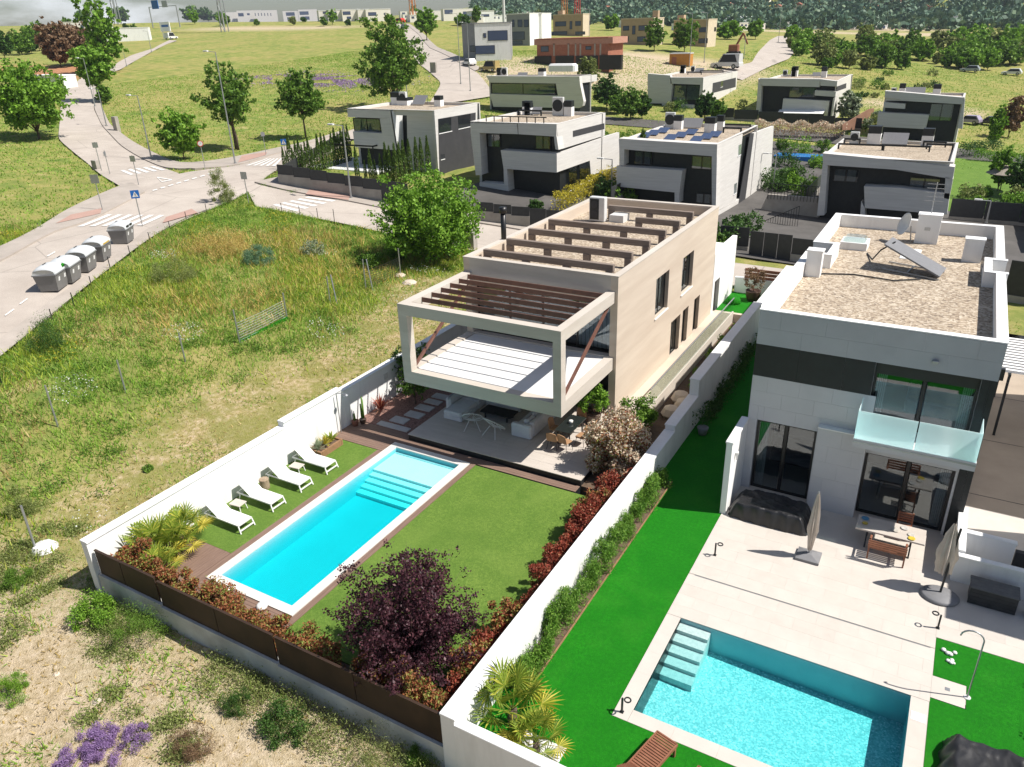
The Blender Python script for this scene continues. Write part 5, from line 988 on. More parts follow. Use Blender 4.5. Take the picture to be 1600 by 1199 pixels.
for i, (px, py, top, w, mk) in enumerate(((1022, 80, 40, 34, 'green'), (1069, 82, 37, 40, 'green'), (948, 172, 122, 54, 'dark'), (985, 188, 140, 44, 'green'), (965, 178, 150, 34, 'green'), (1100, 190, 146, 34, 'dark'), (1120, 188, 160, 26, 'green'), (918, 140, 92, 40, 'olive'), (1003, 186, 146, 30, 'dark'), (1325, 190, 150, 34, 'silver'), (955, 48, 28, 26, 'bright'), (1180, 62, 36, 26, 'bright'), (1140, 62, 38, 38, 'bright'), (1575, 215, 165, 34, 'brown'), (1558, 300, 240, 30, 'bright'), (1590, 310, 255, 40, 'dark'), (1550, 232, 178, 22, 'bright'), (745, 38, 14, 12, 'green'), (720, 40, 26, 18, 'bright'))):
    street_tree(px, py, top, w, mk, ['left of the two green trees in front of the tan brick houses', 'right of the two green trees in front of the tan brick houses', 'dark tree between the two rows of grey houses', 'green tree right of the dark one between the grey houses', 'low leafy tree behind the grey house with rooftop boxes', 'dark tree in front of the grey house with the striped strip window', 'green tree beside the same dark tree', 'olive coloured shrub tree beside the building site', 'dark tree against the white garden wall', 'silvery olive tree beside the terracotta garden fence', 'bright tree behind the tan brick houses', 'bright tree right of the last tan house', 'bright trees behind the excavator', 'bronze red leaved tree at the right edge', 'bright green tree beside the right hand straw parasol', 'dark hedge tree at the right edge', 'green tree under the bronze one', 'slim street tree by the white row houses', 'low tree by the white row houses'][i], 100+i, .1, 2400, 'garden_tree', 26, 4.2, group='trees among the grey houses')
rg = np.random.default_rng(77)
for i in range(64):   # scrubland right of the far street
    px = rg.uniform(1235, 1600); py = rg.uniform(74, 112)-max(0, 1300-px)*.25; hpx = rg.uniform(13, 33)
    street_tree(px, py, py-hpx, hpx*rg.uniform(.9, 1.5), ['bright', 'green', 'bright', 'olive'][i % 4], 'tree of the green scrubland beyond the last grey houses', 140+i, .04, 1000, 'scrub_tree', 22, 4.2, group='trees of the far scrubland')
for i in range(16):
    px = rg.uniform(1330, 1470); py = rg.uniform(118, 160); p = at(px, py); k = mpp(p); r_ = rg.uniform(6, 12)*k; bush('scrub_bush', 'low bush on the slope behind the grey houses', p, r_, r_, r_*1.2, .35, LM[['olive', 'dark', 'green'][i % 3]], 200+i, 420, group='low bushes on the far slope')
# field shrubs near the street and in front of the fence
FS = [(82, 545, 42, 46, 'dark', 'dark fine leaved broom bush at the pavement edge', True), (275, 440, 36, 36, 'olive', 'pale olive bush in the meadow', True), (405, 412, 26, 26, 'blue', 'blue green bush in the meadow', False), (352, 402, 50, 42, 'ochre', 'ochre dry grass clump in the meadow', True), (349, 318, 22, 50, 'olive', 'tall reed like clump at the street corner', True), (490, 400, 20, 24, 'silver', 'grey green shrub on the slope', False), (610, 410, 26, 40, 'green', 'green shrub left of the big bushy tree', False), (580, 418, 22, 26, 'green', 'lower green shrub farther left of the big bushy tree', False),
 (28, 912, 22, 24, 'green', 'small green shrub at the left edge of the sandy ground', False), (150, 968, 34, 38, 'bright', 'bright green shrub in front of the fence corner', False), (218, 1005, 42, 62, 'green', 'large leafy weed bush before the fence', False), (212, 930, 24, 60, 'silver', 'tall silvery weed growing against the fence', True), (25, 1090, 26, 34, 'bright', 'bright green plant at the lower left edge', False), (450, 1140, 44, 36, 'dark', 'dark green clump near the bottom edge', False), (372, 1105, 28, 24, 'dark', 'small dark green clump left of the larger one', False), (590, 1178, 52, 42, 'olive', 'weedy clump below the front fence', True), (300, 1172, 34, 26, 'brown', 'dry brownish clump on the sandy ground', True), (232, 736, 9, 9, 'green', 'small round green tuft on the dry strip', False), (660, 1190, 30, 26, 'green', 'green weeds at the foot of the fence end', True), (35, 800, 22, 18, 'olive', 'olive grass clump above the lone tilted post', True)]
for i, (px, py, w, hp, mk, lb_, sp_) in enumerate(FS):
    p = at(px, py); k = mpp(p); bush('field_shrub', lb_, (p[0], p[1], p[2]-.05), w*k, w*k*.9, hp*k*1.15, max(.05, 2.9*k), LM[mk], 300+i, 5500 if w > 20 else 900, spiky=sp_ or i % 2 == 0)
for i, (px, py, w) in enumerate(((150, 1165, 30), (195, 1168, 34), (120, 1190, 26))):
    p = at(px, py); k = mpp(p); bush('lavender_clump', ['left clump of violet flowers at the bottom left', 'right clump of violet flowers at the bottom left', 'lowest clump of violet flowers at the bottom left'][i], p, w*k*1.1, w*k*1.1, w*k*.7, .08, LM['lav'], 330+i, 5200, cat='flowers', group='violet flower clumps', spiky=True)
# ---------------------------------------------------------------- meadow grass (uncountable)
def scatter(n, x0, x1, y0, y1, rng, keepf):
    x = rng.uniform(x0, x1, n); y = rng.uniform(y0, y1, n); k = keepf(x, y) > rng.random(n); x, y = x[k], y[k]
    off = np.zeros(len(x), bool)
    for pl_ in ROADS: off |= inpoly(x, y, pl_)
    off |= (x > PLOT[0]-.3) & (x < PLOT[1]) & (y > PLOT[2]-.05) & (y < PLOT[3]); x, y = x[~off], y[~off]
    return np.stack([x, y, terr(x, y)], -1)
def inview(x, y):
    dx = np.stack([x, y, np.full_like(x, -CH)], -1); c = dx@_fw; u = 800+F*(dx@_rr)/np.maximum(c, .1); v = 599.5-F*(dx@_uu)/np.maximum(c, .1); return (c > 1) & (u > -120) & (u < 1720) & (v < 1300)
rng = np.random.default_rng(21)
def patch(x, y, s, ph): return .5+.5*np.sin(x*s+1.7*np.sin(y*s*.7+ph))*np.cos(y*s*1.1+1.3*np.sin(x*s*.6-ph))
lush = lambda x, y: inview(x, y)*(1-zones(x, y)[0])*(.35+.65*patch(x, y, .5, 1))
pts = scatter(360000, -70, -23, -6, 62, rng, lush); V, Qd = blades(pts, .30, .06, rng, .5); tag(npmesh('meadow_grass', V, Qd, LM['grass']), 'tall green meadow grass between the street and the dry strip', kind='stuff')
pts = scatter(42000, -70, -23, -6, 62, rng, lambda x, y: inview(x, y)*(1-zones(x, y)[0])*(patch(x, y, .33, 4) > .62)); V, Qd = blades(pts, .5, .06, rng, .45); tag(npmesh('dry_meadow_grass', V, Qd, LM['straw']), 'yellow dry stalks among the green meadow grass', kind='stuff')
pts = scatter(150000, -70, -23, -6, 62, rng, lambda x, y: inview(x, y)*(1-.8*zones(x, y)[0])*np.clip((patch(x, y, .28, 11)-.5)*4, 0, 1)); V, Qd = blades(pts, .42, .07, rng, .45); tag(npmesh('lime_meadow_grass', V, Qd, LM['lime']), 'lime green taller grass patches in the meadow', kind='stuff')
cc_ = scatter(1500, -70, -25, -6, 62, rng, lambda x, y: inview(x, y)*(1-zones(x, y)[0])); j_ = rng.integers(0, len(cc_), 60000); pts = cc_[j_]+rng.normal(0, 1, (60000, 3))*np.array([.28, .28, 0]); pts[:, 2] += rng.uniform(0, .5, 60000)*rng.random(60000); V, Qd = leafquads(pts, .13, .06, rng, up=.6); tag(npmesh('meadow_weeds', V, Qd, LM['green']), 'leafy weeds mixed into the meadow', kind='stuff')
cc_ = scatter(900, -50, 0, -3, 13, rng, lambda x, y: inview(x, y)*(patch(x, y, .7, 3) > .45)); j_ = rng.integers(0, len(cc_), 52000); pts = cc_[j_]+rng.normal(0, 1, (52000, 3))*np.array([.22, .22, 0]); pts[:, 2] += rng.uniform(0, .28, 52000)*rng.random(52000); V, Qd = leafquads(pts, .085, .04, rng, up=.6); tag(npmesh('sand_weeds', V, Qd, LM['olive']), 'low weeds over the sandy ground before the fence', kind='stuff')
cc_ = np.stack([rng.uniform(-23, -9.2, 260), rng.uniform(9.6, 10.95, 260), np.zeros(260)], -1); cc_ = cc_[(np.sin(cc_[:, 0]*1.1)+np.sin(cc_[:, 0]*.47+2)) > -.4]; cc_[:, 2] = terr(cc_[:, 0], cc_[:, 1]); j_ = rng.integers(0, len(cc_), 14000); pts = cc_[j_]+rng.normal(0, 1, (14000, 3))*np.array([.2, .16, 0]); pts[:, 2] += rng.uniform(0, .6, 14000)*rng.random(14000); V, Qd = leafquads(pts, .085, .03, rng, up=1.2); tag(npmesh('fence_weeds', V, Qd, LM['olive']), 'rank weeds along the foot of the front fence', kind='stuff')
oc = [G(350, 390), G(455, 395), G(530, 415), G(480, 380), G(420, 470), G(300, 480)]
pts = scatter(110000, -70, -23, 10, 62, rng, lambda x, y: np.maximum.reduce([np.exp(-((x-c[0])**2+(y-c[1])**2)/w**2) for c, w in zip(oc, (4.5, 5, 5, 4, 3, 3))])*(.3+.7*patch(x, y, 1.1, 5))); V, Qd = blades(pts, .55, .07, rng, .45); tag(npmesh('ochre_grass', V, Qd, LM['ochre']), 'ochre dry grass patches on the slope below the back street', kind='stuff')
dryf = lambda x, y: inview(x, y)*zones(x, y)[0]*(.2+.8*patch(x, y, .8, 2))
pts = scatter(150000, -60, 10, -4, 56, rng, dryf); V, Qd = blades(pts, .11, .05, rng, 1.0); tag(npmesh('straw_stubble', V, Qd, LM['straw']), 'mown straw lying on the dry strip beside the wall', kind='stuff')
pts = scatter(260000, -60, 10, -4, 56, rng, lambda x, y: inview(x, y)*zones(x, y)[0]*np.clip((patch(x, y, .55, 6)*.6+patch(x, y, 1.5, 2)*.4-.42)*5, 0, 1)); V, Qd = blades(pts, .17, .05, rng, .7); tag(npmesh('grass_tufts', V, Qd, LM['grass']), 'short green tufts on the dry and sandy ground', kind='stuff')
pts = scatter(60000, -68, -24, 2, 45, rng, lambda x, y: inview(x, y)*(patch(x, y, .42, 9) > .9)*(1-.5*zones(x, y)[0])); pts[:, 2] += rng.uniform(.2, .5, len(pts)); V, Qd = leafquads(pts, .07, .07, rng); tag(npmesh('white_flowers', V, Qd, LM['white']), 'white daisies scattered in the meadow', kind='stuff')
pts = scatter(60000, -68, -24, 2, 60, rng, lambda x, y: inview(x, y)*(patch(x, y, .36, 14) > .86)*(1-zones(x, y)[0])); pts[:, 2] += rng.uniform(.2, .5, len(pts)); V, Qd = leafquads(pts, .09, .08, rng); tag(npmesh('yellow_flowers', V, Qd, LM['yellow']), 'yellow flowers scattered in the meadow', kind='stuff')
pts = scatter(150000, -170, -60, 30, 200, rng, lambda x, y: inview(x, y)*(.3+.7*patch(x, y, .2, 3))); V, Qd = blades(pts, .22, .16, rng, .6); tag(npmesh('far_meadow_grass', V, Qd, LM['grass']), 'grass of the far meadow beyond the crossing', kind='stuff')
c = at(500, 128); pts = scatter(40000, c[0]-26, c[0]+26, c[1]-14, c[1]+14, rng, lambda x, y: np.exp(-((x-c[0])/15)**2-((y-c[1])/7)**2)*(patch(x, y, .5, 8) > .5)); pts[:, 2] += .35; V, Qd = leafquads(pts, .28, .2, rng); tag(npmesh('violet_flowers', V, Qd, LM['lav']), 'violet flower patches in the far meadow', kind='stuff')
pts = scatter(60000, 0-60, 60, 120, 260, rng, lambda x, y: inview(x, y)*(.3+.7*patch(x, y, .2, 5))); V, Qd = blades(pts, .25, .2, rng, .6); tag(npmesh('slope_grass', V, Qd, LM['grass']), 'grass on the slope behind the last grey houses', kind='stuff')
# far wooded hillside: one mass
rng = np.random.default_rng(33); n = 9000; x = rng.uniform(-620, 420, n); y = rng.uniform(520, 1350, n); k = (y > 690+40*np.sin(x*.013)) & (x > -640+.0*y) & inview(x, y); k = (x > -.62*y-10) & (y > 600+60*np.sin(x*.013)-60*rng.random(n)**2); x, y = x[k], y[k]; z = terr(x, y)
m = len(x); s = rng.uniform(4, 8, m); per = 42; d = unit(rng.normal(size=(m, per, 3))); p = np.stack([x, y, z+s*.7], -1)[:, None]+d*(s[:, None, None]*rng.uniform(.6, 1.0, (m, per, 1)))*np.array([1, 1, .75])
V, Qd = leafquads(p.reshape(-1, 3), 3.4, 2.8, rng); tag(npmesh('far_woodland', V, Qd, LM['forest']), 'dark wooded hillside across the horizon', kind='stuff')
# ================================================================ the grey villas behind (all stand on the same street grid)
def villa(name, label, FL, FR, BR, zr, zg, zz, front, side=(), dark=(), glass=(), sglass=(), chim_=(), core=1.0, stone='stonegrey', extras=()):
    "corner pixels of the roof give the box; facade pieces are slabs standing in front of a dark recessed body"
    q = P(*FR, zr); X1, Y0 = q[0], q[1]; X0 = onY(*FL, Y0)[0]; Y1 = P(*BR, zr)[1]
    t = thing(name, label, 'house', ((X0+X1)/2, Y0, zg))
    MB().box(X0+.3, X1-.32, Y0+core, Y1-.2, zg-2, zr-.55).build('recessed_wall', MT['charcoal'], t)
    MB().box(X0, X0+.298, Y0+core, Y1, zg-2, zr-.02).build('side_wall', MT[stone], t); MB().box(X0+.3, X1, Y1-.198, Y1, zg-2, zr-.02).build('rear_wall', MT[stone], t)
    for pts in front:
        w = [onY(*zz(*p), Y0) for p in pts]; MB().prism(w, (0, core-.005, 0)).build('facade_slab', MT[stone], t)
    if side:
        for pts in side:
            w = [onX(*zz(*p), X1) for p in pts]; w[0][1] = max(w[0][1], Y0) if len(w) else 0; w = [(p[0], max(p[1], Y0+.002), p[2]) for p in w]; MB().prism(w, (-.3, 0, 0)).build('side_slab', MT[stone], t)
    else: MB().box(X1-.3, X1, Y0+core, Y1-.2, zg-2, zr-.02).build('side_wall', MT[stone], t)
    for k, pts in enumerate(dark):
        w = [onX(*zz(*p), X1) for p in pts]; MB().prism([(p[0]+.02, p[1], p[2]) for p in w], (-.06, 0, 0)).build('dark_band', MT['stonedark'], t)
    for pts in sglass:
        w = [onX(*zz(*p), X1) for p in pts]; g = MB().prism([(p[0]+.03, p[1], p[2]) for p in w], (-.05, 0, 0)).build('side_window', MT['darkglass'], t)
        cy = [p[1] for p in w]; cz = [p[2] for p in w]; MB().box(X1+.031, X1+.06, min(cy), max(cy), min(cz)-.08, min(cz)).build('window_sill', MT['coping'], g)
    for pts in glass:
        w = [onY(*zz(*p), Y0+core-.15) for p in pts]; xs = [p[0] for p in w]; zs = [p[2] for p in w]; a, b, c, d = min(xs), max(xs), min(zs), max(zs); y = Y0+core-.15
        f = MB().box(a, a+.07, y, y+.1, c, d).box(b-.07, b, y, y+.1, c, d).box((a+b)/2-.035, (a+b)/2+.035, y, y+.1, c+.07, d-.07).box(a+.07, b-.07, y, y+.1, c, c+.07).box(a+.07, b-.07, y, y+.1, d-.07, d).build('window_frame', MT['black'], t)
        MB().box(a+.07, b-.07, y+.03, y+.04, c+.07, d-.07).build('pane', MT['darkglass'], f); MB().box(a+.1, (a+b)/2-.1, y+.07, y+.09, c+.1, d-.07).box((a+b)/2+.1, b-.25, y+.07, y+.09, c+.1, d-.07).build('blind', MT['curtain'], f)
    MB().box(X0+.3, X1-.31, Y0+core-.01, Y1-.2, zr-.54, zr-.3).build('gravel_roof', MT['gravel'], t)
    MB().box(X0-.01, X1+.01, Y0-.01, Y0+.25, zr-.02, zr+.03).box(X0-.01, X1+.01, Y1-.24, Y1+.01, zr-.02, zr+.03).box(X0-.01, X0+.25, Y0+.25, Y1-.24, zr-.02, zr+.03).box(X1-.25, X1+.01, Y0+.25, Y1-.24, zr-.02, zr+.03).build('parapet_coping', MT[stone], t)
    MB().box(X0+.25, X1-.25, Y0+.251, Y0+.4, zr-.6, zr-.022).build('parapet', MT[stone], t)
    for (px, py, w, h, k) in chim_:
        c = P(*zz(px, py), zr-.3); x, y = min(max(c[0], X0+.3+w/2), X1-.35-w/2), min(max(c[1], Y0+core+.3), Y1-1.6)
        if k == 'c':
            m = MB().box(x-w/2, x+w/2, y, y+w*.8, zr-.3, zr-.3+h*.6).build('chimney', MT['white'], t); MB().box(x-w/2, x+w/2, y, y+w*.8, zr-.298+h*.6, zr-.3+h).build('chimney_cowl', MT['charcoal'], m)
        elif k == 'a': m = MB().bbox(x-w/2, x+w/2, y, y+.4, zr-.25, zr-.25+h, .03).build('air_conditioner', MT['ac'], t); MB().tube([(x, y-.02, zr-.25+h*.55), (x, y-.005, zr-.25+h*.55)], h*.33, 14).build('fan', MT['charcoal'], m)
        elif k == 's':
            m = MB().prism([(x-w/2, y, zr-.2), (x+w/2, y, zr-.2), (x+w/2, y+h*.7, zr-.2+h*.7), (x-w/2, y+h*.7, zr-.2+h*.7)], (0, -.04, .05)).build('solar_heater', MT['greyplastic'], t); MB().bar((x-w/2+.1, y+h*.72, zr-.3), (x-w/2+.1, y+h*.72, zr-.2+h*.7), .05, .05, (0, 1, 0)).bar((x+w/2-.1, y+h*.72, zr-.3), (x+w/2-.1, y+h*.72, zr-.2+h*.7), .05, .05, (0, 1, 0)).build('heater_stand', MT['steel'], m)
        elif k == 'p': MB().prism([(x-w/2, y, zr-.22), (x+w/2, y, zr-.22), (x+w/2, y+h, zr+.12), (x-w/2, y+h, zr+.12)], (0, 0, .05)).build('solar_panel', MT['solar'], t)
        elif k == 'b': MB().bbox(x-w/2, x+w/2, y-.06, y+.06, zr+.12, zr+.3, .01).box(x-w/2, x-w/2+.15, y-.07, y+.07, zr-.3, zr+.118).box(x+w/2-.15, x+w/2, y-.07, y+.07, zr-.3, zr+.118).build('roof_beam', MT['charcoal'], t)
    return t, (X0, X1, Y0, Y1)
zC = lambda a, b: (520+a/5.996, 120+b/5.996)
zD = lambda a, b: (720+a/5.21, 90+b/5.21)
zE = lambda a, b: (950+a/4.44, 90+b/4.44)
zI = lambda a, b: (1180+a/4.44, 90+b/4.44)
zJ = lambda a, b: (1360+a/4.8, 110+b/4.8)
vC, bC = villa('grey_villa', 'white and grey corner villa with a slanted V shaped notch above the cypress rows', zC(135, 305), zC(950, 320), zC(1355, 245), 9.2, 2.2, zC,
 [[(135,305),(550,318),(562,395),(140,378)], [(440,393),(562,395),(610,690),(461,532)], [(188,514),(461,532),(610,690),(205,660)], ],
 [[(950,320),(1355,245),(1350,860),(985,990)]], [[(985,397),(1338,336),(1332,880),(1000,960)]], [[(200,390),(440,395),(445,520),(200,510)]], [[(988,400),(1108,380),(1108,508),(992,525)], [(1170,368),(1290,347),(1286,462),(1174,490)], [(1008,732),(1046,726),(1048,768),(1010,778)]],
 [(560,260,1.3,1.5,'c'), (745,255,1.0,1.5,'a'), (870,260,1.8,1.4,'s'), (980,280,.9,1.2,'c'), (650,270,1.6,.9,'c')], 1.2)
_y = bC[2]; q4 = [onY(*zC(552, 319), _y), onY(*zC(655, 308), _y+1.15), onY(*zC(664, 690), _y+1.15), onY(*zC(612, 690), _y)]
MB().prism(q4, (-.2, .0, 0)).build('slanted_fin', MT['white'], vC); w = [onY(*zC(*p), _y+.9) for p in ((692,310),(950,318),(985,990),(705,960))]; MB().prism(w, (0, .28, 0)).build('facade_slab', MT['stonegrey'], vC)
vD, bD = villa('grey_villa', 'stone villa with a black slatted rail along its roof edge and a dark recessed balcony', zD(78, 535), zD(780, 545), zD(1178, 450), 8.5, 1.2, zD,
 [[(78,535),(455,540),(465,625),(80,612)], [(465,540),(780,545),(778,645),(470,625)], [(80,612),(152,616),(172,955),(122,960)], [(325,755),(768,785),(776,938),(375,908),(348,906)], [(348,906),(375,908),(390,1115),(352,1032)], [(150,1020),(352,1032),(390,1115),(158,1102)], [(758,645),(780,645),(796,752),(770,748)]],
 [[(780,545),(1178,450),(1172,635),(800,752)], [(770,788),(1172,645),(1290,610),(1290,880),(1060,960),(1050,840),(776,938)]], [[(912,598),(1168,535),(1168,582),(912,648)]], [[(212,620),(322,735)], [(604,635),(730,752)]], [[(880,905),(940,885),(945,1060),(885,1085)], [(965,875),(1045,845),(1050,990),(970,1030)]],
 [(535,470,.95,1.5,'c'), (640,450,.8,1.3,'c'), (820,470,1.3,1.9,'a'), (910,470,.9,1.6,'c'), (735,440,1.6,1.0,'s'), (720,425,3,.4,'b')], 1.3, extras=())
for k in range(8): MB().box(bD[0]+1.6+k*.95, bD[0]+1.68+k*.95, bD[2]+.45, bD[2]+.53, 8.2, 9.0).build('rail_post', MT['black'], vD)
MB().box(bD[0]+1.5, bD[0]+8.6, bD[2]+.44, bD[2]+.54, 9.002, 9.1).build('roof_rail', MT['black'], vD)
vE, bE = villa('grey_villa', 'pale villa with rows of blue solar panels on its roof', zE(75, 562), zE(758, 605), zE(1150, 475), 6.6, -1, zE,
 [[(75,562),(340,580),(342,658),(110,637),(78,637)], [(340,580),(758,605),(755,688),(342,658)], [(78,637),(112,637),(110,745),(80,740)], [(720,686),(756,688),(748,1040),(720,1036)], [(60,755),(515,785),(495,940),(60,895)], [(462,936),(495,940),(492,1010),(462,1010)]],
 [[(758,605),(935,530),(888,1000),(748,1070)], [(1012,525),(1150,475),(1120,990),(935,1115)], [(888,1000),(935,960),(935,1115),(1120,990),(1100,1180),(748,1260),(748,1075)]], [[(985,527),(1012,525),(935,1110),(890,1100)]], [[(182,645),(305,750)], [(582,680),(720,782)], [(610,940),(715,1020)]], [[(905,610),(925,600),(920,670),(903,682)], [(875,880),(893,868),(890,935),(873,948)]],
 [(235,562,1.15,1.5,'p'), (300,545,1.15,1.5,'p'), (365,528,1.15,1.5,'p'), (420,578,1.15,1.5,'p'), (490,560,1.15,1.5,'p'), (560,540,1.15,1.5,'p'), (600,592,1.15,1.5,'p'), (670,572,1.15,1.5,'p'), (725,556,1.15,1.5,'p'), (400,495,1.1,1.7,'a'), (480,500,.9,1.5,'c'), (575,495,2.2,1.3,'s'), (700,525,1.1,1.6,'c'), (770,510,.8,1.6,'c'), (940,500,3.0,.5,'b'), (860,525,2,.5,'b')], 1.3)
vF, bF = villa('grey_villa', 'stone villa right behind the gravel roof, with dark curved rails on top', zI(468, 665), zJ(622, 690), zJ(680, 545), 4.8, -2.5, zI,
 [[(468,665),(970,712),(968,778),(500,748),(470,742)], [(968,712),(1385,760),(1370,845),(968,778)], [(468,742),(503,750),(478,1095),(428,1098)], [(755,895),(1000,905),(1350,945),(1330,1090),(760,1045)], [(735,1000),(760,1045),(760,1120),(728,1095)], [(1320,830),(1372,845),(1345,985),(1310,975)]], (), (), [[(550,770),(710,870)], [(1075,830),(1270,930)]], (),
 [(725,560,.9,1.2,'a'), (830,590,1.3,1.9,'c'), (1000,560,2.5,1.5,'s'), (1200,590,1.1,1.8,'c'), (680,530,1.7,.5,'b'), (730,640,4.5,.5,'b'), (1040,650,4.5,.5,'b'), (1290,640,2.5,.5,'b'), (1250,600,2.2,.5,'b')], 1.5)
vG, bG = villa('grey_villa', 'grey villa with one long dark strip window, white tank on its roof', zD(205, 150), zD(965, 155), zD(1110, 140), 9.2, 2.2, zD,
 [[(205,150),(965,155),(970,215),(238,205)], [(773,213),(970,215),(1000,360),(990,395),(790,312)], [(236,297),(790,312),(990,395),(960,412),(265,402)]], [[(965,155),(1110,140),(1108,192),(990,208)], [(972,210),(990,208),(1008,345),(998,352)]], (), [[(250,210),(770,305)]], (),
 [(405,145,.9,1.2,'a'), (465,145,1.2,1.6,'a'), (515,130,.8,1.6,'c'), (720,150,1.2,1.5,'c'), (640,140,2,.9,'s')], 1.0)
w = P(*zD(815, 105), 9.2); MB().bbox(w[0]-3, w[0]+3, w[1], w[1]+2, 8.95, 10.4, .35).build('roof_tank', MT['white'], vG)
vH, bH = villa('grey_villa', 'villa with a bright slanted side, dark strip window and cluttered roof', zE(275, 112), zE(660, 140), zE(900, 95), 7.6, 1, zE,
 [[(275,112),(432,125),(445,200),(432,322),(275,318)], [(432,138),(660,140),(642,190),(434,182)], [(640,190),(662,142),(655,275),(632,268)], [(375,322),(590,330),(590,374),(370,366)]], [[(660,140),(900,95),(882,290),(795,322),(655,290)]], [[(727,178),(887,140),(885,205),(722,248)]], [[(450,192),(635,300)]], [[(783,165),(798,162),(796,200),(781,206)]],
 [(450,100,.9,1.4,'c'), (580,95,1.0,1.6,'c'), (635,100,.8,1.4,'a'), (700,95,1.8,1.2,'s'), (600,120,3,.4,'b'), (800,92,5,.4,'b')], 1.0)
vI, bI = villa('grey_villa', 'grey villa with a balcony of pots and a small striped awning behind the blossom hedge', zI(30, 145), zI(570, 165), zI(668, 118), 7.0, 0, zI,
 [[(30,145),(450,150),(445,206),(40,196)], [(452,150),(570,165),(566,202),(452,196)], [(415,228),(560,236),(556,274),(412,264)], [(22,145),(45,196),(32,432),(2,430)], [(195,285),(515,302),(505,370),(185,362)], [(478,370),(505,370),(492,470),(470,468)]], [[(570,165),(668,118),(650,322),(588,352),(572,470),(500,490),(515,302),(562,276)]], [[(566,202),(632,178),(630,212),(564,235)]], [[(240,205),(415,280)]], (),
 [(215,130,.9,1.2,'a'), (272,130,.9,1.7,'c'), (312,120,1.1,1.9,'c'), (472,140,1.0,1.9,'c'), (430,130,1.5,.9,'s')], 1.3)
w = [onY(*zI(*p), bI[2]-.6) for p in ((165, 372), (478, 380))]; MB().prism([(w[0][0], bI[2]-1.8, w[0][2]-.25), (w[1][0], bI[2]-1.8, w[0][2]-.25), (w[1][0], bI[2]-.01, w[0][2]+.15), (w[0][0], bI[2]-.01, w[0][2]+.15)], (0, 0, .06)).build('awning', MT['coping'], vI)
vJ, bJ = villa('grey_villa', 'grey villa with white curtains behind a deep dark recess, rightmost of the back row', zJ(110, 155), zJ(705, 205), zJ(738, 172), 5.6, -1.5, zJ,
 [[(110,155),(225,163),(222,216),(108,206)], [(225,163),(705,205),(690,256),(222,228)], [(100,240),(262,252),(258,290),(98,280)], [(60,315),(440,335),(412,442),(45,422)], [(688,256),(710,205),(690,440),(652,436)]], (), (), [[(455,250),(605,382)]], (),
 [(215,140,.8,1.1,'a'), (285,140,.9,1.8,'c'), (375,140,3.0,1.5,'s'), (520,150,1.1,1.7,'c')], 1.5)
# ---------------------------------------------------------------- far houses
def farhouse(name, label, FL, FR, BR, yb, mf, ms, wins=(), swins=(), cat='house', group=None, roofbox=()):
    p = G((FL[0]+FR[0])/2, yb); Y0 = p[1]; a = onY(*FL, Y0); b = onY(*FR, Y0); zr = (a[2]+b[2])/2; X0, X1 = a[0], b[0]; Y1 = (Y0+3 if cat == 'cabin' else max(Y0+6, min(Y0+14, P(*BR, zr)[1] if abs(zr-CH) > 3 else Y0+9))) if BR else Y0+9; zg = p[2]
    t = thing(name, label, cat, ((X0+X1)/2, Y0, zg), group)
    MB().box(X0, X1, Y0, Y1, zg-3, zr).build('wall', mf, t); MB().box(X1+.003, X1+.08, Y0, Y1, zg-3, zr).build('side_wall', ms, t); MB().box(X0-.1, X1+.15, Y0-.1, Y1+.1, zr+.003, zr+.25).build('roof', ms, t)
    for (x0, y0, x1, y1) in wins:
        u = onY(x0, y0, Y0); v = onY(x1, y1, Y0); f = MB().box(u[0], v[0], Y0-.06, Y0-.003, v[2], u[2]).build('window', MT['black'], t); MB().box(u[0]+.1, v[0]-.1, Y0-.075, Y0-.062, v[2]+.1, u[2]-.1).build('pane', MT['solar'], f)
    for (x0, y0, x1, y1) in swins:
        u = onX(x0, y0, X1); v = onX(x1, y1, X1); ya, yb_ = sorted((u[1], v[1])); za, zb = sorted((u[2], v[2])); MB().box(X1+.082, X1+.12, max(Y0+.2, ya), min(Y1-.2, yb_), za, zb).build('side_window', MT['black'], t)
    if name in ('row_house', 'skyline_house', 'far_house', 'white_house_far', 'flat_house'): t.rotation_euler.z = R(28 if name == 'white_house_far' else 48)     # these rows stand at an angle to the villa streets
    for (x, w, h) in roofbox: MB().box(X0+(X1-X0)*x, X0+(X1-X0)*x+w, Y0+2, Y0+2+w, zr+.25, zr+.25+h).build('chimney', mf, t)
    return t
W_, TN = MT['white'], MT['tan']; cream = mat('cream_side', (.62, .53, .40), (.55, .46, .34), 1, .8); gy = MT['stonegrey']; gyd = mat('mid_grey_render', (.33, .33, .34), (.28, .28, .29), 1, .8); offw = mat('off_white_render', (.80, .76, .70), (.74, .70, .64), .5, .8)
zT = lambda a, b: (860+a/5.333, b/5.333)
def rc_(z, *r): return (*z(r[0], r[1]), *z(r[2], r[3]))
farhouse('tan_house', 'tan brick house with a cream gable end, leftmost of three', zT(22,128), zT(270,122), zT(365,118), zT(0,300)[1], TN, cream, [rc_(zT,*r) for r in ((40,182,132,220),(160,178,182,245),(207,178,255,216),(0,265,140,290),(208,265,290,290))], [rc_(zT,335,175,355,208)], roofbox=((.08, 2, 1.3),))
farhouse('tan_house', 'tan brick house with a cream end wall, middle one of three', zT(590,160), zT(858,158), zT(942,150), zT(0,375)[1], TN, cream, [rc_(zT,*r) for r in ((606,218,655,256),(683,216,707,288),(735,214,828,255),(566,306,652,345),(724,306,790,350))], roofbox=((.9, 1.6, 1.8),))
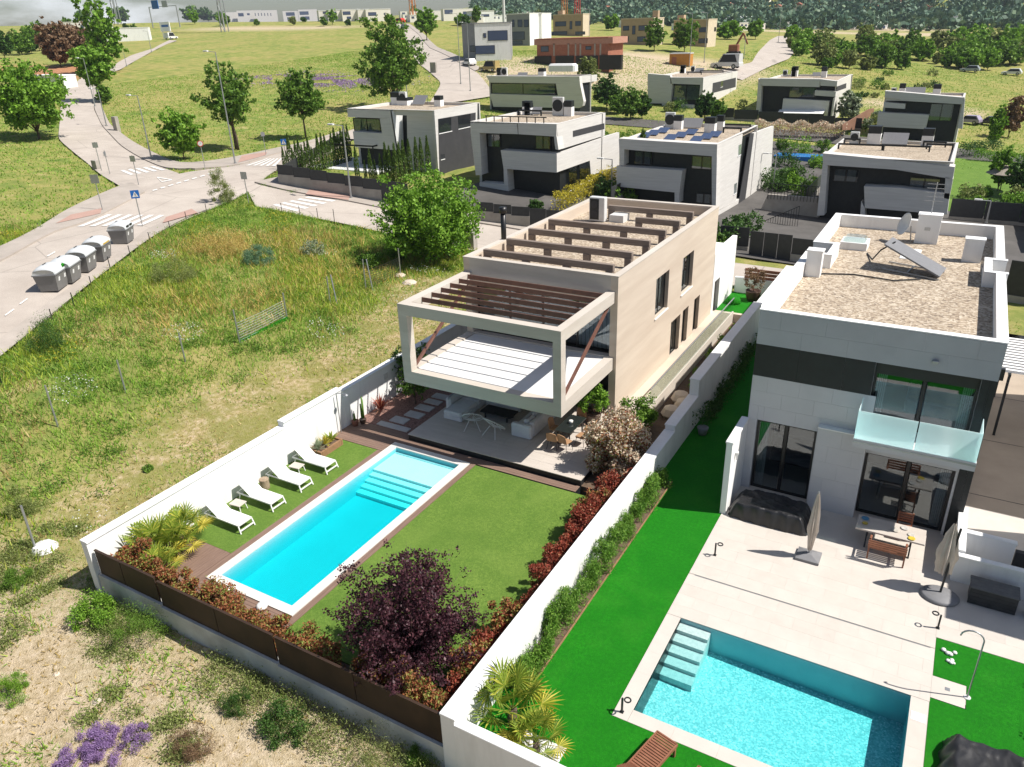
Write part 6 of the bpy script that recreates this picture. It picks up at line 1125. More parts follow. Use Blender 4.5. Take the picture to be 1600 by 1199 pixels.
farhouse('tan_house', 'tan brick house behind the right hand tree, rightmost of three', zT(1030,172), zT(1315,170), zT(1385,165), zT(0,385)[1], TN, cream, [rc_(zT,*r) for r in ((1240,230,1297,270),(1235,322,1310,362))], [rc_(zT,1363,228,1377,262)], roofbox=((.03, 2, 1.3),))
zK = lambda a, b: (640+a/6.154, b/6.154)
farhouse('white_house_far', 'white and grey modern house with a framed terrace at the street bend', zK(648,232), zK(945,222), zK(960,215), zK(0,580)[1], W_, gyd, [rc_(zK,*r) for r in ((757,298,925,390),(720,320,746,365),(655,440,820,520))])
farhouse('grey_side_house', 'tall grey wing left of the white framed house', zK(500,240), zK(645,234), None, zK(0,570)[1], gyd, gyd, [rc_(zK,*r) for r in ((580,440,640,500),)])
farhouse('grey_house_far', 'grey house with large dark windows next to the white one', zK(930,140), zK(1150,138), zK(1300,145), zK(0,440)[1], gyd, W_, [rc_(zK,*r) for r in ((985,192,1010,262),(1038,192,1085,262),(1098,192,1145,262),(965,308,1108,385),(955,395,1088,428))])
farhouse('white_house_far', 'white block right of the grey house', zK(1155,138), zK(1258,138), zK(1305,140), zK(0,430)[1], W_, gy, [rc_(zK,1135,305,1232,380)])
zR = lambda a, b: (340+a/5.333, b/5.333)
rows = [((75,105),(188,100),(75,150,188,190),None,'leftmost block of the white row on the ridge'),((190,92),(330,84),None,None,'second block of the white row, with one dark square window'),((335,88),(465,86),None,None,'block with a line of narrow slots in the white row'),((560,95),(660,92),None,None,'first house right of the gap in the white row'),((690,82),(805,78),None,None,'second house right of the gap in the white row'),((850,92),(918,90),None,None,'narrow white house in the middle of the row'),((930,90),(1025,84),None,None,'white house left of the thin tree in the row'),((1052,84),(1165,80),None,None,'white house right of the middle of the row'),((1176,82),(1248,80),None,None,'narrow white house near the right end of the row'),((1255,80),(1418,78),None,None,'wide white house at the right end of the row')]
wr = {1:[(200,112,235,138),(250,112,268,128)],2:[(k,110,k+8,134) for k in range(338,440,18)],3:[(580,105,636,132),(590,145,640,168)],4:[(700,98,758,124),(715,140,765,165)],5:[(878,98,900,115)],6:[(936,100,990,128),(945,142,992,165)],7:[(1058,98,1110,124),(1085,140,1115,160)],9:[(1272,105,1328,132),(1375,108,1385,124)]}
for i, (a, b, _, _, l_) in enumerate(rows): farhouse('row_house', l_, zR(*a), zR(*b), None, zR(0, 178)[1], offw, W_, [rc_(zR, *r) for r in wr.get(i, [])], group='white houses along the ridge')
farhouse('row_house', 'white house with two blue tinted windows uphill of the street', zK(345,88), zK(608,86), None, zK(0,200)[1], offw, W_, [rc_(zK,*r) for r in ((355,98,425,136),(508,112,578,148))]); farhouse('row_house', 'pale blocks left of the house with blue tinted windows', zK(30,118), zK(340,96), None, zK(0,200)[1], offw, W_, [rc_(zK,150,140,165,170)])
farhouse('row_house', 'low white houses right of the two blue tinted windows', zK(612,110), zK(800,108), None, zK(0,230)[1], W_, gy, [rc_(zK,*r) for r in ((612,140,668,160),(690,140,760,160),(612,190,650,225))])
zL = lambda a, b: (a/4, b/4)
farhouse('flat_house', 'low pale flat roofed house behind the brown trees', zL(450,145), zL(620,132), zL(752,122), zL(0,235)[1], offw, offw, [rc_(zL,*r) for r in ((518,158,536,188),(550,154,568,184))]); farhouse('flat_house', 'white box building beside the upper street', zL(705,185), zL(865,170), None, zL(0,262)[1], W_, W_, [rc_(zL,732,216,758,236)])
farhouse('white_cabin', 'small white portable cabin beside the ploughed plot', zL(198,488), zL(385,468), zL(388,467), zL(0,540)[1], W_, W_, [rc_(zL,*r) for r in ((250,488,272,512),)], cat='cabin')
# brick building site
zS = lambda a, b: (800+a/4, b/4)
bk = farhouse('brick_shell', 'unfinished red brick house on a dark base at the building site', zS(155,255), zS(600,235), zS(650,225), zS(0,425)[1], MT['tile_brick'], MT['tile_brick'], [rc_(zS,*r) for r in ((180,290,230,325),(460,290,496,312))], cat='building')
p = G(905, zS(0,425)[1]); Y0 = p[1]
for r in ((155,352,258,415),(285,350,398,425),(412,350,548,432),(560,345,692,435)):
    u = onY(*zS(r[0], r[1]), Y0); v = onY(*zS(r[2], r[3]), Y0); MB().box(u[0], v[0], Y0-1.2, Y0-.01, v[2], u[2]).build('basement_wall', MT['black'], bk)
for r in ((150,245,640,272),): u = onY(*zS(r[0], r[1]), Y0); v = onY(*zS(r[2], r[3]), Y0); MB().box(u[0], v[0], Y0-1, Y0+8, v[2], u[2]).build('roof_slab', mat('pink_block', (.45, .25, .19), (.38, .2, .15), 2, .85), bk)
for x in (260, 350, 395, 425, 515, 550): u = onY(*zS(x, 272), Y0-.8); v = onY(*zS(x+9, 350), Y0-.8); MB().box(u[0], v[0], Y0-1, Y0-.7, v[2], u[2]).build('pillar', MT['concrete'], bk)
dm = G(1150, 42); k = mpp(dm); MB_ = MB(); n = 12
V = [(dm[0]+36*k*u*(1-.12*abs(v)**3), dm[1]+v*14*k, dm[2]+13*k*math.sqrt(max(0, 1-v*v))*(1-abs(u)**6)) for u in np.linspace(-1, 1, 15) for v in np.linspace(-1, 1, n)]
tag(MB().add(V, [(i*n+j, i*n+j+1, (i+1)*n+j+1, (i+1)*n+j) for i in range(14) for j in range(n-1)]).build('inflatable_hall', MT['white'], None, True), 'long white inflatable hall behind the tan houses', 'hall')
for i, x in enumerate((1310, 1327, 1344, 1360, 1377)): farhouse('far_house', 'tiny white house in the row before the far wooded hill', (x, 37.5), (x+12, 37.5), None, 46, W_, gy, [(x+1.5, 40.5, x+6, 45)], group='tiny white houses in the far row')
farhouse('far_house', 'dark topped far building on the sandy rise', (1487, 25), (1505, 25), None, 44, gyd, gy); farhouse('far_house', 'long pale building at the right edge near the scrubland', (1560, 65), (1600, 66), None, 75, W_, gy, [(1564+k*6, 67.5, 1567+k*6, 71) for k in range(6)])
rg = random.Random(6)
for i in range(26):
    px = rg.uniform(880, 1590); py = rg.uniform(6, 30); p = G(px, py); k = mpp(p); w = rg.uniform(7, 12)*k
    t = thing('hill_house', 'small house half hidden among the trees of the wooded hillside', 'house', p, 'houses in the wooded hillside'); MB().box(p[0]-w/2, p[0]+w/2, p[1], p[1]+8, p[2], p[2]+6).build('wall', offw, t); MB().prism([(p[0]-w/2-.5, p[1]-.5, p[2]+6.01), (p[0]+w/2+.5, p[1]-.5, p[2]+6.01), (p[0], p[1]-.5, p[2]+8)], (0, 9, 0)).build('roof', MT['tile_brick'], t)
def drape(name, x0, x1, y0, y1, lift, m, st_=3.):
    xs = np.arange(x0, x1+.1, st_); ys = np.arange(y0, y1+.1, st_); A, B = np.meshgrid(xs, ys); Z = terr(A, B)+lift; i = np.arange(A.size).reshape(A.shape)
    return tag(npmesh(name, np.stack([A, B, Z], -1).reshape(-1, 3), np.stack([i[:-1, :-1], i[:-1, 1:], i[1:, 1:], i[1:, :-1]], -1).reshape(-1, 4), m), kind='structure')
yardm = mat('grey_yard_paving', (.12, .112, .105), (.075, .07, .065), .4, .85)
drape('villa_yard', -45, 21, 62, 95, .13, yardm); drape('villa_court', -36, -12, 95, 125, .13, yardm); drape('garden_turf', -11.9, 12, 95, 128, .13, MT['turfA']); drape('villa_court_back', -60, 21, 128, 137, .13, yardm)
# ================================================================ fences, gates and low walls of the villas
MT['panel'] = mat('charcoal_panel', (.045, .047, .05), (.033, .035, .038), 3, .5)
def gfence(name, label, a, b, hw, hp, n=6, cat='fence', off=0.):
    "low concrete wall with dark panels between two ground points"
    A, B = np.array(a, float), np.array(b, float); t = thing(name, label, cat, A)
    for i in range(n):
        p, q = A+(B-A)*i/n, A+(B-A)*(i+1)/n; z = (p[2]+q[2])/2+off; d = (q-p)/np.linalg.norm(q-p)*.02
        if hw: MB().bar((p[0], p[1], z+hw/2-.5), (q[0], q[1], z+hw/2-.5), .2, hw+1).build('low_wall', MT['concrete'], t)
        if hp: MB().bar((p[0]+d[0], p[1]+d[1], z+hw+hp/2+.01), (q[0]-d[0], q[1]-d[1], z+hw+hp/2+.01), .06, hp).build('panel', MT['panel'], t)
    return t
ga = G(437, 289); gb_ = G(598, 317); gfence('boundary_fence', 'concrete wall with dark panels in front of the cypress rows', ga, gb_, 1.2, 1.0, 6)
gfence('gate', 'dark vertical board gate at the end of the cypress fence', gb_, G(640, 325), 0, 2.3, 4, 'gate'); gfence('boundary_fence', 'dark fence running back beside the cypresses along the street', ga, G(540, 224), .5, 1.2, 8)
gfence('boundary_fence', 'low concrete wall with glass and dark panels before the slatted rail villa', G(745, 347), G(828, 358), 1.1, .8, 3); gfence('boundary_fence', 'dark panel fence ending at the yellow hedge', G(828, 358), G(905, 366), .2, 1.7, 3)
gfence('boundary_fence', 'charcoal panel with concrete pier left of the bare tree gap', P(1123, 392, -.8), P(1168, 397, -.8), .6, 1.6, 2); gfence('gate', 'wide charcoal vertical board gate behind the rear lawn', P(1169, 402, -.8), P(1234, 410, -.8), 0, 2.2, 3, 'gate'); gfence('boundary_fence', 'charcoal panel on a concrete base beside the gravel roof', P(1234, 410, -.8), P(1300, 418, -.8), .7, 1.3, 2)
gfence('boundary_fence', 'dark panel fence right of the gravel roof', P(1565, 470, -1.2), P(1640, 482, -1.2), .5, 2.4, 2)
def tp(x, y): return (x, y, float(terr(x, y)))
gfence('boundary_fence', 'dark fence between the slatted rail villa and the solar panel villa', tp(bD[1]+5, bD[2]+2), tp(bD[1]+5, bD[3]+12), .8, 1.2, 6); gfence('boundary_fence', 'dark fence along the garden of the small blue pool', tp(bF[0]-2, bF[2]+6), tp(bF[0]-2, bF[3]+14), .6, 1.4, 6); gfence('boundary_fence', 'dark fence right of the curved rail villa', tp(bF[1]+8, bF[2]-4), tp(bF[1]+8, bF[3]+12), .4, 1.8, 6); gfence('boundary_fence', 'dark fence behind the blossom hedge', tp(bI[0]-6, bI[2]-9), tp(bI[1]+6, bI[2]-9), .4, 1.6, 6); gfence('boundary_fence', 'dark cross fence right of the curved rail villa roof', tp(bF[1]+.5, bF[2]+9), tp(bF[1]+16, bF[2]+9), .4, 1.8, 5); gfence('boundary_fence', 'white garden wall behind the slatted rail villa', tp(bD[1]-1, bD[3]+9), tp(bE[0]+8, bD[3]+9), 1.6, 0, 4)
z6 = lambda a, b: (1100+a/4.614, 240+b/4.614)
Yw = bE[2]+9; rw = thing('retaining_wall', 'stained concrete retaining wall with a black railing between two villas', 'wall', (-12, Yw, -2))
w = [onY(*z6(*p), Yw) for p in ((460,295), (830,322), (815,640), (300,640))]; MB().prism(w, (0, .4, 0)).build('wall_face', MT['concrete'], rw)
w = [onY(*z6(*p), Yw-.05) for p in ((470,215), (830,240))]; MB().bar(w[0], w[1], .05, .05).build('top_rail', MT['black'], rw)
for k in range(16): f = k/15; u = w[0]+(w[1]-w[0])*f; MB().bar(u, (u[0], u[1], u[2]-1.6), .04, .04, (0, 1, 0)).build('rail_bar', MT['black'], rw)
ramp_ = thing('ramp_railing', 'black bar railing descending past the retaining wall', 'railing', (-14, bE[2]+3, -2)); a, b = onY(*z6(300, 545), bE[2]+3), onY(*z6(690, 380), bE[2]+3)
MB().bar(a, b, .05, .06).build('top_rail', MT['black'], ramp_)
for k in range(22): u = a+(b-a)*k/21; MB().bar(u, (u[0], u[1], min(a[2], u[2])-1.3), .04, .04, (0, 1, 0)).build('rail_bar', MT['black'], ramp_)
Xf = G(1335, 205)[0]; w = [onX(*zI(*p), Xf) for p in ((605,470), (790,358), (825,352), (825,405), (700,500), (605,505))]; tag(MB().prism(w, (-.15, 0, 0)).build('terracotta_fence', mat('terracotta_boards', (.25, .13, .085), (.19, .10, .065), 3, .8)), 'terracotta coloured board fence beside the silvery tree', 'fence')
def hedge_px(name, label, a, b, wid, h, mk, seed, n, leaf=.2):
    A, B = G(*a), G(*b); rng = np.random.default_rng(seed); t = rng.random(n); lat = rng.uniform(-wid/2, wid/2, n); d = (B-A); L = np.linalg.norm(d[:2]); nx_ = np.array([-d[1], d[0], 0])/L
    p = A+d*t[:, None]+nx_*lat[:, None]; p[:, 2] += h*np.minimum(1, rng.random(n)**.5+.02)*(1+.12*np.sin(t*L*2)); V, Qd = leafquads(p, leaf, leaf*.6, rng); return tag(npmesh(name, V, Qd, LM[mk]), label, 'hedge')
hedge_px('yellow_hedge', 'golden yellow hedge beside the slatted rail villa', (872, 338), (958, 290), 1.6, 2.0, 'yellow', 41, 4200); hedge_px('blossom_hedge', 'pink and cream blossom hedge in front of the villa with the awning', (1178, 214), (1318, 218), 2.0, 2.4, 'cream', 42, 4200, .3); hedge_px('garden_hedge', 'bright clipped hedge right of the roof with curved rails', (1520, 252), (1610, 258), 1.2, 1.6, 'bright', 43, 1500, .25); hedge_px('garden_hedge', 'dark hedge below the gate of the right hand garden', (1500, 248), (1560, 240), 1.6, 2.0, 'dark', 44, 1500, .25)
hedge_px('garden_hedge', 'green hedge in front of the solar panel villa at its left', (990, 222), (940, 232), 1.4, 1.6, 'green', 47, 1300, .25)
for i, (px, py, r_, mk) in enumerate(((1225, 262, 20, 'dark'), (1250, 240, 20, 'bright'), (1275, 262, 16, 'bright'), (1215, 300, 14, 'dark'), (1285, 240, 14, 'green'), (1400, 330, 16, 'silver'), (1380, 325, 12, 'dark'), (1515, 312, 18, 'olive'), (1220, 235, 12, 'green'), (838, 330, 14, 'dark'), (1232, 282, 14, 'bright'))):
    p = G(px, py); k = mpp(p); bush('villa_shrub', ['dark shrub beside the small blue pool', 'bright shrub behind the small blue pool', 'bright shrub at the right of the small blue pool', 'low dark shrub by the bright villa wall', 'green shrub below the blossom hedge', 'silvery bush behind the antenna', 'dark bush left of the silvery one', 'small palm like shrub on the right hand garden path', 'green shrub at the left end below the blossom hedge', 'dark palm like shrub at the villa entrance', 'bright shrub in front of the small blue pool'][i], p, r_*k, r_*k, r_*k*1.5, .28, LM[mk], 400+i, 900)
p = G(1243, 252); tag(MB().box(p[0]-3, p[0]+4, p[1], p[1]+3, p[2], p[2]+.6).build('small_pool', mat('blue_pool_water', (.03, .22, .62), None, 3, .1)), kind='structure')
p = G(1520, 322); tag(MB().box(p[0]-1.6, p[0]+2.4, p[1]-9, p[1]+9, p[2]-.5, p[2]+.1).build('garden_path', MT['pavement']), kind='structure'); tag(MB().box(p[0]+2.41, p[0]+6, p[1]-9, p[1]+30, p[2]-.5, p[2]+.08).build('garden_lawn', MT['turfB']), kind='structure')
su = G(1562, 300); ss = thing('straw_parasol', 'round grey straw parasol in the right hand garden', 'parasol', su); MB().lathe((su[0], su[1], su[2]+2.2), [(1.9, 0), (1.85, .05), (.9, .55), (.1, .95), (.02, 1.3)], 18).build('canopy', mat('grey_straw', (.36, .32, .27), (.24, .21, .18), 9, .9, .3, 40), ss); MB().tube([(su[0], su[1], su[2]), (su[0], su[1], su[2]+2.3)], .06, 6).build('pole', MT['bark'], ss)
# garden planting between the villas and along the far ridge
rg = random.Random(31)
def planting(x0, x1, y0, y1, n, label, group, mks, hmin, hmax, seed, cat='shrub', name='garden_shrub'):
    for i in range(n):
        x, y = rg.uniform(x0, x1), rg.uniform(y0, y1); h = rg.uniform(hmin, hmax); r_ = h*rg.uniform(.4, .6); bush(name, label, (x, y, float(terr(x, y))), r_, r_, h, .28, LM[mks[i % len(mks)]], seed+i, 700, cat, group)
planting(bD[1]+3, bD[1]+4.6, bD[2]+4, bD[3]+11, 7, 'green shrub between slatted rail and solar panel villas', 'shrubs between the first two villas', ['dark', 'green'], 1.6, 2.8, 500)
planting(bD[1]+5.8, bE[0]-.6, bE[2]-3, bE[2]+8, 5, 'green shrub left of the solar panel villa', 'shrubs left of the solar panel villa', ['green', 'bright', 'dark'], 1.5, 2.6, 515)
planting(bE[1]+1, bF[0]-3, bE[3]+1, bE[3]+9, 12, 'dense garden shrub around the small blue pool', 'shrubs around the small blue pool', ['dark', 'green', 'bright', 'dark'], 1.6, 3.4, 525)
planting(bE[1]+1.5, bF[0]-3, bE[2]-12, bE[2]-2, 9, 'dark shrub in the yard before the retaining wall', 'shrubs before the retaining wall', ['dark', 'green', 'dark'], 1.6, 3.0, 610)
planting(bF[1]+1.5, bF[1]+15, bF[2]+10, bF[2]+26, 14, 'garden shrub right of the curved rail villa', 'shrubs right of the curved rail villa', ['green', 'bright', 'dark', 'olive'], 1.4, 3.6, 540)
planting(bD[0], bE[0]+4, bD[3]+10, bD[3]+26, 14, 'leafy garden shrub behind the slatted rail villa', 'shrubs behind the slatted rail villa', ['dark', 'green', 'dark', 'bright'], 2.0, 4.0, 560)
planting(bH[0]-2, bI[0]-1, bH[2]-8, bH[2]+4, 9, 'garden shrub before the cluttered roof villa', 'shrubs before the cluttered roof villa', ['green', 'dark', 'olive'], 1.6, 3.2, 580)
planting(bI[1]+2, bJ[0]+2, bI[2]-6, bI[2]+8, 8, 'shrub between the awning villa and the curtain villa', 'shrubs between the last two villas', ['silver', 'green', 'olive'], 1.5, 3.0, 595)
for i in range(38):
    px = (rg.uniform(0, 240) if i < 12 else rg.uniform(300, 640) if i < 24 else rg.uniform(640, 900)); py = 66-px*.03+rg.uniform(-8, 4) if i < 12 else (36+rg.uniform(-2, 6) if i < 24 else rg.uniform(26, 46)); w = rg.uniform(8, 18)
    street_tree(px, py, py-w*rg.uniform(.8, 1.3), w, ['green', 'dark', 'bright', 'olive'][i % 4], 'small tree along the far skyline on the left half', 640+i, .08, 520, 'skyline_tree', 14, 3.0, group='small trees of the far skyline')
for i in range(30):
    px = rg.uniform(640, 860) if i < 14 else rg.uniform(560, 650) if i < 18 else rg.uniform(950, 1560); yt = rg.uniform(16, 26) if i < 18 else rg.uniform(30, 38); w = rg.uniform(12, 24)
    farhouse('skyline_house', 'small pale block house on the far skyline', (px, yt), (px+w, yt), None, yt+rg.uniform(9, 12), [W_, offw, offw][i % 3], W_, [(px+w*.15, yt+2, px+w*.4, yt+5), (px+w*.6, yt+2.2, px+w*.85, yt+5)], group='pale houses of the far skyline')
# cypresses
def cypress():
    t = thing('cypress', 'x', 'cypress', world=False); rng = np.random.default_rng(4); n = 650; z = rng.uniform(.02, 1, n); rad = .085*np.minimum(1, (1-z)*2.2+.08)*np.minimum(1, z*6+.4); a = rng.uniform(0, 2*np.pi, n)
    V, Qd = leafquads(np.stack([rad*np.cos(a), rad*np.sin(a), z], -1), .09, .03, rng, up=2.); npmesh('foliage', V, Qd, LM['cyp'], t); MB().tube([(0, 0, -.05), (0, 0, .5)], .015, 5).build('trunk', MT['bark'], t); return t
cy = cypress(); st = []; rg = random.Random(12)
z2 = lambda a, b: (380+a/4, 180+b/4)
CY = [(265+k*20, 335-(k % 3)*6, t_) for k, t_ in enumerate((225, 240, 165, 230, 195, 185, 215, 200, 180, 225, 230, 165))]+[(510+k*20, 318-k*6, t_) for k, t_ in enumerate((160, 165, 190, 150, 130, 150, 130, 110, 110))]+[(720,400,240),(770,400,300),(805,400,252),(832,405,300),(870,410,275),(905,410,225),(930,412,240),(962,412,228),(990,405,222),(1015,400,212),(1050,390,205),(1092,372,190),(1122,362,190),(1162,352,178)]
for i, (a, b, c_) in enumerate(CY):
    p = G(*z2(a, b+22)); h = (b-c_)/4*mpp(p)*1.12; place(cy, st, p, rg.uniform(0, 6), (h*.75+.35, h*.75+.35, h*1.15), 'slim columnar cypress in the rows inside the dark cypress fence', 'cypresses of the corner villa')
p = G(*zE(225, 985)); place(cy, st, (p[0], p[1], p[2]), 0, (7.5, 7.5, 7.0), 'single dark cypress in front of the solar panel villa', 'cypresses of the corner villa')
pgl = thing('black_pergola', 'thin black pergola over white loungers in the corner villa garden', 'pergola', G(545, 262)); q = G(545, 262)
for a, b in (((-4, 0), (4, 0)), ((-4, 4), (4, 4)), ((-4, 0), (-4, 4)), ((4, 0), (4, 4))): MB().bar((q[0]+a[0], q[1]+a[1], q[2]+2.6), (q[0]+b[0], q[1]+b[1], q[2]+2.6), .12, .16).build('beam', MT['black'], pgl)
for x in (-4, 4):
    for y in (0, 4): MB().bar((q[0]+x, q[1]+y, q[2]), (q[0]+x, q[1]+y, q[2]+2.52), .1, .1, (0, 1, 0)).build('post', MT['black'], pgl)
tag(MB().box(q[0]-5, q[0]+6, q[1]-2, q[1]+6, q[2]-.3, q[2]+.12).build('villa_terrace', MT['slab']), kind='structure')
# ================================================================ street furniture
def bin_proto():
    t = thing('waste_container', 'x', 'container', world=False)
    def frustum(z0, z1, a, b, c, d): return MB().add([(-a,-b,z0),(a,-b,z0),(a,b,z0),(-a,b,z0),(-c,-d,z1),(c,-d,z1),(c,d,z1),(-c,d,z1)], [(0,3,2,1),(4,5,6,7),(0,1,5,4),(1,2,6,5),(2,3,7,6),(3,0,4,7)])
    frustum(.05, 1.12, .72, .55, .90, .70).build('body', MT['bin'], t); MB().box(-.95, .95, -.74, .74, 1.122, 1.2).build('rim', MT['greyplastic'], t)
    V = []; n = 9
    for i in range(n):
        x = -.93+1.86*i/(n-1); e = 1-abs(x/.93)**4*.35
        for k in range(9): a = math.pi*k/8; V.append((x, -.72*math.cos(a)*(.9+.1*e), 1.2+.50*e*math.sin(a)**.7))
    lid = MB().add(V, [(i*9+k, i*9+k+1, (i+1)*9+k+1, (i+1)*9+k) for i in range(n-1) for k in range(8)]+[tuple(range(9)), tuple(range(n*9-1, n*9-10, -1))]).build('lid', MT['binlid'], t, True)
    MB().prism([(-.15, -.78, 1.15), (.15, -.78, 1.15), (.22, -.2, 1.735), (-.22, -.2, 1.735)], (0, .03, -.05)).build('lid_hinge', MT['charplastic'], lid)
    MB().prism([(-.952, -.12, 1.1), (-.952, .12, 1.1), (-.79, .1, .1), (-.79, -.1, .1)], (-.02, 0, 0)).build('lift_pocket', MT['ac'], t); MB().prism([(-.12, -.735, 1.1), (.12, -.735, 1.1), (.1, -.60, .1), (-.1, -.60, .1)], (0, -.02, 0)).build('lift_pocket', MT['ac'], t)
    for x in (-.45, .4): MB().prism([(x-.1, .712-.035, .9), (x+.1, .712-.035, .9), (x+.1, .68-.05, .65), (x-.1, .68-.05, .65)], (0, .02, 0)).build('sticker', MT['coping'], t)
    for x in (-.5, .5):
        for y in (-.4, .4): MB().tube([(x-.04, y, .06), (x+.04, y, .06)], .06, 8).build('wheel', MT['black'], t)
    return t
bp = bin_proto(); st = []; d_ = G(236, 371)-G(87, 491); ang = math.atan2(d_[1], d_[0])
for (px, py, l_) in ((86, 453, 'grey street container with a green opening, nearest end of the row'), (108, 441, 'grey street container second from the near end'), (133, 424, 'grey street container in the middle of the row'), (157, 407, 'grey street container with yellow stickers, fourth from the near end'), (194, 380, 'grey street container with dark slots, standing apart nearest the crossing')):
    p = G(px, py); o = place(bp, st, (p[0], p[1], p[2]+.07), ang+math.pi, .98, l_, 'street waste containers')
for i, (mt_, n_) in enumerate((('turfB', 'opening_ring'), ('', ''), ('', ''), ('yell', 'sticker_strip'), ('black', 'opening_slot'))):
    if not mt_: continue
    m_ = MT[mt_] if mt_ in MT else mat('sticker_yellow', (.55, .36, .04), None, 5, .5)
    k = MB().box(-.55, .55, .70, .735, 1.16, 1.28) if n_ == 'sticker_strip' else (MB().tube([(-.5, .60, 1.42), (-.5, .72, 1.36)], .17, 14) if n_ == 'opening_ring' else MB().box(-.6, -.1, .60, .735, 1.28, 1.42).box(.1, .6, .60, .735, 1.28, 1.42))
    o = k.build(n_, m_); o.parent = st[i]
def sign(px, py, top, label, kind, rot=0., hw=.6):
    p = G(px, py); k = mpp(p); h = (py-top)*k*1.05; t = thing('street_sign', label, 'sign', p); x, y, z = p
    MB().tube([(x, y, z-.2), (x, y, z+h)], .04, 7).build('pole', MT['steel'], t); c, s = math.cos(rot), math.sin(rot)
    def T(v): return (x+v[0]*c-v[1]*s, y+v[0]*s+v[1]*c, z+h-.35+v[2])
    if kind in ('blue', 'back'):
        pts = [T((-hw/2, -.05, -hw/2)), T((hw/2, -.05, -hw/2)), T((hw/2, -.05, hw/2)), T((-hw/2, -.05, hw/2))]; f = MB().prism(pts, np.array(T((0, -.03, 0)))-np.array(T((0, -.05, 0)))).build('sign_plate', MT['signblue'] if kind == 'blue' else MT['steel'], t)
        if kind == 'blue':
            MB().prism([T((-.24, -.055, -.22)), T((.24, -.055, -.22)), T((0, -.055, .24))], np.array(T((0, -.052, 0)))-np.array(T((0, -.055, 0)))).build('white_triangle', MT['paint'], f)
            g = MB().tube([T((.02, -.06, .06)), T((.02, -.06, .10))], .03, 8); g.prism([T((-.02, -.062, -.06)), T((.05, -.062, -.06)), T((.04, -.062, .05)), T((0, -.062, .05))], np.array(T((0, -.058, 0)))-np.array(T((0, -.062, 0)))); g.bar(T((0, -.06, -.06)), T((-.07, -.06, -.2)), .03, .004).bar(T((.03, -.06, -.06)), T((.09, -.06, -.2)), .03, .004).build('walking_figure', MT['black'], f)
    else:
        ring = lambda r_, y0, y1, m_, n_, par: MB().tube([T((0, y0, 0)), T((0, y1, 0))], r_, 20).build(n_, m_, par)
        f = ring(.34, -.05, -.03, mat('sign_red', (.55, .05, .03), None, 4, .4), 'sign_plate', t); ring(.26, -.056, -.051, MT['paint'], 'sign_face', f)
        MB().bar(T((-.10, -.06, -.10)), T((.10, -.06, .10)), .05, .006).bar(T((0, -.06, .08)), T((.1, -.06, .1)), .05, .006).build('sign_arrow', MT['black'], f)
    return t
r0 = R(40)
sign(223, 355, 307, 'blue pedestrian crossing sign beside the containers', 'blue', R(48), .68); sign(161, 331, 285, 'grey backed sign beyond the first crossing', 'back', R(25), .8); sign(217, 290, 252, 'grey backed sign at the mouth of the side street', 'back', R(20), .6); sign(159, 268, 232, 'thin sign left of the side street', 'back', r0, .6); sign(172, 273, 243, 'second thin sign right beside it', 'back', R(-70), .4); sign(321, 266, 228, 'round red rimmed sign on the corner pavement', 'red', r0); sign(389, 320, 276, 'grey sign at the reed clump corner', 'back', R(10), .7); sign(416, 244, 212, 'small sign behind the upper crossing', 'back', r0, .5); sign(449, 262, 224, 'blue pedestrian crossing sign at the cypress corner', 'blue', R(45), .65)
def lamp(px, py, top, label, arm=1.2, rot=R(200), dbl=False):
    p = G(px, py); k = mpp(p); h = (py-top)*k*1.05; t = thing('street_lamp', label, 'street lamp', p, 'street lamps'); x, y, z = p
    MB().tube([(x, y, z-.3), (x, y, z+h*.55), (x, y, z+h)], [.10, .075, .05], 8).build('pole', MT['steel'], t); MB().box(x-.14, x+.14, y-.14, y+.14, z, z+.3).build('foot', MT['steel'], t)
    e = (x+arm*math.cos(rot), y+arm*math.sin(rot), z+h+.1); MB().tube([(x, y, z+h-.02), e], .035, 6).build('arm', MT['steel'], t); MB().bbox(e[0]-.35, e[0]+.35, e[1]-.15, e[1]+.15, e[2]-.05, e[2]+.09, .03).build('lamp_head', MT['ac'], t); return t
for a in ((368, 258, 118, 'tall street lamp in front of the two stemmed tree'), (237, 250, 172, 'street lamp right of the curving side street'), (167, 199, 154, 'thin street lamp on the side street pavement'), (149, 168, 112, 'street lamp under the light green tree'), (549, 312, 212, 'street lamp beside the cypress fence gate'), (198, 104, 88, 'small lamp on the upper stretch of the side street'), (237, 82, 58, 'farthest lamp on the side street'), (735, 143, 57, 'street lamp near the white parked car'), (720, 132, 44, 'double height pole left of the white parked car'), (637, 158, 82, 'street lamp inside the tall loose tree'), (1100, 98, 38, 'street lamp in front of the right tan house'), (1077, 105, 40, 'street lamp among the tan houses trees'), (910, 106, 72, 'street lamp at the building site'), (920, 104, 34, 'tall lamp left of the tan houses'), (1216, 66, 26, 'street lamp at the far street'), (1162, 92, 60, 'lamp beside the excavator'), (955, 312, 256, 'garden lamp at the yellow hedge'), (1207, 300, 250, 'lamp behind the bright villa wall'), (1540, 352, 322, 'dome lamp on the right hand garden path')): lamp(*a)
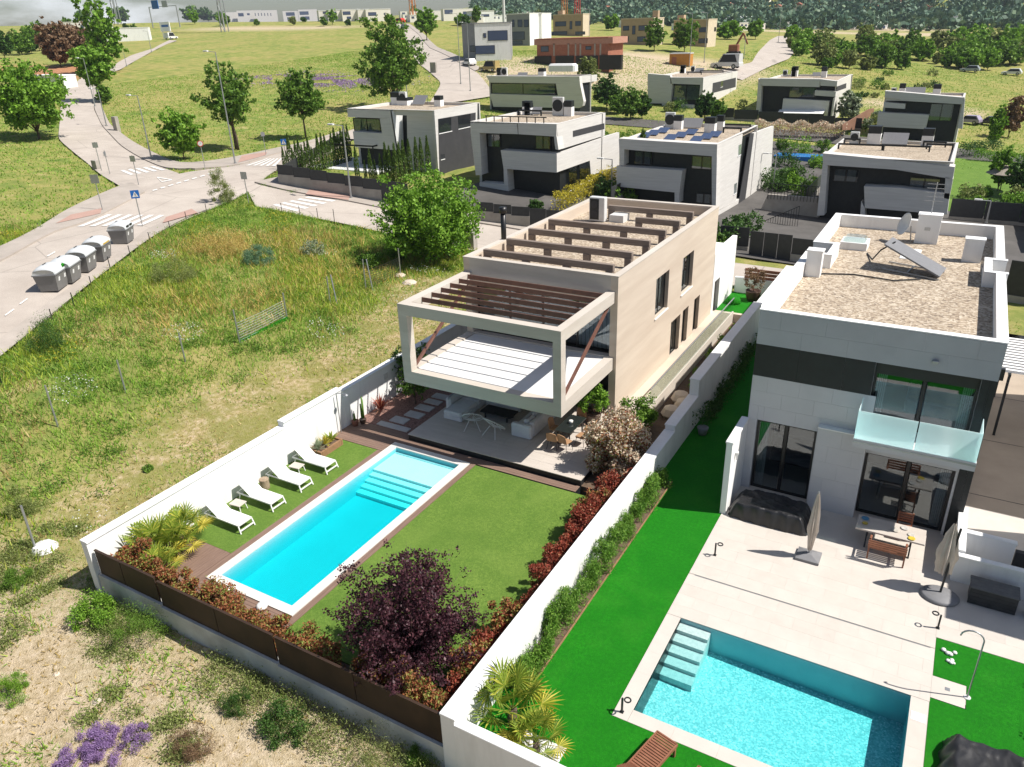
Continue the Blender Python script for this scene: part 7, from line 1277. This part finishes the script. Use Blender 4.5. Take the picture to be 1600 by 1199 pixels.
# posts of the field
def post(px, py, top, label, group, r_=.045, lean=0., m_='steel', cat='post', name='field_post'):
    p = G(px, py); k = mpp(p); h = (py-top)*k*1.1; return tag(MB().tube([(p[0], p[1], p[2]-.2), (p[0]-lean*h, p[1]+lean*h*.5, p[2]+h)], r_, 7).build(name, MT[m_]), label, cat, group)
for a in ((57, 862, 803, 'leaning grey post beside the white boulder', .16), (91, 668, 613, 'grey post, second up the line from the leaning one', .06), (197, 615, 570, 'grey post among white daisies', .06), (290, 566, 526, 'grey post left of the green mesh fence', .05), (375, 537, 490, 'grey post at the left end of the green mesh fence', .04), (449, 500, 462, 'grey post at the right end of the green mesh fence', .02), (516, 474, 436, 'grey post left of the braced pair', 0), (572, 454, 410, 'grey post with brace at the wire fence', 0), (626, 431, 392, 'grey post at the right end of the wire fence', 0), (673, 402, 372, 'grey post before the big bushy tree', 0)): post(*a[:4], 'grey posts of the old field fence', lean=a[4])
for a in ((527, 476, 436, 'slanting brace beside the post left of the pair'), (583, 455, 412, 'slanting brace of the wire fence post')): post(*a, 'slanting braces of the field fence', lean=.25)
for i, (px, py, top) in enumerate(((3, 598, 585), (82, 498, 486), (116, 476, 461), (144, 448, 435), (173, 420, 405), (204, 399, 387), (235, 378, 366), (266, 358, 349), (292, 345, 334), (323, 330, 321), (441, 332, 320), (469, 336, 324), (497, 341, 328), (523, 347, 330), (590, 362, 346))): post(px, py+2, top, 'short dark stake marking the edge of the pavement, number %s counted from the left' % ['one', 'two', 'three', 'four', 'five', 'six', 'seven', 'eight', 'nine', 'ten', 'eleven', 'twelve', 'thirteen', 'fourteen', 'fifteen'][i], 'dark stakes along the pavement edge', .03, 0, 'charcoal', 'stake', 'pavement_stake')
def wire(label, a, b, h, m_):
    A, B = G(*a), G(*b); t = thing('mesh_fence', label, 'fence', A)
    for k in range(9): z = .05+h*k/8; MB().tube([A+(0, 0, z), (A+B)/2+(0, 0, z-.05), B+(0, 0, z)], .012, 4).build('wire', m_, t)
    for k in range(14): u = A+(B-A)*k/13; MB().tube([u, u+(0, 0, h)], .008, 4).build('wire_upright', m_, t)
    return t
w_ = wire('sagging green edged mesh fence in the dry grass', (376, 537), (449, 499), 1.2, MT['steel']); A, B = G(374, 537), G(450, 500); MB().bar(A+(0, 0, .12), B+(0, 0, .12), .02, .22).build('green_strip', MT['turfB'], w_)
wire('sagging wire fence between the braced posts', (573, 453), (626, 431), 1.3, MT['charcoal'])
p = G(70, 858); tag(MB().lathe(p-(0, 0, .1), [(.42, 0), (.5, .12), (.36, .3), (.1, .36)], 9).build('boulder', MT['whitestone']), 'white boulder at the foot of the leaning post', 'boulder')
for i, (px, py, s) in enumerate(((312, 858, .12), (640, 444, .5), (625, 432, .4), (152, 1096, .14), (88, 1053, .1))): p = G(px, py); tag(MB().lathe(p-(0, 0, .05), [(s, 0), (s*1.1, s*.3), (s*.7, s*.6), (.02, s*.7)], 7).build('stone', MT['travertine']), ['pale stone lying outside the long garden wall', 'larger pale stone on the bare rise behind the house', 'pale stone left of the larger one on the rise', 'small white stone on the sandy ground', 'small stone at the lower left'][i], 'stone')
for (px, py, top, w_, l_) in ((152, 265, 253, .9, 'concrete cabinet left of the side street'), (184, 206, 187, .9, 'concrete cabinet on the right pavement of the side street'), (678, 114, 100, 1.6, 'white cabinet on the uphill street corner'), (735, 388, 362, 1.1, 'concrete cabinet beside the big bushy tree')):
    p = G(px, py); k = mpp(p); h = (py-top)*k; tag(MB().bbox(p[0]-w_/2, p[0]+w_/2, p[1]-.3, p[1]+.3, p[2]-.2, p[2]+h, .03).build('utility_cabinet', MT['concrete']), l_, 'cabinet')
# vehicles
def car(label, px, py, rot, col, sc=1., cat='car', van=False, name='parked_car'):
    p = G(px, py); t = thing(name, label, cat, (0, 0, 0), world=False); t.location = [float(p[0]), float(p[1]), float(p[2])+.08]; t.rotation_euler.z = R(rot); t.scale = (sc,)*3
    m_ = mat('car_paint', col, col, 2, .25, spec=.6); L, w = 2.1, .86; hb, ht = (.85, 1.95) if van else (.82, 1.45); prof = [(-L, .32), (L, .32), (L, .62), (L-.15, .78), (1.05, hb), (-L+.05, hb), (-L, .7)]
    MB().prism([(x, -w, z) for x, z in prof], (0, 2*w, 0)).build('body', m_, t); rf = [(1.0, hb), (.35, ht), (-1.5 if not van else -2.0, ht), (-L+.1, hb)]
    MB().add([(x, -w*(.98 if z < 1 else .84), z+.002) for x, z in rf]+[(x, w*(.98 if z < 1 else .84), z+.002) for x, z in rf], [(0,1,2,3),(7,6,5,4),(0,4,5,1),(1,5,6,2),(2,6,7,3),(0,3,7,4)]).build('cabin', m_, t)
    for s in (-1, 1): MB().prism([(.85, s*w*.97, hb+.06), (.35, s*w*.87, ht-.08), (-1.35, s*w*.87, ht-.08), (-1.75, s*w*.97, hb+.06)], (0, s*.02, 0)).build('side_window', MT['black'], t)
    MB().prism([(1.03, -w*.9, hb+.05), (1.03, w*.9, hb+.05), (.42, w*.78, ht-.06), (.42, -w*.78, ht-.06)], (.02, 0, .02)).build('windscreen', MT['black'], t)
    for x in (-1.3, 1.3):
        for s in (-1, 1): k = MB().tube([(x, s*(w-.18), .32), (x, s*(w+.02), .32)], .32, 14).build('wheel', MT['black'], t); MB().tube([(x, s*(w+.021), .32), (x, s*(w+.03), .32)], .18, 10).build('rim', MT['steel'], k)
    for s in (-1, 1): MB().box(L-.02, L+.015, s*.62-.15, s*.62+.15, .6, .72).build('headlight', MT['coping'], t)
    return t
car('white parked car at the uphill street corner', 733, 103, 150, (.7, .7, .7), 1.05); car('sand coloured off road car on the street', 765, 112, 175, (.38, .29, .12), 1.15, van=True); car('dark car driving on the uphill street', 632, 46, 120, (.05, .06, .08), 1.3); car('red car at the end of the uphill street', 624, 37, 170, (.5, .03, .02), 1.5); car('silver car parked beyond the slope on the right', 1515, 113, 170, (.35, .38, .42), 1.1); car('white van parked by the billboard', 268, 62, 100, (.7, .7, .7), 1.4, 'van', True); car('pale violet car behind the rightmost villa', 1512, 194, 160, (.35, .3, .4), 1.0); car('dark car beside the violet one', 1545, 196, 170, (.03, .03, .035), 1.0); car('white car at the right edge of the slope', 1580, 118, 170, (.7, .7, .7), 1.1); car('white truck standing beyond the cluttered roof', 1135, 108, 175, (.6, .6, .6), 1.7, 'truck', True)
# site hut, excavator, cranes, pylons, road signs far off
p = G(1070, 104); k = mpp(p); hut = thing('site_hut', 'orange and white site hut at the building ground', 'hut', p); MB().box(p[0]-4, p[0]+1, p[1], p[1]+3, p[2], p[2]+2.8).build('wall', mat('orange_panel', (.50, .24, .05), (.42, .19, .04), 2, .6), hut); MB().box(p[0]-3.4, p[0]-2.2, p[1]-.05, p[1]-.003, p[2], p[2]+2.1).build('door', MT['tile_brick'], hut); MB().box(p[0]-4.1, p[0]+1.1, p[1]-.1, p[1]+3.1, p[2]+2.803, p[2]+3).build('roof', MT['ac'], hut)
p = G(1146, 86); ex = thing('excavator', 'small red excavator with raised arm by the far street', 'excavator', p); MB().bbox(p[0]-1.3, p[0]+1.3, p[1]-1, p[1]+1, p[2]+.9, p[2]+2.6, .15).build('cab', MT['tile_brick'], ex); MB().bar(p+(.5, 0, 2.2), p+(2.2, 0, 5.4), .4, .5).bar(p+(2.2, 0, 5.4), p+(3.6, 0, 2.6), .35, .4).build('arm', MT['tile_brick'], ex)
for s in (-1, 1): MB().bbox(p[0]-1.7, p[0]+1.7, p[1]+s*1.1-.3, p[1]+s*1.1+.3, p[2], p[2]+.88, .2).build('track', MT['black'], ex)
def mast(px, py, dist, h, w, label, cat, col, name):
    d = ray(px, py); d = d/math.hypot(d[0], d[1]); p = C0+d*dist; z0 = float(terr(p[0], p[1])); t = thing(name, label, cat, (p[0], p[1], z0)); top = z0+h
    for sx in (-1, 1):
        for sy in (-1, 1): MB().bar((p[0]+sx*w/2, p[1]+sy*w/2, z0), (p[0]+sx*w/4, p[1]+sy*w/4, top), w*.14, w*.14, (0, 1, 0)).build('leg', col, t)
    n = max(5, int(h/ (w*1.5))); b = MB()
    for k in range(n): za, zb = z0+h*k/n, z0+h*(k+1)/n; s = 1 if k % 2 else -1; b.bar((p[0]-s*w/2.5, p[1]-w/2.5, za), (p[0]+s*w/2.5, p[1]-w/2.5, zb), w*.09, w*.09)
    b.build('bracing', col, t); return t, p, top
orange = mat('crane_orange', (.50, .20, .07), None, 3, .6); redm = mat('crane_red', (.5, .06, .05), None, 3, .6)
for (px, col, l_) in ((882, orange, 'orange lattice crane mast above the wooded hill'), (902, redm, 'red lattice crane mast right of the orange one'), (645, orange, 'small orange crane mast above the white row')): mast(px, 20, 420, 45, 2.2, l_, 'crane', col, 'crane_mast')
for (px, h, dist, l_) in ((185, 42, 520, 'tall lattice pylon behind the left trees'), (148, 34, 560, 'shorter lattice pylon left of the tall one'), (350, 38, 420, 'lattice pylon left of the white row')):
    t, p, top = mast(px, 40, dist, h, 2.4, l_, 'pylon', MT['steel'], 'power_pylon')
    for f in (.82, .92): MB().bar((p[0]-5, p[1], top-h*(1-f)), (p[0]+5, p[1], top-h*(1-f)), .35, .35).build('cross_arm', MT['steel'], t)
d = ray(788, 50); d = d/math.hypot(d[0], d[1]); p = C0+d*240; z0 = float(terr(p[0], p[1])); tag(MB().tube([(p[0], p[1], z0), (p[0], p[1], z0+26)], .5, 8, .3).build('white_mast', MT['ac']), 'plain white mast behind the grey modern houses', 'mast')
d = ray(250, 30); d = d/math.hypot(d[0], d[1]); p = C0+d*470; z0 = float(terr(p[0], p[1])); gt = thing('road_gantry', 'blue motorway direction sign on a gantry at the horizon', 'sign', (p[0], p[1], z0)); MB().box(p[0]-4, p[0]+1, p[1]-.3, p[1], z0+9, z0+13).build('sign_plate', MT['signblue'], gt); MB().box(p[0]+4, p[0]+8, p[1]-.3, p[1], z0+9.5, z0+12.5).build('sign_plate', MT['steel'], gt); MB().bar((p[0]-7, p[1]+.2, z0+10), (p[0]+14, p[1]+.2, z0+10), .3, .3).bar((p[0]-7, p[1]+.2, z0), (p[0]-7, p[1]+.2, z0+10), .4, .4, (0, 1, 0)).bar((p[0]+14, p[1]+.2, z0), (p[0]+14, p[1]+.2, z0+10), .4, .4, (0, 1, 0)).build('gantry_frame', MT['steel'], gt)
p = G(262, 62); bl = thing('billboard', 'white billboard with blue lettering by the upper street', 'billboard', p); MB().box(p[0]-3.2, p[0]+3.2, p[1]-.15, p[1]+.15, p[2]+3.2, p[2]+7).build('board', MT['coping'], bl)
for x in (-2.4, 2.4): MB().bar((p[0]+x, p[1]+.1, p[2]), (p[0]+x, p[1]+.1, p[2]+3.2), .25, .25, (0, 1, 0)).build('post', MT['steel'], bl)
MB().box(p[0]-2.2, p[0]+2.4, p[1]-.17, p[1]-.152, p[2]+5, p[2]+5.9).build('blue_lettering_band', MT['signblue'], bl)
# ================================================================ the air over the valley
hz = MB().box(-1180, 980, -40, 2000, -14, 190).build('haze', None); hz.display_type = 'WIRE'
hm = bpy.data.materials.new('haze'); hm.use_nodes = True; hn = hm.node_tree.nodes; hn.clear(); ho = hn.new('ShaderNodeOutputMaterial'); hv = hn.new('ShaderNodeVolumePrincipled')
hv.inputs['Color'].default_value = (.80, .88, 1, 1); hv.inputs['Density'].default_value = .0001; hv.inputs['Anisotropy'].default_value = .2; hm.node_tree.links.new(hv.outputs[0], ho.inputs['Volume']); hz.data.materials.append(hm); tag(hz, 'thin summer haze over the whole valley', kind='stuff')
# ================================================================ labels that single out each of many alike things, by their order in view
_ONES = 'first second third fourth fifth sixth seventh eighth ninth tenth eleventh twelfth thirteenth fourteenth fifteenth sixteenth seventeenth eighteenth nineteenth'.split()
_TENS = {2: ('twentieth', 'twenty'), 3: ('thirtieth', 'thirty'), 4: ('fortieth', 'forty'), 5: ('fiftieth', 'fifty'), 6: ('sixtieth', 'sixty')}
def ordinal(n): return _ONES[n-1] if n < 20 else (_TENS[n//10][0] if n % 10 == 0 else _TENS[n//10][1]+' '+_ONES[n % 10-1])
_by = {}
for o in S.objects:
    if o.get('label') and o.get('category') and o.parent is None: _by.setdefault(o['label'], []).append(o)
for l_, os_ in _by.items():
    if len(os_) < 2: continue
    def key(o):
        q = np.array(o.location) if o.type == 'EMPTY' else np.array(o.data.vertices[0].co); return pj(q)[0]
    for i, o in enumerate(sorted(os_, key=key)): o['label'] = ordinal(i+1)+' from left, '+l_
for o in S.objects:
    if '_o' in o: del o['_o']
